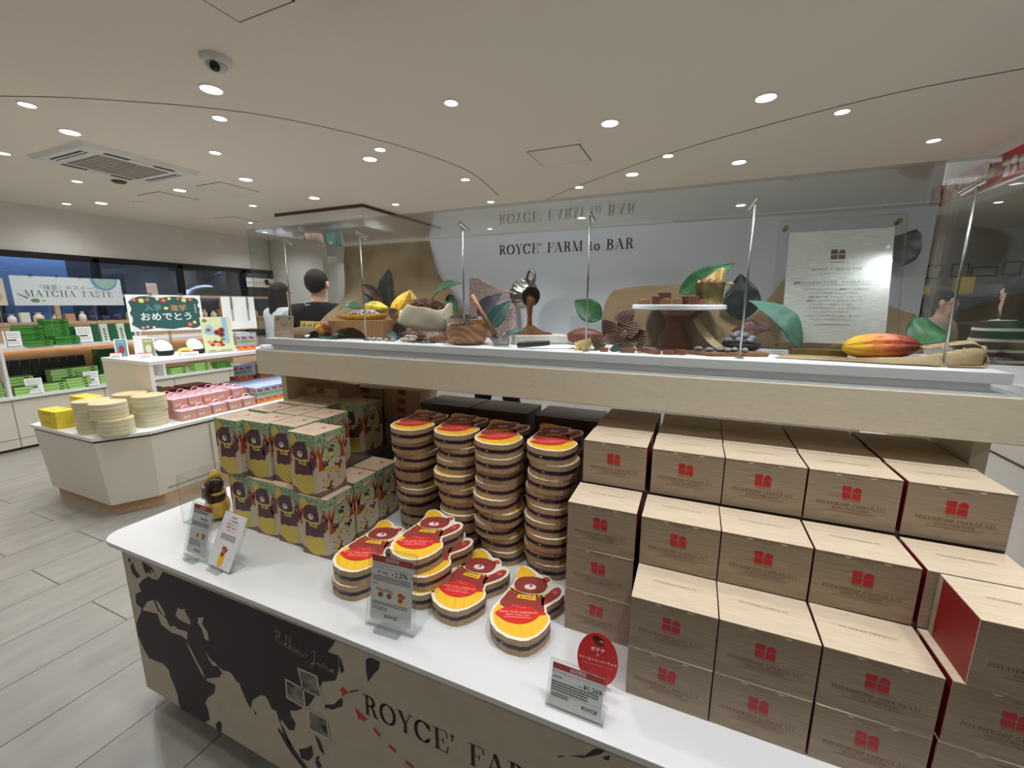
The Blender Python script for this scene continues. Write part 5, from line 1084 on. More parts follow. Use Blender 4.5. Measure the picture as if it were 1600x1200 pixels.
# white bowl and wooden bowl
t = thing('white_bowl', 'white bowl of dark beans half hidden by the wooden bowl', 'bowl', (-0.815, 1.42, DZ+0.02))
a = MB(); a.lathe([(0.032, 0), (0.034, 0.004), (0.055, 0.03), (0.072, 0.066), (0.070, 0.066), (0.052, 0.034), (0.03, 0.012), (0.002, 0.01)], 32); a.build('bowl', M_white, t, smooth=True, sharp=60)
a = MB(); a.lathe([(0.04, -0.02), (0.034, 0.0)], 24); a.build('foot', M_stone, t)
beans('cocoa_beans', 'dark cacao beans heaped in the white bowl', mound(-0.815, 1.42, DZ+0.078, 0.064, 0.06, 0.018, 70, 5), M_beank, (0.0095, 0.006, 0.0045), 5)
t = thing('wooden_bowl', 'round wooden bowl with dipped rim holding dark nibs', 'bowl', (-0.738, 1.315, DZ))
a = MB(); n = 40; pr = [(0.045, 0), (0.060, 0.006), (0.073, 0.03), (0.0755, 0.05), (0.071, 0.075), (0.064, 0.074), (0.066, 0.05), (0.06, 0.03), (0.002, 0.02)]
a.lathe(pr, n); a.v = [(x, y, z+(z > 0.06)*0.010*math.sin(math.atan2(y, x)+0.5)) for x, y, z in a.v]; a.build('bowl', M_bowl, t, smooth=True, sharp=50)
beans('cacao_nibs', 'fine dark nibs filling the round wooden bowl', mound(-0.738, 1.318, DZ+0.060, 0.060, 0.058, 0.012, 150, 9), M_beank, (0.0045, 0.003, 0.0025), 9)
# stone slabs
t = thing('stone_slab', 'rough pink granite slab standing on edge behind the wooden bowl', 'stone', (0, 0, 0))
prof = [(-0.892, DZ), (-0.667, DZ), (-0.672, 1.44), (-0.684, 1.53), (-0.700, 1.552), (-0.735, 1.556), (-0.775, 1.572), (-0.812, 1.591), (-0.845, 1.606), (-0.884, 1.611), (-0.888, 1.53)]
a = MB(); a.prism([(x, z) for x, z in prof], -1.625, -1.60, M=Matrix.Rotation(PI/2, 4, 'X')); a.build('slab', M_stone, t, bevel=0.003)
t = thing('stone_block', 'small pink stone offcut lying behind the scoop', 'stone', (-0.90, 1.40, DZ)); a = MB(); a.prism([(-0.04, -0.02), (0.03, -0.025), (0.045, 0.015), (-0.03, 0.02)], 0, 0.034); a.build('block', M_stone, t, bevel=0.002)
t = thing('marble_block', 'flat pale marble block under the poured chocolate', 'stone', (0, 0, DZ)); a = MB(); a.prism([(-0.565, 1.345), (-0.40, 1.44), (-0.47, 1.53), (-0.66, 1.45)], 0, 0.032); a.build('block', M_marble, t, bevel=0.002)
# tilted jug pouring chocolate
t = thing('metal_jug', 'fluted dark metal jug tipped over and pouring chocolate', 'jug', (-0.587, 1.485, 1.535))
ax = Vector((0.72, -0.66, -0.20)).normalized(); t.rotation_euler = (ax.to_track_quat('Z', 'X').to_matrix()).to_euler()
M_jug = noise_mat('pewter', (168, 166, 158), (116, 114, 108), (20, 20, 20), 4, 4, 0.22, metal=1.0)
a = MB(); a.lathe([(0.018, -0.058), (0.030, -0.055), (0.046, -0.035), (0.052, -0.012), (0.046, 0.012), (0.034, 0.028), (0.031, 0.036), (0.034, 0.046), (0.036, 0.050)], 90, 0, None, (1, 1), lambda an, z: (0.10*abs(math.sin(an*9)) if -0.05 < z < 0.02 else 0)); a.f.pop(); a.m.pop(); a.build('jug_body', M_jug, t, smooth=True)
a = MB(); a.lathe([(0.0355, 0.050), (0.032, 0.045), (0.029, 0.035), (0.030, 0.02), (0.002, 0.01)], 36); a.f = a.f[:-2]+a.f[-1:]; a.m = a.m[:len(a.f)]; a.build('inner_wall', M_dark, t, smooth=True)
upv = t.rotation_euler.to_matrix().inverted() @ Vector((0.1, 0.05, 1)); upv.z = 0; upv.normalize()
a = MB(); a.tube(smooth_path([tuple(upv*0.034+Vector((0, 0, 0.044))), tuple(upv*0.068+Vector((0, 0, 0.046))), tuple(upv*0.088+Vector((0, 0, 0.026))), tuple(upv*0.082+Vector((0, 0, -0.002))), tuple(upv*0.047+Vector((0, 0, -0.012)))], 6), 0.0058, 10); a.build('handle', M_jug, t, smooth=True)
m0 = Vector((-0.587, 1.485, 1.535))+ax*0.042
t = thing('poured_chocolate', 'stream of brown chocolate running from jug into a pool', 'chocolate', (0, 0, 0))
a = MB(); p0 = m0+Vector((0, 0, -0.018)); a.tube(smooth_path([tuple(m0-ax*0.02+Vector((0, 0, -0.012))), tuple(p0), tuple(p0+Vector((0.002, -0.010, -0.018))), tuple(p0+Vector((0.003, -0.012, -0.05))), (p0.x+0.003, p0.y-0.011, DZ+0.052)], 5), [0.021]*6+[0.018, 0.016, 0.014, 0.0125, 0.0115, 0.011, 0.0105, 0.010, 0.0095, 0.009, 0.009, 0.009, 0.0095, 0.011, 0.013], 14); a.build('stream', noise_mat('liquid_chocolate', (92, 54, 30), (120, 74, 44), (8, 8, 8), 6, 3, 0.16), t, smooth=True)
a = MB(); a.lathe([(0.072, 0.0), (0.068, 0.004), (0.045, 0.010), (0.026, 0.020), (0.014, 0.030), (0.002, 0.034)], 36, 0, Matrix.Translation((p0.x+0.003, p0.y-0.008, DZ+0.0322)), (1.0, 0.75), lambda an, z: 0.12*math.sin(3*an+1)+0.07*math.sin(5*an)); a.build('pool', MATS['liquid_chocolate'], t, smooth=True)
# trowel, knife
t = thing('garden_trowel', 'old trowel with long wooden handle and rusty grey blade', 'trowel', (0, 0, 0))
a = MB(); a.tube([(-0.727, 1.335, 1.528), (-0.69, 1.325, 1.478), (-0.628, 1.31, 1.394)], [0.0085, 0.0075, 0.0105], 12); a.build('handle', M_board, t, smooth=True)
a = MB(); a.tube([(-0.630, 1.311, 1.398), (-0.610, 1.303, 1.375)], [0.006, 0.007], 10)
a.grid(lambda u, v: (-0.615+0.030*u-0.085*(v-0.5)*(1-0.4*u), 1.305-0.035*u, 1.385-0.0195*u+0.010*(2*(v-0.5))**2*(1-u)), 8, 10, 0, 0.002); a.build('blade', noise_mat('rusty_steel', (92, 88, 84), (62, 54, 50), (20, 20, 20), 5, 4, 0.5, metal=0.6), t, smooth=True)
t = thing('knife', 'black handled spreading knife lying before the marble block', 'knife', (0, 0, 0))
a = MB(); a.tube([(-0.523, 1.258, 1.370), (-0.50, 1.262, 1.372), (-0.45, 1.272, 1.376), (-0.421, 1.28, 1.378)], [0.0085, 0.0098, 0.0088, 0.007], 12); a.build('handle', mat('knife_black', (24, 26, 30), 0.35), t, smooth=True)
a = MB(); a.prism([(-0.421, 1.272), (-0.30, 1.31), (-0.275, 1.335), (-0.31, 1.335), (-0.426, 1.286)], 1.3765, 1.378); a.build('blade', M_steel, t)
# curled potato chips dipped in chocolate, each one its own
M_chip = mat('dipped_chip', (104, 78, 62), 0.5); M_chipl = mat('pale_chip', (222, 196, 132), 0.5)
def chip(c, r, rot, m, label, grp):
    t = thing('potato_chip', label, 'potato chip', c, 0, grp); t.rotation_euler = rot
    def fn(u, v):
        an = 2*PI*v; rr_ = max(u, 0.02)*r*(1+0.08*math.sin(3*an)); x, y = rr_*math.cos(an)*1.2, rr_*math.sin(an)
        return (x, y, 0.35*x*x/r-0.2*y*y/r+0.0026*math.sin(y/r*22))
    a = MB(); a.grid(fn, 18, 60, 0, 0.0014); a.build('crisp', m, t, smooth=True); return t
for i, (c, r, rot, lb) in enumerate((((-0.205, 1.36, 1.458), 0.026, (1.0, -0.4, 0.5), 'ridged chocolate chip on top of the chip heap, tilted up'), ((-0.248, 1.345, 1.425), 0.028, (1.15, 0.3, 0.6), 'ridged chocolate chip at the left of the chip heap'), ((-0.187, 1.345, 1.422), 0.030, (1.1, 0.2, -0.3), 'ridged chocolate chip in the middle of the chip heap'),
        ((-0.150, 1.325, 1.398), 0.028, (1.3, 0.1, -0.7), 'chocolate chip standing on edge right of the chip heap'), ((-0.222, 1.335, 1.396), 0.026, (0.9, -0.2, 0.2), 'chocolate chip low in the chip heap'), ((-0.276, 1.30, 1.383), 0.026, (0.9, 0.2, 0.9), 'ridged chocolate chip lying apart before the jute mound'), ((-0.185, 1.33, 1.385), 0.024, (0.7, 0.3, 0.1), 'chocolate chip at the foot of the chip heap'))):
    chip(c, r, rot, M_chip, lb, 'chocolate dipped chips')
chip((-0.312, 1.285, 1.376), 0.022, (0.8, -0.3, 0.3), M_chipl, 'pale golden potato chip left of the spotlight rod', 'plain chips')
for i, (x, y, l) in enumerate(((-0.345, 1.275, 'left of the pale chip'), (-0.325, 1.265, 'before the pale chip'), (-0.30, 1.268, 'by the rod foot'), (-0.14, 1.262, 'before the chocolate cubes'), (-0.10, 1.258, 'in front of the cake stand'))):
    t = thing('petal_shaving', 'curled golden shaving on the deck %s' % l, 'shaving', (x, y, DZ+0.001), i*0.9, 'golden shavings'); a = MB(); a.grid(lambda u, v: (0.03*(u-0.5), 0.008*(v-0.5)*math.sin(PI*u)+0.004*math.sin(5*u), 0.007*math.sin(PI*u)*(0.6+0.4*v)), 12, 4, 0, 0.0006); a.build('curl', M_gold, t, smooth=True)
def cube(x, y, z, s, rz, m, label, grp, gold=False, rx=0.0):
    t = thing('chocolate_cube', label, 'chocolate', (x, y, z), rz, grp); t.rotation_euler = (rx, 0, rz)
    a = MB(); a.box(-s[0]/2, s[0]/2, -s[1]/2, s[1]/2, 0, s[2]); a.build('cube', m, t, bevel=0.0015)
    if gold: g = MB(); rr_ = random.Random(int(x*1e4)); [g.face([(q[0]*1.0, q[1], s[2]+0.0006+0.002*rr_.random()) for q in circ(rr_.uniform(-0.3, 0.3)*s[0], rr_.uniform(-0.4, 0.3)*s[1], 0.0045, 0.0022, 8, rr_.uniform(0, 3))]) for _ in range(6)]; g.build('gold_flakes', mat('pale_flake', (246, 224, 160), 0.3, 0.5), t)
for i, (x, y, s, rz) in enumerate(((-0.247, 1.27, (0.024, 0.02, 0.011), 0.2), (-0.178, 1.268, (0.042, 0.022, 0.013), 0.1), (-0.205, 1.30, (0.026, 0.02, 0.014), -0.1), (-0.135, 1.29, (0.034, 0.02, 0.014), 0.15), (-0.105, 1.265, (0.036, 0.02, 0.012), -0.5), (-0.065, 1.268, (0.03, 0.022, 0.012), 0.1), (-0.035, 1.278, (0.03, 0.022, 0.014), -0.3))):
    cube(x, y, DZ, s, rz, M_milk, 'milk chocolate piece on the deck, %s from left in the row before the cake stand' % ('first', 'third', 'second', 'fourth', 'fifth', 'sixth', 'seventh')[i], 'chocolate pieces on the deck')
# cake stand
t = thing('cake_stand', 'white marble cake stand on a turned dark wooden foot', 'cake stand', (-0.054, 1.40, DZ))
a = MB(); a.lathe([(0.130, 0.1235), (0.134, 0.126), (0.134, 0.136), (0.131, 0.1385), (0.003, 0.1385)], 56); a.build('plate', mat('plate_marble', (232, 236, 242), 0.25), t, smooth=True, sharp=40)
a = MB(); a.lathe([(0.055, 0), (0.057, 0.008), (0.050, 0.014), (0.051, 0.022), (0.047, 0.045), (0.040, 0.050), (0.036, 0.055), (0.030, 0.075), (0.030, 0.092), (0.038, 0.098), (0.036, 0.104), (0.048, 0.114), (0.050, 0.1233)], 36); a.build('pedestal', M_walnut, t, smooth=True, sharp=50)
PZ = DZ+0.1387
for i, (x, y, s, rz, g) in enumerate(((-0.150, 1.375, (0.032, 0.03, 0.014), 0.1, True), (-0.112, 1.36, (0.030, 0.03, 0.024), 0.15, True), (-0.085, 1.325, (0.030, 0.03, 0.016), 0.05, True), (-0.095, 1.40, (0.034, 0.03, 0.036), 0.3, False), (-0.052, 1.345, (0.026, 0.026, 0.015), 0.0, True), (-0.02, 1.345, (0.036, 0.034, 0.024), 0.6, False), (0.012, 1.315, (0.018, 0.02, 0.014), 0.1, False))):
    cube(x, y, PZ, s, rz, M_choc if i in (1, 3, 5) else M_milk, 'chocolate cube on the marble cake stand, %s' % ('low one at the left edge with flakes', 'tall one second from left with flakes', 'front one covered in gold flakes', 'tallest one at the back', 'flaked one in the middle', 'big turned one beside the cup', 'small one before the brass cup')[i], 'chocolate cubes on the cake stand', g)
t = thing('brass_cup', 'aged brass cup with curled handle on the cake stand', 'cup', (0.030, 1.385, PZ))
a = MB(); a.lathe([(0.034, 0), (0.036, 0.003), (0.037, 0.03), (0.0385, 0.058), (0.041, 0.062), (0.0385, 0.061), (0.035, 0.056), (0.034, 0.01), (0.002, 0.006)], 36); a.build('cup_body', M_brass, t, smooth=True, sharp=50)
a = MB(); a.tube(smooth_path([(0.037, 0, 0.056), (0.052, 0, 0.060), (0.062, 0, 0.052), (0.058, 0, 0.036), (0.037, 0, 0.016)], 6), 0.003, 8); a.build('handle', M_brass, t, smooth=True)
t = thing('paper_liner', 'crumpled golden paper sticking up from the brass cup', 'paper', (0.030, 1.395, PZ+0.02)); a = MB(); a.grid(lambda u, v: (0.031*math.cos(PI*u)*(1+0.15*v), 0.028*math.sin(PI*u)+0.003*math.sin(20*u), 0.03+0.05*v*(0.75+0.35*math.sin(5*u+0.6))), 28, 5, 0, 0.0005); a.build('sheet', noise_mat('kraft_tissue', (206, 178, 116), (182, 152, 92), (30, 30, 30), 5, 3, 0.6), t)
for i, (x, y) in enumerate(((0.012, 1.377), (0.03, 1.37), (0.048, 1.378))): blob('truffle', '%s round truffle in the paper lined brass cup' % ('left', 'middle', 'right')[i], 'truffle', (x, y, PZ+0.052), (0.011, 0.011, 0.010), M_milk, 'truffles in the brass cup', 0, seed=i)
# board with grey stones
t = thing('wooden_board', 'rough wooden board carrying grey speckled beans', 'board', (0, 0, DZ)); a = MB(); a.prism([(-0.020, 1.30), (0.045, 1.268), (0.185, 1.315), (0.17, 1.36), (0.02, 1.345)], 0.0, 0.010, top=[(-0.024, 1.30), (0.043, 1.262), (0.19, 1.313), (0.174, 1.362), (0.018, 1.348)]); a.build('plank', M_board, t, bevel=0.001)
M_gs = noise_mat('grey_bean', (150, 154, 162), (98, 100, 108), (50, 50, 50), 6, 5, 0.6)
for i, (x, y) in enumerate(((0.012, 1.305), (0.04, 1.292), (0.066, 1.306), (0.086, 1.298), (0.104, 1.314), (0.128, 1.308), (0.078, 1.318))):
    blob('grey_bean', 'grey speckled bean in the front row on the wooden board, %s from left' % ('first', 'second', 'third', 'fifth', 'sixth', 'seventh', 'fourth')[i], 'bean', (x, y, DZ+0.010), (0.0125, 0.009, 0.0065), M_gs if i != 6 else M_milk, 'grey beans on the board', 0.3*i, seed=i)
t = thing('dark_dish', 'dark oval dish behind the board heaped with grey beans', 'dish', (0.125, 1.385, DZ)); a = MB(); a.lathe([(0.03, 0), (0.045, 0.014), (0.052, 0.030), (0.048, 0.030), (0.002, 0.018)], 28, 0, None, (1, 0.6)); a.build('dish', M_dark, t, smooth=True)
for i, (x, y, z) in enumerate(((0.090, 1.38, 0.028), (0.118, 1.375, 0.030), (0.145, 1.378, 0.028), (0.105, 1.39, 0.040), (0.130, 1.388, 0.042), (0.150, 1.395, 0.034), (0.115, 1.40, 0.046))):
    blob('grey_bean', 'grey bean in the dark dish, number %s counting from the left front' % ('one', 'two', 'three', 'four', 'five', 'six', 'seven')[i], 'bean', (x, y, DZ+z), (0.0135, 0.0105, 0.009), M_gs, 'grey beans in the dish', 0.7*i, seed=30+i)
# clear sign
t = thing('display_sign', 'clear acrylic sign with silver sheet about the farm to bar chocolate', 'sign', (0.197, 1.40, DZ+0.008)); t.rotation_euler = (-0.19, 0, 0)
W, H = 0.288, 0.372
a = MB(); ms = [1, 1, 0, 1, 0, 1]; a.box(0, W, 0, 0.004, 0, H, ms=ms); a.box(0, W, 0.0055, 0.0095, 0, H, ms=ms); a.build('acrylic_sheets', [M_acryl, M_edge], t)
M_silver = noise_mat('silver_linen', (222, 222, 214), (190, 192, 184), (10, 10, 220), 4, 5, 0.36, metal=0.35)
a = MB(); a.box(0.028, 0.264, 0.0044, 0.0052, 0.028, 0.338); a.build('silver_sheet', M_silver, t)
a = MB(); O, U, V = (0.146, -0.0004, 0), (1, 0, 0), (0, 0, 1); O2 = (0.146, 0.0042, 0)
a.flat(logo(0.0, 0.272, 0.033), O2, U, V, 0); a.flat(shift(jline(0.032, 0.002, 2), 0, 0.25), O2, U, V, 0)
g, w_ = serif_geo("ROYCE' FARM to BAR", 0.0078, 'CENTER', 0.12); a.flat(shift(g, 0, 0.228), O2, U, V, 0)
a.flat(shift(text_geo('ロイズファームトゥーバー', 0.0062), 0, 0.217), O2, U, V, 0)
a.flat(shift(text_geo('農園づくりからのすべてを、手がけたチョコレート', 0.0085), 0, 0.192), O2, U, V, 1); a.flat([rect(-0.1, 0.188, 0.1, 0.1887)], O2, U, V, 1)
for k, sline in enumerate(('コロンビアのサンタマルタに農園をひらき栽培から', 'カカオの木を育てるところから始め', '収穫の後も一貫してチョコレートをつくる', '農園づくりからすべてを手がけた、ロイズの', 'チョコレート製品にしています。', 'カカオの花を手がけることで、深く味わう', 'チョコレートができました。', 'コロンビアの土地をおすすめに、食の力を', 'チョコレートをお楽しみください。')):
    a.flat(shift(text_geo(sline, 0.0064), 0, 0.174-k*0.0104), O2, U, V, 1)
a.flat(shift(jline(0.08, 0.0022, 9), 0, 0.078), O2, U, V, 1); a.build('sign_print', [mat('sign_brown', (92, 62, 52), 0.5), M_grey], t)
a = MB()
for x, z in ((0.018, 0.018), (0.018, 0.352), (0.27, 0.018), (0.27, 0.352)): a.tube([(x, -0.006, z), (x, 0.016, z)], 0.006, 12)
a.build('corner_screw', M_brass, t, smooth=True, sharp=40)
t = thing('brass_holder', 'low brass block holding the clear sign upright', 'sign holder', (0.245, 1.372, DZ+0.0002)); a = MB(); a.box(0, 0.13, 0, 0.026, 0, 0.02); a.build('block', M_brass, t, bevel=0.001)
# ------------------------------------------------------------------ price stands on the table
M_head = mat('sign_header_red', (182, 62, 52), 0.55); M_navy = mat('sign_navy', (30, 30, 64), 0.5)
def stand(name, label, p0, p1, H, lean, base=0.09, top=True, rail=True, group=None):
    """clear acrylic L stand whose front foot runs from p0 to p1; returns the thing and its slanted sign frame"""
    A, B = Vector((*p0, 0)), Vector((*p1, 0)); w = (B-A).length; rz = math.atan2(B.y-A.y, B.x-A.x)
    t = thing(name, label, 'price stand', (A.x, A.y, L0), rz, group)
    an = math.atan2(lean, H)
    R = Matrix.Rotation(-an, 4, 'X')
    hh = math.hypot(H, lean)
    a = MB(); ms = [1, 1, 0, 1, 0, 1]
    a.box(-0.006, w+0.006, 0, 0.0025, 0.004, hh, ms=ms, M=R); a.box(-0.006, w+0.006, 0.0045, 0.007, 0.004, hh, ms=ms, M=R); a.build('acrylic_face', [M_acryl, M_edge], t)
    a = MB(); a.box(-0.006, w+0.006, 0.0, base, 0.0, 0.003, ms=[0, 0, 1, 1, 1, 1]); a.build('acrylic_foot', [M_acryl, M_edge], t)
    if rail: a = MB(); a.box(w*0.24, w*0.78, -0.018, 0.0, 0.0, 0.010, ms=[1, 0, 1, 1, 1, 1]); a.build('acrylic_rail', [M_acryl, M_edge], t)
    return t, R, w, hh
def sheet_on(t, R, w, h0, h1, draw, name='price_card', mats=None, inset_=0.004, off=0.0030):
    a = MB(); x0, x1 = inset_, w-inset_
    a.box(x0, x1, off, off+0.001, h0, h1, M=R)
    def put(polys, m, k=1):
        O = R @ Vector(((x0+x1)/2, off-0.0002*k, h0)); a.flat(polys, O, (1, 0, 0), R.to_3x3() @ Vector((0, 0, 1)), m)
    draw(put, x1-x0, h1-h0); return a.build(name, mats or [M_paper, M_head, M_print, M_navy, M_grey, M_tyel, M_tbrown, M_redp, M_oak, M_tcream], t)
def lines(put, y, specs):
    for (s, sz, m, bold) in specs: put(shift(text_geo(s, sz, 'CENTER', bold), 0, y), m, 2); y -= sz*1.5
    return y
def minibear(put, x, y, s):
    put([circ(x, y, 0.5*s, 0.38*s, 16)], 5, 3); put([circ(x, y+0.28*s, 0.33*s, 0.4*s, 16), circ(x-0.02*s, y+0.78*s, 0.36*s, 0.30*s, 16), circ(x+0.2*s, y+1.05*s, 0.09*s, None, 8), circ(x+0.5*s, y+0.7*s, 0.12*s, 0.34*s, 10, -0.5)], 6, 4)
    put([circ(x-0.02*s, y+0.7*s, 0.12*s, 0.09*s, 10)], 9, 5); put([circ(x, y+0.72*s, 0.04*s, None, 6)], 2, 6); put([rect(x-0.3*s, y+0.42*s, x+0.28*s, y+0.5*s)], 5, 5); put([[(x-0.35*s, y+0.95*s), (x-0.05*s, y+1.08*s), (x-0.38*s, y+1.3*s)]], 5, 6)
def draw_main(put, w, h):
    put([rect(-w/2, h*0.90, w/2, h)], 1); put(shift(text_geo('当店限定', 0.0105, 'CENTER', 0.01), 0, h*0.93), 0, 2)
    put(shift(text_geo('ピュアチョコレート', 0.0066, 'LEFT', 0.01), -w*0.46, h*0.845), 2); put(shift(text_geo('［ロイズファームトゥーバー 72%カカオ］', 0.0058, 'LEFT', 0.01), -w*0.47, h*0.80), 2)
    put(shift(text_geo('2種36枚', 0.0092, 'LEFT', 0.01), -w*0.36, h*0.725), 2); put(shift(text_geo('¥', 0.0088, 'LEFT', 0.02), -w*0.005, h*0.725), 2); put(shift(text_geo('2,376', 0.0168, 'LEFT', 0.018), w*0.07, h*0.72), 2); put(shift(text_geo('税込', 0.005, 'LEFT', 0.01), w*0.44, h*0.745), 2)
    for k in range(3): put(shift(jline(w*0.92, 0.0028, 40+k), 0, h*(0.675-0.032*k)), 4)
    put(shift(jline(w*0.14, 0.0026, 50), -w*0.38, h*0.555), 4)
    for bx in (-0.27, -0.06): put([[(w*bx-0.014, h*0.47), (w*bx+0.010, h*0.44), (w*bx+0.014, h*0.49), (w*bx-0.010, h*0.52)]], 8, 3); put([circ(w*bx+0.002, h*0.405, 0.0075, 0.0065, 12)], 6, 4)
    put([circ(w*0.24, h*0.42, 0.016, 0.021, 16)], 9, 2); minibear(put, w*0.23, h*0.36, 0.020)
    for k in range(2): put(shift(jline(w*0.86, 0.0026, 60+k), -w*0.02, h*(0.275-0.03*k)), 4)
    for k in range(2): put(shift(jline(w*0.36, 0.0024, 64+k), -w*0.26, h*(0.20-0.03*k)), 4)
    put([rect(-w*0.42, h*0.135, w*0.46, h*0.1375)], 4); put(shift(text_geo("ROYCE'", 0.0115, 'CENTER', 0.03), w*0.02, h*0.06), 3)
t, R, w, hh = stand('price_stand', 'tall acrylic price stand reading 2,376 before the pile of three tins', (-0.724, 0.734), (-0.594, 0.743), 0.205, 0.034, 0.115)
sheet_on(t, R, w, 0.02, 0.188, draw_main)
def draw_low(put, w, h):
    put([rect(-w/2, h*0.86, w/2, h)], 1); put(shift(text_geo('当店限定', 0.0088, 'CENTER', 0.01), 0, h*0.89), 0, 2)
    put(shift(text_geo('ポテトチップチョコレート［ロイズファームトゥーバー］', 0.0042, 'CENTER', 0.01), -w*0.0, h*0.775), 2)
    put(shift(jline(w*0.16, 0.0026, 70), -w*0.38, h*0.665), 4); put(shift(text_geo('190g', 0.0052, 'LEFT', 0.0), w*0.0, h*0.615), 2); put(shift(text_geo('¥1,269', 0.0135, 'LEFT', 0.014), w*0.125, h*0.60), 2); put(shift(text_geo('税込', 0.0042), w*0.475, h*0.63), 2)
    for k in range(4): put(shift(jline(w*(0.9 if k < 2 else 0.7), 0.0030, 74+k), -w*(0.03 if k < 2 else 0.12), h*(0.54-0.062*k)), 4)
    for k in range(2): put(shift(jline(w*0.34, 0.0024, 80+k), -w*0.3, h*(0.27-0.05*k)), 4)
    put([rect(-w*0.45, h*0.315, w*0.46, h*0.32)], 4); put(shift(text_geo("ROYCE'", 0.0095, 'CENTER', 0.03), w*0.28, h*0.145), 3)
t, R, w, hh = stand('price_stand', 'low wide acrylic price stand reading 1,269 before the kraft cartons', (-0.222, 0.704), (-0.114, 0.703), 0.088, 0.032, 0.05, rail=False)
sheet_on(t, R, w, 0.006, 0.088, draw_low, inset_=0.0)
def draw_l1(put, w, h):
    put([rect(-w/2, h*0.90, w/2, h)], 1); put(shift(text_geo('当店限定', 0.0075, 'CENTER', 0.01), 0, h*0.925), 0, 2)
    for k in range(2): put(shift(jline(w*0.8, 0.0034, 84+k), -w*0.06, h*(0.86-0.035*k)), 2)
    put(shift(text_geo('¥4,830', 0.0135, 'CENTER', 0.014), w*0.16, h*0.70), 2)
    for k in range(3): put(shift(jline(w*0.9, 0.0028, 88+k), 0, h*(0.64-0.032*k)), 4)
    put([rect(-w*0.16, h*0.32, w*0.04, h*0.50)], 9, 2); minibear(put, -w*0.06, h*0.355, 0.011); minibear(put, w*0.24, h*0.34, 0.015)
    for k in range(4): put(shift(jline(w*0.6, 0.0026, 92+k), -w*0.14, h*(0.27-0.035*k)), 4)
    put(shift(text_geo("ROYCE'", 0.010, 'CENTER', 0.03), w*0.05, h*0.055), 3)
t, R, w, hh = stand('price_stand', 'tall acrylic price stand reading 4,830 at the left end of the table', (-1.497, 0.735), (-1.392, 0.733), 0.172, 0.050, 0.08)
sheet_on(t, R, w, 0.016, 0.172, draw_l1)
def draw_l2(put, w, h):
    put(shift(text_geo('大好評！', 0.0085, 'CENTER', 0.015), w*0.0, h*0.90), 7)
    for k, (s, m) in enumerate((('ウェブ限定商品が', 2), ('お求めやすくなって', 2), ('数量限定で登場です', 7), ('かわいいくま', 2))): put(shift(text_geo(s, 0.0062, 'CENTER', 0.012), 0, h*(0.84-0.058*k)), m)
    for k in range(4): put(shift(jline(w*0.66, 0.0026, 100+k), 0, h*(0.59-0.028*k)), (7 if k == 0 else 4))
    put([circ(0, h*0.17, 0.0145, 0.026, 18)], 5, 2); minibear(put, 0, h*0.22, 0.026)
t, R, w, hh = stand('leaflet_stand', 'white leaflet with a waving bear picture in a clear stand', (-1.372, 0.732), (-1.262, 0.726), 0.152, 0.078, 0.05)
sheet_on(t, R, w, 0.006, 0.170, draw_l2, 'leaflet', off=-0.0015, inset_=-0.002)
# red oval card
t = thing('oval_card', 'red oval card about potato chips standing behind the low price stand', 'card', (-0.140, 0.786, L0), 0.05)
a = MB(); ov = circ(0, 0.066, 0.0435, 0.060, 40); a.prism(ov, -0.0006, 0.0006, M=Matrix.Rotation(PI/2-0.12, 4, 'X')); a.build('card', mat('oval_red', (206, 34, 40), 0.5), t)
a = MB(); RR = Matrix.Rotation(-0.12, 3, 'X'); V = RR @ Vector((0, 0, 1)); nrm = RR @ Vector((0, -1, 0))
def putc(p, m, k=1): a.flat(p, nrm*(0.0006+0.0002*k), (1, 0, 0), V, m)
putc([circ(0.002, 0.108, 0.011, 0.010, 14), circ(-0.005, 0.113, 0.008, 0.007, 12)], 1); putc([circ(0.007, 0.109, 0.005, 0.003, 10)], 2, 2)
putc(shift(text_geo('ポテチ', 0.0105, 'CENTER', 0.02), 0, 0.085), 0); putc(shift(text_geo('×', 0.009, 'CENTER', 0.03), 0, 0.0745), 0); putc(shift(text_geo('ファームトゥーバーチョコ', 0.0068, 'CENTER', 0.02), 0, 0.062), 0); putc(shift(jline(0.066, 0.002, 3), 0, 0.053), 2)
a.build('card_print', [M_paper, M_choc, mat('oval_pink', (226, 120, 116), 0.5)], t)
a = MB(); a.box(-0.02, 0.02, -0.008, 0.022, 0, 0.008, ms=[0, 0, 1, 1, 1, 1]); a.build('clear_foot', [M_acryl, M_edge], t)
# bear figure behind a clear screen
t = thing('bear_figure', 'dark chocolate bear figure sitting in a yellow pod on a clear plate', 'figurine', (-1.648, 0.945, L0+0.004), -0.75)
M_figb = noise_mat('figure_brown', (48, 32, 26), (62, 42, 34), (20, 20, 20), 5, 3, 0.32); M_figy = noise_mat('figure_yellow', (216, 184, 76), (196, 160, 56), (20, 20, 20), 5, 3, 0.4)
a = MB(); a.lathe([(0.022, 0), (0.040, 0.012), (0.049, 0.035), (0.048, 0.058), (0.043, 0.072), (0.02, 0.074)], 40, 0, None, (1, 0.85), lambda an, z: 0.05*(abs(math.sin(an*4))-0.6)); a.build('pod_base', M_figy, t, smooth=True)
a = MB(); a.ball((0, 0, 0.085), (0.042, 0.034, 0.032), 20, 12); a.build('torso', M_figb, t, smooth=True)
h = MB(); h.ball((0, -0.002, 0.130), (0.038, 0.033, 0.031), 20, 12); h.build('head', M_figb, t, smooth=True)
hd = t.children[-1]
a = MB(); a.ball((0, -0.033, 0.124), (0.014, 0.010, 0.010), 14, 8); a.build('muzzle', mat('figure_muzzle', (226, 214, 196), 0.5), hd, smooth=True)
a = MB(); a.ball((0, -0.043, 0.128), (0.0045, 0.003, 0.0035), 10, 6); a.build('nose', M_print, hd, smooth=True)
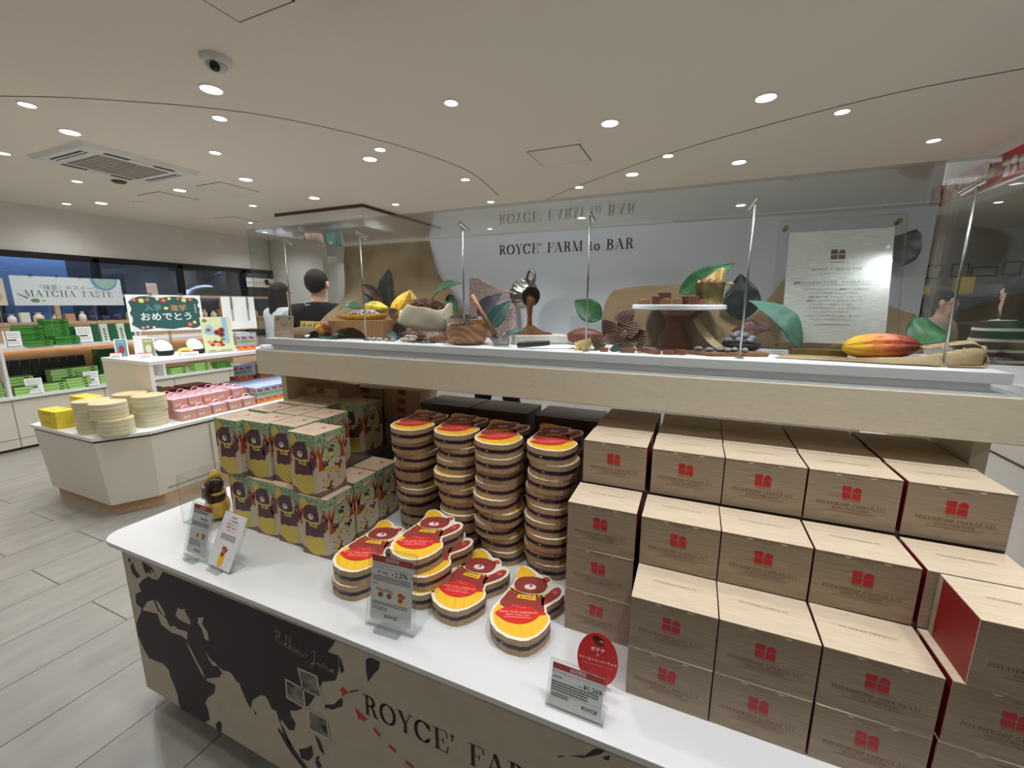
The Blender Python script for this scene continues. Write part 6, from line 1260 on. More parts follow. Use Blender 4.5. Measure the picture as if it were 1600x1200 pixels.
a = MB(); a.ball((0.029, 0, 0.154), 0.010, 12, 8); a.build('ear', M_figb, hd, smooth=True)
a = MB(); a.tube([(0.034, -0.01, 0.085), (0.052, -0.018, 0.110), (0.054, -0.02, 0.134)], [0.014, 0.013, 0.011], 12); a.ball((0.054, -0.02, 0.137), (0.012, 0.011, 0.012), 12, 8); a.build('arm', M_figb, t, smooth=True)
a = MB(); a.tube([(-0.034, -0.012, 0.088), (-0.042, -0.03, 0.075)], [0.014, 0.011], 12); a.ball((-0.042, -0.031, 0.073), (0.011, 0.01, 0.011), 12, 8); a.build('arm', M_figb, t, smooth=True)
a = MB(); a.tube([(0.034*math.cos(q), 0.031*math.sin(q)-0.002, 0.104) for q in [2*PI*k/24 for k in range(25)]], 0.006, 8); a.box(-0.014, 0.014, -0.044, -0.032, 0.086, 0.104); a.build('scarf', M_figy, t, smooth=True, sharp=40)
a = MB(); a.lathe([(0.024, 0.0), (0.020, 0.014), (0.011, 0.028), (0.003, 0.034)], 20, 0, Matrix.Translation((-0.014, 0, 0.152)) @ Matrix.Rotation(-0.35, 4, 'Y')); a.build('hat', M_figy, t, smooth=True)
t = thing('clear_screen', 'bent clear acrylic screen standing around the bear figure', 'acrylic screen', (-1.735, 0.865, L0))
a = MB(); path = [(0.0, 0.0), (0.0, 0.006)]
hpts = [(-0.004, 0.0)] 
a.box(0.0, 0.165, 0.0, 0.0025, 0, 0.19, ms=[1, 1, 0, 1, 0, 1]); a.build('front_sheet', [M_acryl, M_edge], t)
a = MB(); a.box(0.0, 0.0025, 0.0025, 0.16, 0, 0.19, ms=[1, 1, 1, 0, 1, 0]); a.build('side_sheet', [M_acryl, M_edge], t)
a = MB(); a.box(0.0025, 0.165, 0.0025, 0.16, 0, 0.003, ms=[0, 0, 1, 1, 1, 1]); a.build('floor_plate', [M_acryl, M_edge], t)
# ------------------------------------------------------------------ island counter at the left with its goods
ITZ = 0.60
isl = thing('island_counter', 'white island counter with angled corners and oak plinth at the left', 'counter', (0, 0, 0))
def octo(o, y0=1.385, back=3.08):
    return [(-4.56+o*0.4, y0+o), (-3.69-o*0.4, y0+o), (-3.53-o, y0+0.26+o*0.4), (-3.53-o, back), (-4.72+o, back), (-4.72+o, y0+0.26+o*0.4)]
a = MB(); a.prism(octo(0), ITZ-0.025, ITZ); a.build('counter_top', M_white, isl, bevel=0.002)
a = MB(); a.prism(octo(0.045), 0.09, ITZ-0.040, top=octo(0.012)); a.build('cabinet_body', M_cream if False else mat('island_cream', (214, 208, 194), 0.5), isl)
a = MB(); a.prism(octo(0.02), ITZ-0.040, ITZ-0.025); a.build('shadow_gap', mat('gap_brown', (84, 58, 42), 0.7), isl)
a = MB(); a.prism([(-4.54, 1.46), (-3.75, 1.46), (-3.58, 1.70), (-3.58, 3.0), (-4.66, 3.0), (-4.66, 1.70)], 0.0, 0.09); a.build('plinth', M_oak, isl)
for y in (2.05, 2.7): a = MB(); a.box(-3.5435, -3.541, y, y+0.004, 0.10, 0.55); a.build('door_gap', M_groove, isl)
a = MB(); a.box(-3.573, -3.568, 1.72, 3.05, 0.13, 0.133); a.build('base_gap', M_groove, isl)
br = thing('bridge_shelf', 'white raised shelf bridging over the island counter', 'shelf', (0, 0, ITZ))
a = MB(); a.box(-4.54, -3.86, 1.86, 3.06, 0.425, 0.455); a.build('shelf_top', M_white, br, bevel=0.002)
a = MB(); a.box(-4.535, -3.865, 1.862, 1.89, 0.0, 0.425, ms=[0, 0, 1, 0, 0, 0]); a.build('front_panel', [M_white, MATS['island_cream']], br)
a = MB(); a.box(-4.535, -3.865, 3.02, 3.05, 0.0, 0.425); a.build('rear_panel', M_white, br)
a = MB(); a.box(-3.885, -3.87, 2.52, 3.02, 0.355, 0.425); a.build('oak_rail', M_oak, br)
# yellow boxes
M_yb = noise_mat('yellow_box', (226, 206, 60), (206, 180, 44), (30, 30, 30), 4, 5, 0.5, 0.45, 0.7); M_ybp = mat('yellow_box_print', (158, 142, 50), 0.6)
def simple_box(name, label, cat, c, s, m, group=None, rz=0, prints=(), lid=None, mats=()):
    t = thing(name, label, cat, c, rz, group); x, y, z = s
    a = MB(); a.box(-x/2, x/2, -y/2, y/2, 0, z*(0.5 if lid else 1))
    for (side, polys, mi) in prints:
        if side == 'F': a.flat(polys, (0, -y/2-0.0006, 0), (1, 0, 0), (0, 0, 1), mi)
        if side == 'R': a.flat(polys, (x/2+0.0006, 0, 0), (0, 1, 0), (0, 0, 1), mi)
        if side == 'T': a.flat(polys, (0, 0, z+0.0006), (1, 0, 0), (0, 1, 0), mi)
    a.build('box_body', [m, *mats], t)
    if lid: b = MB(); b.box(-x/2-0.0015, x/2+0.0015, -y/2-0.0015, y/2+0.0015, z*0.5, z); b.build('lid', lid, t)
    return t
pr = [('F', shift(jline(0.12, 0.006, 3), 0, 0.035), 1), ('T', shift(jline(0.14, 0.008, 4), 0, 0.03)+shift(jline(0.12, 0.006, 6), 0, -0.02), 1)]
yb0 = simple_box('yellow_gift_box', 'lower yellow box at the front left corner of the island', 'box', (-4.295, 1.452, ITZ), (0.245, 0.11, 0.064), M_yb, 'yellow gift boxes', 0, pr, None, (M_ybp,))
dup(yb0, (-4.297, 1.452, ITZ+0.0645), 0.02, 'upper yellow box at the front left corner of the island')
for k in range(3): dup(yb0, (-4.315+0.004*k, 1.64, ITZ+0.0645*k), 0.03, '%s yellow box of the taller stack in the second row' % ('bottom', 'middle', 'top')[k])
# round tins in stacks
M_rt = mat('round_tin_cream', (214, 206, 172), 0.5); M_rtt = noise_mat('round_tin_top', (222, 196, 120), (214, 166, 150), (9, 9, 9), 3, 4, 0.5); M_rtg = mat('tin_seam', (126, 112, 84), 0.7)
def make_round():
    t = thing('round_tin', '', 'tin'); a = MB(); a.lathe([(0.099, 0), (0.10, 0.002), (0.10, 0.0135)], 40); a.build('tin_base', M_rt, t, smooth=True, sharp=40)
    a = MB(); a.lathe([(0.0985, 0.0135), (0.0985, 0.0145)], 40); a.build('seam', M_rtg, t)
    a = MB(); a.lathe([(0.1005, 0.0145), (0.1005, 0.027), (0.098, 0.028)], 40); a.v += []; a.m[-1] = 1; a.build('lid', [M_rt, M_rtt], t, smooth=True, sharp=40); return t
rt0 = make_round(); fr = True
for s_, (x, y, n, dx, dy) in enumerate(((-3.68, 1.525, 8, -0.03, -0.012), (-3.725, 1.760, 8, 0.004, 0.004), (-3.885, 1.500, 8, -0.006, 0.0), (-4.045, 1.555, 6, 0, 0), (-3.93, 1.745, 8, 0.0, 0.0))):
    for k in range(n):
        t = rt0 if fr else dup(rt0, (0, 0, 0)); fr = False; up = k >= n/2
        t.location = (x+(dx if up else 0)+rng.uniform(-0.002, 0.002), y+(dy if up else 0)+rng.uniform(-0.002, 0.002), ITZ+0.0002+k*0.0284)
        t['label'] = 'flat round cream tin, %s layer of the %s stack on the island' % (('first', 'second', 'third', 'fourth', 'fifth', 'sixth', 'seventh', 'eighth')[k], ('front right', 'rear right', 'middle', 'front left low', 'rear middle')[s_]); t['group'] = 'round cream tins'
# pink carry boxes
M_pink = noise_mat('pink_carry_box', (204, 160, 154), (188, 150, 148), (30, 30, 30), 4, 3, 0.6); M_pinkh = mat('pink_handle', (246, 200, 210), 0.6); M_cook = mat('cookie_cream', (230, 212, 178), 0.6); M_cook2 = mat('cookie_orange', (226, 150, 70), 0.6)
def make_pink():
    t = thing('pink_carry_box', '', 'carry box'); x, y, z = 0.088, 0.106, 0.076
    a = MB(); a.box(-x/2, x/2, -y/2, y/2, 0, z)
    O = (x/2+0.0006, 0, 0); a.flat([circ(-0.03, 0.03, 0.009, None, 10), circ(-0.006, 0.032, 0.009, None, 10)], O, (0, 1, 0), (0, 0, 1), 1); a.flat([circ(0.018, 0.034, 0.009, None, 10), circ(0.04, 0.05, 0.010, 0.014, 10), rect(-0.05, 0.004, 0.05, 0.010)], O, (0, 1, 0), (0, 0, 1), 2)
    a.flat([circ(-0.02, 0.035, 0.008, None, 10), circ(0.015, 0.03, 0.008, None, 10)], (0, -y/2-0.0006, 0), (1, 0, 0), (0, 0, 1), 2)
    a.build('box_body', [M_pink, M_cook, M_cook2], t)
    a = MB(); a.box(-x/2-0.0005, x/2+0.0005, -y/2-0.0005, y/2+0.0005, z, z+0.0025); a.build('top_flap', M_pinkh, t)
    a = MB(); q = [(0, 0.033*math.cos(an), z+0.001+0.034*math.sin(an)) for an in [PI*k/12 for k in range(13)]]; a.tube(q, 0.0085, 6, 0, 0.4); a.build('handle', M_pinkh, t, smooth=True); return t
pk0 = make_pink(); fr = True; num = ('first', 'second', 'third', 'fourth', 'fifth')
rows = [(-3.635, [1.945, 2.055, 2.185, 2.315, 2.44], 0, 'front row on the counter'), (-3.745, [1.955, 2.068, 2.18, 2.293, 2.43], 0, 'second row, lower layer'), (-3.745, [1.955, 2.066, 2.178, 2.290, 2.425], 1, 'second row, upper layer'),
        (-3.85, [1.975, 2.085, 2.196, 2.306, 2.42], 1, 'third row, upper layer'), (-3.95, [1.99, 2.10, 2.21, 2.32, 2.43], 1, 'rear row, upper layer')]
for x, ys, l, nm in rows:
    for k, y in enumerate(ys):
        t = pk0 if fr else dup(pk0, (0, 0, 0)); fr = False
        t.location = (x+rng.uniform(-0.004, 0.004), y, ITZ+0.0004+l*0.0795); t['label'] = 'pink carry box with cookie print, %s in the %s' % (num[k], nm); t['group'] = 'pink carry boxes'
t = thing('display_riser', 'dark riser under the rear pink carry boxes', 'riser', (0, 0, ITZ)); a = MB(); a.box(-4.0, -3.80, 1.92, 2.48, 0, 0.0785); a.build('block', M_fbd, t)
# handles of the lower second row would meet the boxes above: they fold flat there
# blue, green and orange snack boxes
M_bb = mat('snack_blue', (158, 186, 214), 0.5); M_bg = mat('snack_green', (136, 166, 96), 0.5); M_bo = mat('snack_orange', (228, 146, 66), 0.5); M_br = mat('snack_red', (190, 60, 50), 0.5); M_bt = mat('snack_top', (176, 190, 222), 0.5)
def make_snack(): 
    a = MB(); x, y, z = 0.068, 0.070, 0.148
    a.box(-x/2, x/2, -y/2, y/2, 0, z, ms=[0, 4, 0, 0, 0, 0])
    for O, U in (((x/2+0.0006, 0, 0), (0, 1, 0)), ((0, -y/2-0.0006, 0), (1, 0, 0))):
        a.flat([rect(-0.034, 0, 0.034, 0.052)], O, U, (0, 0, 1), 2); a.flat([rect(-0.034, 0.072, 0.034, 0.098)], O, U, (0, 0, 1), 1)
        O2 = tuple(o*1.008 if o else 0 for o in O); a.flat([circ(-0.012, 0.122, 0.013, 0.014, 10), circ(0.012, 0.118, 0.012, 0.013, 10), circ(-0.01, 0.035, 0.012, 0.010, 10), circ(0.014, 0.03, 0.011, 0.009, 10)], O2, U, (0, 0, 1), 3)
    return a
sb0 = make_snack().build('snack_box', [M_bb, M_bg, M_bo, M_br, M_bt]); fr = True
ordn = ('first', 'second', 'third', 'fourth', 'fifth', 'sixth', 'seventh', 'eighth')
def put_snack(x, y, z, label):
    global fr
    if fr: o = sb0; fr = False
    else: o = sb0.copy(); COL.objects.link(o)
    o.location = (x, y, z); tag(o, label, 'snack box', 'blue snack boxes')
for r in range(8):
    for k in range(7): put_snack(-3.635-0.0-r*0.0705-0.034+0.034, 2.555+k*0.0725, ITZ+0.0004, 'blue, green and orange snack box, %s in the %s row from the aisle' % (ordn[k], ordn[r]))
for k in range(2): put_snack(-4.10, 2.72+k*0.0725, ITZ+0.149, 'snack box standing on the others, %s of the near pair' % ('left', 'right')[k])
for k in range(2): put_snack(-4.08, 2.93+k*0.0725, ITZ+0.149, 'snack box standing on the others, %s of the far pair' % ('left', 'right')[k])
# red and grey boxes under the bridge
M_rb = mat('red_box', (150, 44, 46), 0.45); M_rbl = mat('red_box_label', (206, 176, 168), 0.6)
for k, (y, n) in enumerate(((2.10, 2), (2.35, 2), (2.62, 1), (2.86, 2))):
    for j in range(n): simple_box('red_gift_box', 'flat red box under the bridge, %s stack, %s' % (('nearest', 'second', 'third', 'farthest')[k], ('bottom', 'top')[j]), 'box', (-4.20-0.02*j if k != 2 else -4.42, y, ITZ+0.0004+0.083*j), (0.2, 0.21, 0.082), M_rb, 'red gift boxes', 0, [('R', [rect(-0.06, 0.02, 0.06, 0.06)], 1)], None, (M_rbl,))
for j in range(2): simple_box('grey_box', '%s grey mauve box behind the bridge front panel' % ('lower', 'upper')[j], 'box', (-3.99, 1.975, ITZ+0.0004+0.16+0.096*j), (0.15, 0.15, 0.095), mat('grey_mauve', (134, 122, 122), 0.55), 'grey mauve boxes', 0, [('R', [circ(-0.04, 0.045, 0.018, 0.012, 12)], 1), ('R', shift(jline(0.06, 0.008, 2), 0.02, 0.06), 2)], None, (M_dark, M_paper)) if False else None
for j in range(2): simple_box('grey_box', '%s grey mauve box behind the bridge front panel' % ('lower', 'upper')[j], 'box', (-4.16, 1.97, ITZ+0.168*0+0.0004+0.105*j+0.0), (0.13, 0.15, 0.104), mat('grey_mauve', (134, 122, 122), 0.55), 'grey mauve boxes', 0, [('R', [circ(-0.04, 0.045, 0.018, 0.012, 12)], 1), ('R', shift(jline(0.06, 0.008, 2), 0.02, 0.06), 2)], None, (M_dark, M_paper))

# on the bridge: signs, cards, sample dishes
BZ = ITZ+0.4553
def easel(name, label, cat, c, rz, w, h, lean, draw, mats, base=True, th=0.003):
    """a flat card leaning back a little; w wide, h high, seen from its local -y side"""
    t = thing(name, label, cat, c, rz); R = Matrix.Rotation(-lean, 4, 'X')
    a = MB(); a.box(-w/2, w/2, 0, th, 0, h, M=R)
    def put(polys, m, k=1): a.flat(polys, R @ Vector((0, -0.0006*k, 0)), (1, 0, 0), R.to_3x3() @ Vector((0, 0, 1)), m)
    draw(put, w, h); a.build('card', mats, t)
    if base: b = MB(); b.box(-w*0.4, w*0.4, -0.004, h*math.sin(lean)+0.03, 0, 0.004, ms=[0, 0, 1, 1, 1, 1]); b.box(-w*0.4, w*0.4, -0.006, -0.003, 0, 0.012, ms=[1]*6); b.build('clear_foot', [M_acryl, M_edge], t)
    return t
M_bd = mat('board_green', (38, 86, 84), 0.7); M_chk = mat('chalk_white', (226, 230, 228), 0.7); M_flr = mat('flower_red', (206, 66, 70), 0.6); M_fly = mat('flower_yellow', (228, 214, 110), 0.6); M_cho = mat('chalk_orange', (206, 150, 96), 0.6); M_chb = mat('chalk_blue', (120, 156, 180), 0.6)
def draw_chalk(put, w, h):
    sc = []; 
    for k in range(34): an = 2*PI*k/34; sc.append(((w*0.46+0.008*math.sin(k*2.3))*max(-1, min(1, 1.25*math.cos(an))), h*0.5+(h*0.44+0.007*math.cos(k*1.7))*max(-1, min(1, 1.35*math.sin(an)))))
    put([smooth_path(sc, 3, True)], 1)
    put(shift(text_geo('入学', 0.062, 'CENTER', 0.005), -w*0.17, h*0.57), 6, 2); put(shift(text_geo('進学', 0.062, 'CENTER', 0.005), w*0.17, h*0.57), 5, 2); put([circ(0, h*0.63, 0.017, 0.013, 12)], 4, 2)
    put(shift(text_geo('おめでとう', 0.078, 'CENTER', 0.02), 0, h*0.31), 2, 2)
    for x, y, m, r in ((-0.40, .86, 3, .017), (-.31, .84, 4, .02), (-.23, .87, 3, .015), (-.10, .89, 4, .014), (-.02, .85, 3, .02), (.06, .9, 4, .013), (.18, .9, 3, .014), (.26, .86, 4, .019), (.35, .88, 3, .016), (.30, .16, 3, .02), (.37, .22, 4, .014), (-.34, .10, 5, .013), (-.28, .12, 5, .013), (-.2, .11, 2, .010)):
        put([circ(w*x+r*0.62*math.cos(q), h*y+r*0.62*math.sin(q), r*0.5, None, 8) for q in [2*PI*k/5 for k in range(5)]], m, 2); put([circ(w*x, h*y, r*0.35, None, 8)], 4 if m == 3 else 2, 3)
    for k in range(6): put([rect(w*0.40, h*(0.72-0.045*k), w*0.415, h*(0.745-0.045*k))], 2, 2)
t = easel('chalk_sign', 'green chalkboard sign with flowers and white handwritten greeting', 'sign', (-4.50, 2.375, BZ+0.195), PI/2-0.35, 0.54, 0.325, 0.06, draw_chalk, [M_paper, M_bd, M_chk, M_flr, M_fly, M_cho, M_chb], False, 0.004)
b = MB(); b.box(-0.012, 0.012, 0.006, 0.012, -0.194, 0.10, ms=[1]*6); b.box(-0.09, 0.09, -0.05, 0.09, -0.195, -0.189, ms=[0, 0, 1, 1, 1, 1]); b.build('clear_post', [M_acryl, M_edge], t)
for x in (-0.10, 0.12): b = MB(); b.box(x-0.014, x+0.014, -0.004, 0.028, 0.315, 0.345); b.build('clip', M_edge, t)
def draw_poster(put, w, h):
    put([circ(-w*0.36, h*0.9, 0.02, 0.016, 14)], 4); put([rect(w*0.18, h*0.25, w*0.36, h*0.98)], 3); put([smooth_path([(-w*.42, h*.55), (-w*.36, h*.72), (-w*.2, h*.78), (-w*.1, h*.6), (-w*.2, h*.5)], 3, True)], 3)
    put([circ(-w*0.28, h*0.64, 0.018, 0.014, 12)], 1, 2)
    for x, y in ((-.02, .56), (.14, .62), (.12, .5)): put([circ(w*x, h*y, 0.026, 0.026, 14)], 1, 2); put([circ(w*x, h*y, 0.012, None, 10)], 2, 3)
    for x, y, m in ((-.3, .3, 5), (-.12, .3, 1), (.05, .28, 1), (.14, .36, 4), (-.22, .22, 1), (.1, .2, 1), (-.02, .2, 5)): put([circ(w*x, h*y, 0.02, 0.014, 12)], m, 2)
    put(shift(jline(w*0.2, 0.006, 5), -w*0.25, h*0.05), 6); put(shift(jline(w*0.4, 0.005, 7), w*0.2, h*0.05), 6)
easel('recipe_poster', 'pale green poster with pictures of red cookies on the bridge shelf', 'poster', (-4.03, 2.52, BZ), PI/2-0.3, 0.24, 0.325, 0.14, draw_poster, [mat('poster_green', (214, 218, 176), 0.6), M_tbrown, M_print, mat('poster_blue', (150, 190, 206), 0.6), mat('poster_olive', (120, 132, 84), 0.6), M_cook2, M_grey])
for k in range(2): put_snack(-3.98, 2.70+0.072*k, BZ, 'snack box on the bridge shelf beside the poster, %s one' % ('left', 'right')[k])
for k, (y, w) in enumerate(((2.82, 0.17), (2.985, 0.13))):
    t = easel('sign_back', '%s white back of a sign on the bridge shelf' % ('near', 'far')[k], 'sign', (-4.25, y, BZ+0.19), PI/2-0.3, w, 0.32, 0.05, lambda p, w_, h_: None, [M_paper], False)
    b = MB(); b.box(-0.01, 0.01, 0.004, 0.010, -0.189, 0.32, ms=[1]*6); b.box(-0.06, 0.06, -0.04, 0.07, -0.19, -0.186, ms=[0, 0, 1, 1, 1, 1]); b.build('clear_post', [M_acryl, M_edge], t)
def draw_pic(c1):
    def f(put, w, h): put([rect(-w*0.4, h*0.05, w*0.4, h*0.95)], 1); put([circ(0, h*0.4, w*0.22, h*0.24, 12)], 2, 2); put([rect(-w*0.3, h*0.78, w*0.3, h*0.86)], 3, 2)
    return f
easel('picture_holder', 'clear holder with a brown bear picture and blue top at bridge corner', 'card holder', (-4.43, 1.96, BZ), PI/2-0.5, 0.085, 0.15, 0.15, draw_pic(0), [M_paper, mat('pic_teal', (110, 150, 160), 0.5), M_tbrown, mat('pic_blue', (120, 190, 226), 0.5)])
easel('picture_holder', 'clear holder with a pale green leaflet behind the brown bear picture', 'card holder', (-4.28, 2.08, BZ), PI/2-0.5, 0.085, 0.155, 0.15, draw_pic(1), [M_paper, mat('pic_green', (150, 164, 126), 0.5), M_cook, M_fly])
easel('picture_holder', 'white leaflet standing between the two picture holders', 'card holder', (-4.42, 2.10, BZ), PI/2-0.5, 0.10, 0.17, 0.1, lambda p, w, h: None, [M_paper])
for k, (x, y) in enumerate(((-4.40, 1.90), (-4.16, 1.99), (-3.98, 2.23))):
    easel('price_card', 'small price card with red header, %s' % ('leftmost at the bridge front edge', 'middle one at the bridge front edge', 'wide one below the yellow oval tag')[k], 'price card', (x, y, BZ), PI/2-0.5, (0.07, 0.09, 0.12)[k], 0.05, 0.7, lambda p, w, h: (p([rect(-w/2, h*0.82, w/2, h)], 1), [p(shift(jline(w*0.8, 0.004, 200+i), 0, h*(0.6-0.16*i)), 2) for i in range(3)]), [M_paper, M_head, M_grey])
t = easel('oval_tag', 'yellow oval tag on the bridge before the chalkboard sign', 'tag', (-4.06, 2.24, BZ), PI/2-0.5, 0.11, 0.07, 0.3, lambda p, w, h: (p([circ(0, h*0.5, w*0.5, h*0.5, 24)], 1), p(shift(jline(w*0.5, 0.008, 4), 0, h*0.5), 2, 2)), [M_acryl, M_fly, M_gleaf])
for k, (y, x) in enumerate(((2.17, -4.22), (2.37, -4.12))):
    t = thing('sample_dish', 'dark sample dish with white lid tilted open, %s of the chalkboard' % ('left below', 'right below')[k], 'dish', (x, y, BZ)); a = MB(); a.lathe([(0.05, 0), (0.062, 0.02), (0.064, 0.04)], 24); a.build('bowl', M_dark, t, smooth=True, sharp=40); b = MB(); b.lathe([(0.002, -0.004), (0.066, -0.004), (0.066, 0.003), (0.04, 0.012), (0.002, 0.016)], 28, 0, Matrix.Translation((-0.02, 0, 0.075)) @ Matrix.Rotation(0.9, 4, 'Y')); b.build('lid', M_white, t, smooth=True, sharp=40)
t = thing('sample_dish', 'small white sample dish near the end of the bridge shelf', 'dish', (-4.0, 2.95, BZ)); a = MB(); a.lathe([(0.04, 0), (0.055, 0.03), (0.05, 0.03), (0.002, 0.01)], 20); a.build('bowl', M_white, t, smooth=True)

# ------------------------------------------------------------------ wall unit with the matcha goods
WX = -6.33; WZ = 0.55; UZ = 1.05
wu = thing('display_unit', 'white display unit with doors, oak back and lit upper shelf along the windows', 'display unit', (0, 0, 0))
a = MB(); a.box(-7.62, WX, -2.5, 4.6, 0.03, WZ-0.03); a.build('base_cabinet', MATS['island_cream'], wu)
a = MB(); a.box(-7.62, WX+0.02, -2.5, 4.6, WZ-0.022, WZ); a.build('worktop', M_white, wu)
a = MB(); a.box(-7.6, WX+0.004, -2.5, 4.6, WZ-0.032, WZ-0.022); a.build('shadow_gap', MATS['gap_brown'], wu)
a = MB(); a.box(-7.6, WX-0.03, -2.5, 4.58, 0, 0.03); a.build('plinth', MATS['gap_brown'], wu)
for y in (0.35, 1.09, 1.83, 2.57, 3.31, 4.05): a = MB(); a.box(WX, WX+0.0015, y, y+0.005, 0.03, WZ-0.03); a.build('door_gap', M_groove, wu)
a = MB(); a.box(WX, WX+0.0015, -2.5, 4.6, 0.12, 0.124); a.build('base_gap', M_groove, wu)
a = MB(); a.box(-6.95, -6.92, -2.5, 4.6, WZ, UZ-0.03); a.build('oak_back', M_oak, wu)
a = MB(); a.box(-7.3, -6.42, -2.5, 4.6, UZ-0.03, UZ); a.build('upper_shelf', M_white, wu)
for y in (-0.9, 0.5, 1.86, 3.26, 4.58): a = MB(); a.box(-6.94, -6.41, y-0.012, y+0.012, WZ, UZ-0.03); a.build('divider', M_white, wu)
a = MB(); a.box(-6.90, -6.88, -2.4, 4.5, UZ-0.045, UZ-0.031); a.build('strip_lamp', mat('warm_strip', (255, 226, 188), 0.5, emit=((255, 226, 190), 7.0)), wu)
a = MB(); a.box(-7.35, -7.15, -2.5, 5.6, 1.24, 1.275); a.box(-7.2, -7.16, -2.5, 5.6, 1.05, 1.24); a.build('oak_ledge', M_oak, wu)
for y in (2.62, 3.5, 4.6): a = MB(); a.box(-7.22, -7.18, y-0.02, y+0.02, 1.275, 1.62); a.build('oak_post', M_oak, wu)
a = MB(); a.box(-7.24, -7.16, 2.9, 5.8, 1.58, 1.62); a.build('oak_rail', M_oak, wu)
M_gb = mat('matcha_box_green', (70, 148, 52), 0.45); M_gb2 = mat('matcha_box_light', (158, 204, 118), 0.45); M_gb3 = mat('matcha_box_dark', (24, 92, 52), 0.45); M_gbs = mat('matcha_side_dark', (30, 66, 40), 0.5)
def make_gb(m):
    a = MB(); x, y, z = 0.13, 0.205, 0.0305
    a.box(-x/2, x/2, -y/2, y/2, 0, z-0.004); a.box(-x/2+0.002, x/2-0.002, -y/2+0.002, y/2-0.002, z-0.004, z, 1); a.flat([rect(-0.02, 0.006, 0.02, 0.018)], (x/2+0.0006, 0.05, 0), (0, 1, 0), (0, 0, 1), 1); return a.build('matcha_box', [m, M_gbs])
gsrc = {'g': None, 'l': None, 'd': None}
def put_gb(k, x, y, z, label, rz=0):
    if gsrc[k] is None: o = gsrc[k] = make_gb({'g': M_gb, 'l': M_gb2, 'd': M_gb3}[k])
    else: o = gsrc[k].copy(); COL.objects.link(o)
    o.location = (x, y, z); o.rotation_euler = (0, 0, rz); tag(o, label, 'matcha box', 'matcha boxes %s' % {'g': 'in bright green', 'l': 'in light green', 'd': 'in dark green'}[k])
nn = ('first', 'second', 'third', 'fourth', 'fifth', 'sixth', 'seventh', 'eighth', 'ninth')
for nm, k, x, y, n, z in (('tall left stack on the upper shelf', 'g', -6.60, 2.135, 7, UZ), ('tallest stack on the upper shelf', 'g', -6.60, 2.345, 9, UZ), ('front left pair on the upper shelf', 'g', -6.475, 2.15, 2, UZ), ('front right stack on the upper shelf', 'g', -6.475, 2.375, 3, UZ), ('dark stack at the right of the upper shelf', 'd', -6.62, 2.56, 6, UZ),
        ('stack left of the divider', 'l', -6.55, 1.74, 5, WZ), ('stack right of the divider', 'l', -6.60, 1.985, 6, WZ), ('front stack behind the first price card', 'l', -6.46, 1.995, 3, WZ), ('low spread stack beside the first price card', 'l', -6.48, 2.20, 3, WZ), ('tall dark stack in the lower shelf', 'l', -6.62, 2.335, 7, WZ),
        ('front stack in the middle of the lower shelf', 'l', -6.46, 2.40, 4, WZ), ('rear stack near the second price card', 'l', -6.66, 2.56, 7, WZ), ('stack right of the second price card', 'l', -6.50, 2.70, 4, WZ), ('tall dark stack by the bridge panel', 'd', -6.70, 2.80, 13, WZ), ('light stack by the bridge panel', 'g', -6.48, 2.92, 9, WZ), ('far stack seen under the bridge', 'l', -6.5, 3.45, 3, WZ), ('farther stack seen under the bridge', 'l', -6.5, 3.75, 4, WZ), ('last stack seen under the bridge', 'g', -6.5, 4.05, 3, WZ)):
    for j in range(n): put_gb(k, x+rng.uniform(-0.006, 0.006), y+rng.uniform(-0.006, 0.006), z+0.0004+j*0.0307, 'flat green box, %s up in the %s' % (('first', 'second', 'third', 'fourth', 'fifth', 'sixth', 'seventh', 'eighth', 'ninth', 'tenth', 'eleventh', 'twelfth', 'thirteenth')[j], nm), rng.uniform(-0.05, 0.05))
M_wstr = mat('bag_white', (206, 214, 204), 0.5)
for k in range(6):
    y = 2.665+k*0.082
    t = thing('matcha_bag', '%s standing bag on the upper shelf, %s from left' % (('dark green', 'white and green')[k % 2], nn[k]), 'bag', (-6.53, y, UZ+0.0004), 0, 'standing matcha bags'); a = MB(); a.prism([(-0.025, -0.037), (0.03, -0.037), (0.03, 0.037), (-0.025, 0.037)], 0, 0.205, 0, top=[(-0.004, -0.034), (0.006, -0.034), (0.006, 0.034), (-0.004, 0.034)])
    if k % 2: 
        R_ = Vector((-0.024, 0, 0.205)).normalized(); a.flat([[(0, 0.02+0.03*j), (0.016, 0.012+0.03*j), (0.006, 0.036+0.03*j), (-0.006, 0.036+0.03*j), (-0.016, 0.012+0.03*j)] for j in range(5)], (0.031, 0, 0), (0, 1, 0), tuple(R_), 1)
    a.build('pouch', [(M_gb3, M_wstr)[k % 2], M_gb3], t)
# dark pouches in a row at the back of the lower shelf
for k in range(9):
    t = thing('dark_pouch', 'black clear wrapped pouch in the row behind the lower green boxes, %s from left' % nn[k], 'pouch', (-6.80, 1.97+k*0.078, WZ+0.0004+0.0), 0, 'dark pouches'); a = MB(); a.prism([(-0.03, -0.036), (0.03, -0.036), (0.03, 0.036), (-0.03, 0.036)], 0, 0.33, 0, top=[(-0.006, -0.034), (0.008, -0.034), (0.008, 0.034), (-0.006, 0.034)]); a.build('pouch', noise_mat('pouch_black', (22, 28, 28), (60, 72, 70), (30, 30, 8), 5, 4, 0.25), t); b = MB(); b.box(-0.006, 0.009, -0.035, 0.035, 0.33, 0.342); b.build('seal', mat('pouch_seal', (120, 128, 126), 0.3), t)
def pcard(p, w, h): [p(shift(jline(w*0.8, h*0.03, 300+i), 0, h*(0.85-0.13*i)), 1) for i in range(3)]; p([rect(-w*0.3, h*0.4, w*0.2, h*0.48)], 2); [p(shift(jline(w*0.7, h*0.025, 310+i), 0, h*(0.3-0.1*i)), 1) for i in range(2)]
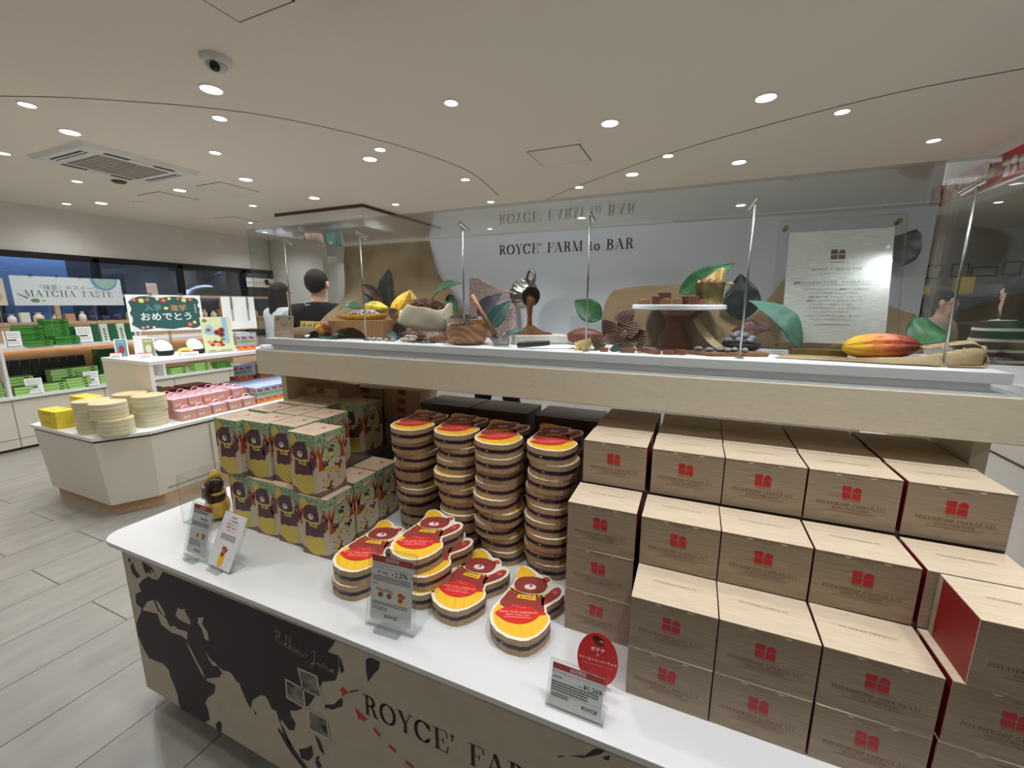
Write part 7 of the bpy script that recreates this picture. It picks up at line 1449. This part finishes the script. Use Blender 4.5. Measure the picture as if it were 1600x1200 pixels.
for k, (x, y, z, w, h) in enumerate(((-6.47, 1.975, UZ, 0.12, 0.165), (-6.47, 2.545, UZ, 0.13, 0.185), (-6.38, 2.03, WZ, 0.125, 0.17), (-6.38, 2.50, WZ, 0.125, 0.175))):
    easel('price_card', 'white price card before the green boxes, %s' % ('left on the upper shelf', 'right on the upper shelf', 'left on the lower shelf', 'right on the lower shelf')[k], 'price card', (x, y, z+0.0004), PI/2-0.25, w, h, 0.2, pcard, [M_paper, M_grey, M_print])
# banner
def draw_banner(put, w, h):
    put(shift(text_geo('『抹茶』のスイーツ', 0.058, 'CENTER', 0.0), -w*0.02, h*0.56), 2); g, ww = serif_geo('MATCHA TASTE', 0.068, 'CENTER', 0.12); put(shift(g, 0.0, h*0.30), 2)
    put([rect(w*0.16, h*0.36, w*0.5, h)], 5, 1) if False else None
    put([circ(w*0.33, h*1.0, 0.122, 0.135, 30, 0, PI, 2*PI)], 5, 2); put([circ(w*0.34, h*1.0, 0.10, 0.112, 30, 0, PI, 2*PI)], 3, 3)
    put([[(-w*0.47, h*0.40), (-w*0.46, h*0.41), (-w*0.38, h*0.26), (-w*0.39, h*0.22)]], 6, 2); put([circ(-w*0.33, h*0.17, 0.035, 0.022, 14), circ(-w*0.26, h*0.16, 0.012, 0.008, 8)], 4, 2)
t = easel('matcha_banner', 'long pale banner reading MATCHA TASTE above the green boxes', 'banner', (-6.45, 2.495, 1.475), PI/2-0.04, 0.905, 0.305, 0.02, draw_banner, [mat('banner_white', (206, 216, 218), 0.5), M_paper, mat('banner_ink', (84, 92, 104), 0.6), mat('banner_bowl', (150, 186, 176), 0.5), mat('banner_matcha', (104, 134, 96), 0.6), mat('banner_rim', (112, 146, 176), 0.5), mat('banner_whisk', (148, 92, 84), 0.6)], False, 0.003)
for x in (-0.30, -0.10, 0.09, 0.27): b = MB(); b.box(x-0.010, x+0.010, -0.003, 0.02, 0.295, 0.325); b.build('clip', M_edge, t)
for x in (-0.2, 0.18): b = MB(); b.tube([(x, 0.02, -0.425), (x, 0.02, 0.30)], 0.0035, 6); b.build('rod', M_steel, t)
t = easel('wall_poster', 'cream poster with a brown picture at the far left edge', 'poster', (-6.45, 1.78, 1.475), PI/2, 0.42, 0.27, 0.02, lambda p, w, h: (p([circ(w*0.26, h*0.32, 0.075, 0.06, 16)], 1), p([circ(w*0.25, h*0.36, 0.035, 0.025, 12)], 2, 2), p(shift(jline(w*0.4, 0.012, 9), w*0.25, h*0.75), 2)), [mat('poster_cream', (204, 196, 178), 0.6), M_oak, M_grey], False)
for x in (-0.15, 0.15): b = MB(); b.tube([(x, 0.02, -0.425), (x, 0.02, 0.26)], 0.0035, 6); b.build('rod', M_steel, t)
# wrapped sweets on the oak ledge behind
lr = random.Random(31); cols = [(226, 214, 190), (196, 152, 120), (120, 74, 52), (222, 222, 216), (196, 170, 150), (60, 70, 100), (214, 186, 170), (160, 120, 90)]
for k in range(30):
    y = 1.6+k*0.125+lr.uniform(-0.02, 0.02); h = lr.uniform(0.06, 0.15); c = cols[lr.randrange(8)]; w = lr.uniform(0.035, 0.05)
    t = thing('wrapped_sweet', 'small wrapped sweet in cream or brown on the oak ledge by the windows', 'packaged sweet', (-7.25, y, 1.2755), 0, 'wrapped sweets on the oak ledge'); a = MB()
    if k % 3: a.lathe([(w*0.8, 0), (w, h*0.2), (w*0.9, h*0.6), (w*0.35, h*0.82), (w*0.6, h)], 14)
    else: a.box(-0.03, 0.03, -w, w, 0, h)
    a.build('wrapper', mat('sweet_%d' % cols.index(c), c, 0.5), t, smooth=bool(k % 3), sharp=40)
t = easel('window_banner', 'white banner with orange picture hanging inside the last window', 'banner', (-7.62, 5.66, 1.80), PI/2, 0.56, 0.165, 0.0, lambda p, w, h: (p(shift(text_geo('ロイズ ピアにできたて', 0.048, 'LEFT', 0.02), -w*0.47, h*0.35), 1), [p([circ(w*(0.30+0.16*lr.uniform(-1, 1)), h*lr.uniform(0.15, 0.85), 0.03, 0.022, 10)], 2+j % 2, 2) for j in range(12)]), [M_whitem, mat('banner_brown', (150, 84, 50), 0.6), M_cook2, mat('roast_brown', (150, 76, 40), 0.6)], False)
b = MB(); b.box(-0.28, 0.28, 0.003, 0.008, 0.16, 0.25); b.build('hanger', M_acryl, t)
easel('small_notice', 'small pink and yellow notice standing above the chalkboard', 'notice', (-7.12, 3.62, 1.62), PI/2, 0.13, 0.16, 0.1, lambda p, w, h: [p([rect(-w*0.4, h*(0.15+0.14*i), w*0.4, h*(0.19+0.14*i))], 1) for i in range(5)], [mat('notice_pink', (226, 206, 206), 0.6), mat('notice_red', (200, 140, 130), 0.6)], False)

# ------------------------------------------------------------------ rear counter and the store to the right
t = thing('rear_counter', 'white counter against the rear wall behind the man in black', 'counter', (0, 0, 0)); a = MB(); a.box(-6.2, -3.9, 4.6, 5.2, 0, 0.95); a.build('body', M_whitem, t); a = MB(); a.box(-6.22, -3.88, 4.58, 5.22, 0.95, 0.985); a.build('top', mat('counter_brown', (92, 74, 64), 0.5), t)
for k, (x, h) in enumerate(((-5.35, 0.42), (-5.15, 0.5), (-4.9, 0.40))):
    simple_box('teal_box', 'teal printed box on the rear counter, %s one' % ('left', 'middle', 'right')[k], 'box', (x, 4.85, 0.9855), (0.17, 0.12, h), mat('teal_card', (52, 134, 120), 0.6), 'teal boxes on the rear counter', 0, [('F', [circ(0.02*math.cos(i), h*0.6+0.05*math.sin(i*2), 0.012, None, 8) for i in range(6)], 1)], None, (M_paper,))
t = thing('white_cabinet', 'white drawer cabinet at the right end behind the display table', 'cabinet', (0, 0, 0)); a = MB(); a.box(0.90, 1.5, 1.45, 2.9, 0, 1.18); a.build('body', M_whitem, t); a = MB(); a.box(0.898, 0.90, 1.44, 2.9, 1.035, 1.041); a.box(0.898, 0.90, 1.44, 2.9, 0.55, 0.556); a.build('drawer_gap', mat('gap_brown', (84, 58, 42)), t); a = MB(); a.box(0.88, 1.52, 1.43, 2.92, 1.18, 1.20); a.build('top', M_white, t)
simple_box('paper_stack', 'white stack of paper on the cabinet seen through the right end glass', 'paper', (1.02, 1.75, 1.2005), (0.16, 0.22, 0.05), M_paper)
t = thing('wrapping_table', 'white wrapping table with blue edge before the staff member', 'table', (0, 0, 0)); a = MB(); a.box(1.55, 3.0, 4.05, 4.55, 0.98, 1.02); a.build('table_top', M_white, t); a = MB(); a.box(1.55, 3.0, 4.03, 4.05, 0.94, 1.02); a.build('front_edge', mat('edge_blue', (48, 62, 130), 0.5), t)
for x, y in ((1.6, 4.1), (2.95, 4.1), (1.6, 4.5), (2.95, 4.5)): a = MB(); a.box(x-0.02, x+0.02, y-0.02, y+0.02, 0, 0.98); a.build('leg', M_steel, t)
simple_box('white_carton', 'white carton on the wrapping table left of the staff member', 'box', (1.68, 4.3, 1.0205), (0.2, 0.2, 0.16), M_paper); simple_box('white_carton', 'white carton on the wrapping table right of the staff member', 'box', (2.33, 4.25, 1.0205), (0.26, 0.22, 0.10), M_paper)
t = thing('goods_shelf', 'grey shelf at the back of the store beyond the wrapping table', 'shelf', (0, 0, 0)); a = MB(); [a.box(2.2, 4.6, 7.2, 7.6, z, z+0.03) for z in (0.4, 0.85, 1.25, 1.6)]; a.build('boards', mat('shelf_grey', (120, 120, 122), 0.6), t); a = MB(); a.box(2.2, 4.6, 7.58, 7.6, 0, 1.75); a.build('back', mat('shelf_dark', (92, 92, 96), 0.6), t)
for x in (2.2, 3.4, 4.58): a = MB(); a.box(x, x+0.03, 7.2, 7.6, 0, 1.75); a.build('upright', MATS['shelf_grey'], t)
gr_ = random.Random(44); gc = [(206, 204, 198), (190, 70, 60), (214, 180, 70), (150, 150, 156), (90, 110, 160), (220, 214, 200)]
for k in range(20):
    z = (0.43, 0.88, 1.28, 1.63)[k % 4]; c = gc[gr_.randrange(6)]
    simple_box('shelf_box', 'small coloured box on the grey shelf at the back of the store', 'box', ((2.36 if k < 9 else 2.58)+0.105*k, 7.36, z+0.0005), (0.14, 0.16, gr_.uniform(0.1, 0.26)), mat('shelf_box_%d' % gc.index(c), c, 0.55), 'boxes on the grey shelf')
for k, (x, w) in enumerate(((3.62, 0.22), (3.95, 0.22), (4.25, 0.32), (4.58, 0.22))):
    t = thing('framed_print', 'thin black picture frame on the back wall, %s from left' % nn[k], 'picture frame', (x, YF-0.02, 1.93+0.01*k), 0, 'black frames on the back wall'); a = MB(); h = 0.22 if w < 0.3 else 0.16
    for r in ((-w/2, w/2, 0, 0.02), (-w/2, w/2, h-0.02, h), (-w/2, -w/2+0.02, 0, h), (w/2-0.02, w/2, 0, h)): a.box(r[0], r[1], -0.02, 0, r[2], r[3])
    a.build('frame', M_black, t); a = MB(); a.box(-w/2+0.02, w/2-0.02, -0.005, 0, 0.02, h-0.02); a.build('print_sheet', M_whitem, t)
f = MB(); f.box(2.0, 2.2, 2.2, 5.7, 2.37, CEIL); structure(f, 'trim_5', M_whitem)
t = thing('bulkhead_print', 'long colourful printed strip of sweets high on the right bulkhead', 'printed panel', (1.999, 4.1, 2.395)); a = MB(); a.box(-0.006, 0, -1.6, 1.5, 0, 0.2)
vr = random.Random(9)
for j in range(90): a.flat([circ(vr.uniform(-1.5, 1.42), vr.uniform(0.05, 0.15), vr.uniform(0.025, 0.045), None, 10)][0:1], (-0.0075-0.0002*(j % 6), 0, 0), (0, 1, 0), (0, 0, 1), 1+j % 4)
a.build('panel', [M_flr, M_cook, M_paper, mat('print_rose', (206, 120, 110), 0.6), M_cook2], t)
# ------------------------------------------------------------------ people
M_skin = mat('skin', (214, 172, 148), 0.55); M_hair = noise_mat('black_hair', (16, 15, 17), (30, 27, 28), (30, 30, 6), 6, 4, 0.7, spec=0.25); M_blackc = noise_mat('black_cotton', (13, 15, 20), (20, 22, 28), (20, 20, 20), 4, 3, 0.9, spec=0.1); M_shoe = mat('shoe_dark', (30, 28, 28), 0.5)
def skinned(name, chains, m, parent, sub=2, root=0):
    """one continuous surface grown round a tree of joints: chains of (key, (x,y,z), radius), sharing keys where they join"""
    idx = {}; V = []; Rr = []; E = []
    for ch in chains:
        prev = None
        for key, p, r in ch:
            if key not in idx: idx[key] = len(V); V.append(p); Rr.append(r)
            if prev is not None: E.append((prev, idx[key]))
            prev = idx[key]
    me = bpy.data.meshes.new(name); me.from_pydata(V, E, []); o = bpy.data.objects.new(name, me); COL.objects.link(o)
    md = o.modifiers.new('skin', 'SKIN'); md.use_smooth_shade = True
    for i, sv in enumerate(me.skin_vertices[0].data): sv.radius = (Rr[i], Rr[i]) if not isinstance(Rr[i], tuple) else Rr[i]; sv.use_root = (i == root)
    s2 = o.modifiers.new('sub', 'SUBSURF'); s2.levels = sub; s2.render_levels = sub
    dg = bpy.context.evaluated_depsgraph_get(); dg.update()
    nm = bpy.data.meshes.new_from_object(o.evaluated_get(dg)); o.modifiers.clear(); o.data = nm; bpy.data.meshes.remove(me)
    nm.materials.clear(); nm.materials.append(m); nm.polygons.foreach_set('use_smooth', [True]*len(nm.polygons))
    o.parent = parent; return o
def person(label, loc, rz, H, top_m, bot_m, hair='short', arms='down', st=0.10, group=None):
    """faces local +y; H standing height"""
    t = thing('person', label, 'person', loc, rz, group); k = H/1.70
    def P(x, y, z): return (x*k, y*k, z*k)
    if arms == 'down': el = [(0.235, -0.01, 1.13), (0.235, 0.05, 0.90)]
    elif arms == 'fold': el = [(0.225, 0.03, 1.13), (0.13, 0.23, 1.10)]
    else: el = [(0.225, 0.05, 1.14), (0.16, 0.28, 1.06)]
    torso = [('pel', P(0, 0, 0.95), .105*k), ('wai', P(0, -0.005, 1.08), .100*k), ('che', P(0, -0.01, 1.26), .115*k), ('upp', P(0, -0.01, 1.36), .075*k), ('nek', P(0, -0.005, 1.455), .050*k), ('jaw', P(0, 0.022, 1.53), .060*k), ('hea', P(0, 0.01, 1.60), .080*k), ('cro', P(0, 0.0, 1.645), .062*k)]
    ch = [torso, [('jaw', P(0, 0.022, 1.53), 0), ('chi', P(0, 0.072, 1.505), .026*k)], [('hea', P(0, 0.01, 1.60), 0), ('nos', P(0, 0.104, 1.575), .012*k)]]
    for s in (-1, 1):
        e, w = [(s*a, b, c) for a, b, c in el]
        d = Vector(w)-Vector(e); d.normalize(); hp = Vector(w)+d*0.07
        ch.append([('upp', P(0, -0.01, 1.36), 0), ('sh%d' % s, P(s*0.155, -0.01, 1.345), .05*k), ('el%d' % s, P(*e), .042*k), ('wr%d' % s, P(*w), .028*k), ('pa%d' % s, P(*hp), .036*k)])
        side = Vector((0, 1, 0)) if abs(d.z) > 0.7 else Vector((0, 0, 1)); side = (side-d*side.dot(d)).normalized()
        for f in range(4):
            q = hp+side*(0.03-0.02*f)+d*0.035; q2 = hp+side*(0.032-0.021*f)+d*((0.075, 0.085, 0.08, 0.065)[f])+Vector((-s*0.012, 0, 0))
            ch.append([('pa%d' % s, P(*hp), 0), ('f%d%d' % (s, f), P(*q), .010*k), ('g%d%d' % (s, f), P(*q2), .008*k)])
        q = hp+side*0.045-d*0.01; ch.append([('pa%d' % s, P(*hp), 0), ('t%d' % s, P(*q), .011*k), ('u%d' % s, P(*(q+side*0.02+d*0.03)), .009*k)])
        ch.append([('pel', P(0, 0, 0.95), 0), ('hip%d' % s, P(s*0.092, 0, 0.86), .082*k), ('kne%d' % s, P(s*st, 0.01, 0.49), .062*k), ('ank%d' % s, P(s*(st+0.005), -0.015, 0.09), .042*k), ('toe%d' % s, P(s*(st+0.02), 0.12, 0.035), .034*k)])
    skinned('body', ch, M_skin, t)
    # clothes
    c = [[('hem', P(0, 0, 0.80), .172*k), ('pel', P(0, 0, 0.92), .170*k), ('wai', P(0, -0.005, 1.08), .150*k), ('che', P(0, -0.01, 1.26), .162*k), ('upp', P(0, -0.01, 1.375), .135*k), ('col', P(0, -0.006, 1.445), .085*k), ('rim', P(0, -0.006, 1.462), .080*k)]]
    for s in (-1, 1):
        e, w = [(s*a, b, cc) for a, b, cc in el]; c.append([('upp', P(0, -0.01, 1.375), 0), ('s%d' % s, P(s*0.172, -0.01, 1.375), .092*k), ('e%d' % s, P(*e), .060*k), ('w%d' % s, P(*(Vector(e).lerp(Vector(w), 0.92))), .044*k)])
    skinned('top', c, top_m, t)
    c = [[('pel', P(0, 0, 0.95), .140*k)]]
    for s in (-1, 1): c.append([('pel', P(0, 0, 0.95), .140*k), ('h%d' % s, P(s*0.095, 0, 0.85), .108*k), ('k%d' % s, P(s*(st+0.002), 0.01, 0.49), .080*k), ('a%d' % s, P(s*(st+0.005), -0.012, 0.10), .058*k)])
    skinned('trousers', c, bot_m, t)
    for s in (-1, 1):
        a = MB(); a.ball((s*(st+0.013)*k, 0.05*k, 0.045*k), (0.047*k, 0.135*k, 0.045*k), 14, 8); a.v = [(x, y, max(z, 0.0)) for x, y, z in a.v]; a.build('shoe', M_shoe, t, smooth=True)
    for s in (-1, 1): a = MB(); a.ball((s*0.086*k, 0.0, 1.585*k), (0.012*k, 0.022*k, 0.032*k), 10, 8); a.build('ear', M_skin, t, smooth=True)
    for s in (-1, 1): a = MB(); a.ball((s*0.034*k, 0.086*k, 1.60*k), (0.011*k, 0.008*k, 0.008*k), 10, 6); a.build('eye', M_print, t, smooth=True)
    a = MB(); a.ball((0, 0.086*k, 1.535*k), (0.024*k, 0.008*k, 0.007*k), 10, 6); a.build('mouth', mat('lips', (176, 104, 96), 0.5), t, smooth=True)
    a = MB(); rr = random.Random(int(H*100)); cx, cy_, cz = 0, -0.012*k, 1.617*k
    a.ball((cx, cy_, cz-0.004*k), (0.083*k, 0.097*k, 0.096*k), 28, 18)
    def trim(v):
        x, y, z = v
        if y > 0.045*k and z < 1.645*k: y = 0.045*k                       # hairline above the brow
        f = min(1, max(0, (0.02*k-y)/(0.07*k))); low = (1.60-0.085*f)*k   # cut down to the nape behind
        if z < low: x *= 0.80; y = max(y, -0.07*k)
        return (x*(1+rr.uniform(-.03, .03)), y*(1+rr.uniform(-.02, .02)), max(z, low)+rr.uniform(-.004, .004))
    a.v = [trim(v) for v in a.v]
    if hair == 'long':
        a.grid(lambda u, v: ((0.086+0.012*math.sin(2.6*v))*math.cos(PI*1.08*u-PI*0.04+PI)*k*(1+0.02*math.sin(40*u)), (-0.010+(0.094+0.012*v)*math.sin(PI*1.08*u-PI*0.04+PI)*(1+0.03*math.sin(50*u)))*k, (1.655-0.40*v+0.01*math.sin(23*u)*v)*k), 40, 12, 0, 0.012*k)
    if hair == 'tail':
        a.tube([(0, -0.10*k, 1.64*k), (0, -0.15*k, 1.60*k), (0, -0.15*k, 1.48*k), (0, -0.12*k, 1.30*k)], [0.03*k, 0.04*k, 0.035*k, 0.012*k], 12)
    a.build('hair', M_hair, t, smooth=True)
    return t
p1 = person('man with short black hair in a black sweatshirt seen from behind', (-2.86, 2.62, 0), 0.25, 1.765, M_blackc, M_blackc, 'short', 'down')
a = MB(); q = [(0.022*math.cos(an), 0, 0.014*math.sin(an)) for an in [PI*2*j/20+0.5 for j in range(17)]]; a.tube(q, 0.0025, 6); e = a.build('chest_mark', M_paper, p1); e.location = (0, -0.150, 1.50)
p2 = person('woman with long black hair in a pale grey hoodie seen from behind', (-4.10, 3.26, 0), -0.15, 1.715, noise_mat('grey_hoodie', (176, 178, 184), (196, 198, 204), (20, 20, 20), 4, 3, 0.9), M_blackc, 'long', 'down')
p3 = person('person in black trousers standing behind the showcase back panel', (-1.71, 3.6, 0), 0.15, 1.70, M_blackc, M_blackc, 'short', 'fold', 0.165)
p4 = person('staff woman in beige cardigan leaning over the white wrapping table', (1.97, 4.93, 0), -PI/2-0.5+PI*0, 1.62, noise_mat('beige_cardigan', (150, 140, 128), (172, 162, 150), (20, 20, 20), 4, 3, 0.9), M_blackc, 'tail', 'reach')
def stripes():
    m = mat('striped_knit', (20, 22, 28), 0.9); nt, N, L, b = nodes(m); v = coords(nt, (1, 1, 1))
    w = N.new('ShaderNodeTexWave'); w.wave_type = 'BANDS'; w.bands_direction = 'Z'; w.inputs['Scale'].default_value = 5.2; w.inputs['Distortion'].default_value = 0.6; w.inputs['Detail'].default_value = 1
    L.new(v, w.inputs['Vector']); r = N.new('ShaderNodeValToRGB'); r.color_ramp.elements[0].position = 0.80; r.color_ramp.elements[1].position = 0.86; r.color_ramp.elements[0].color = (*lin((18, 20, 26)), 1); r.color_ramp.elements[1].color = (*lin((206, 204, 198)), 1)
    L.new(w.outputs['Fac'], r.inputs[0]); L.new(r.outputs[0], b.inputs['Base Color']); return m
p5 = person('shopper with dark hair in a black sweater with thin white stripes', (1.72, 3.46, 0), 0.5, 1.66, stripes(), mat('blue_jeans', (70, 84, 104), 0.85), 'long', 'fold')
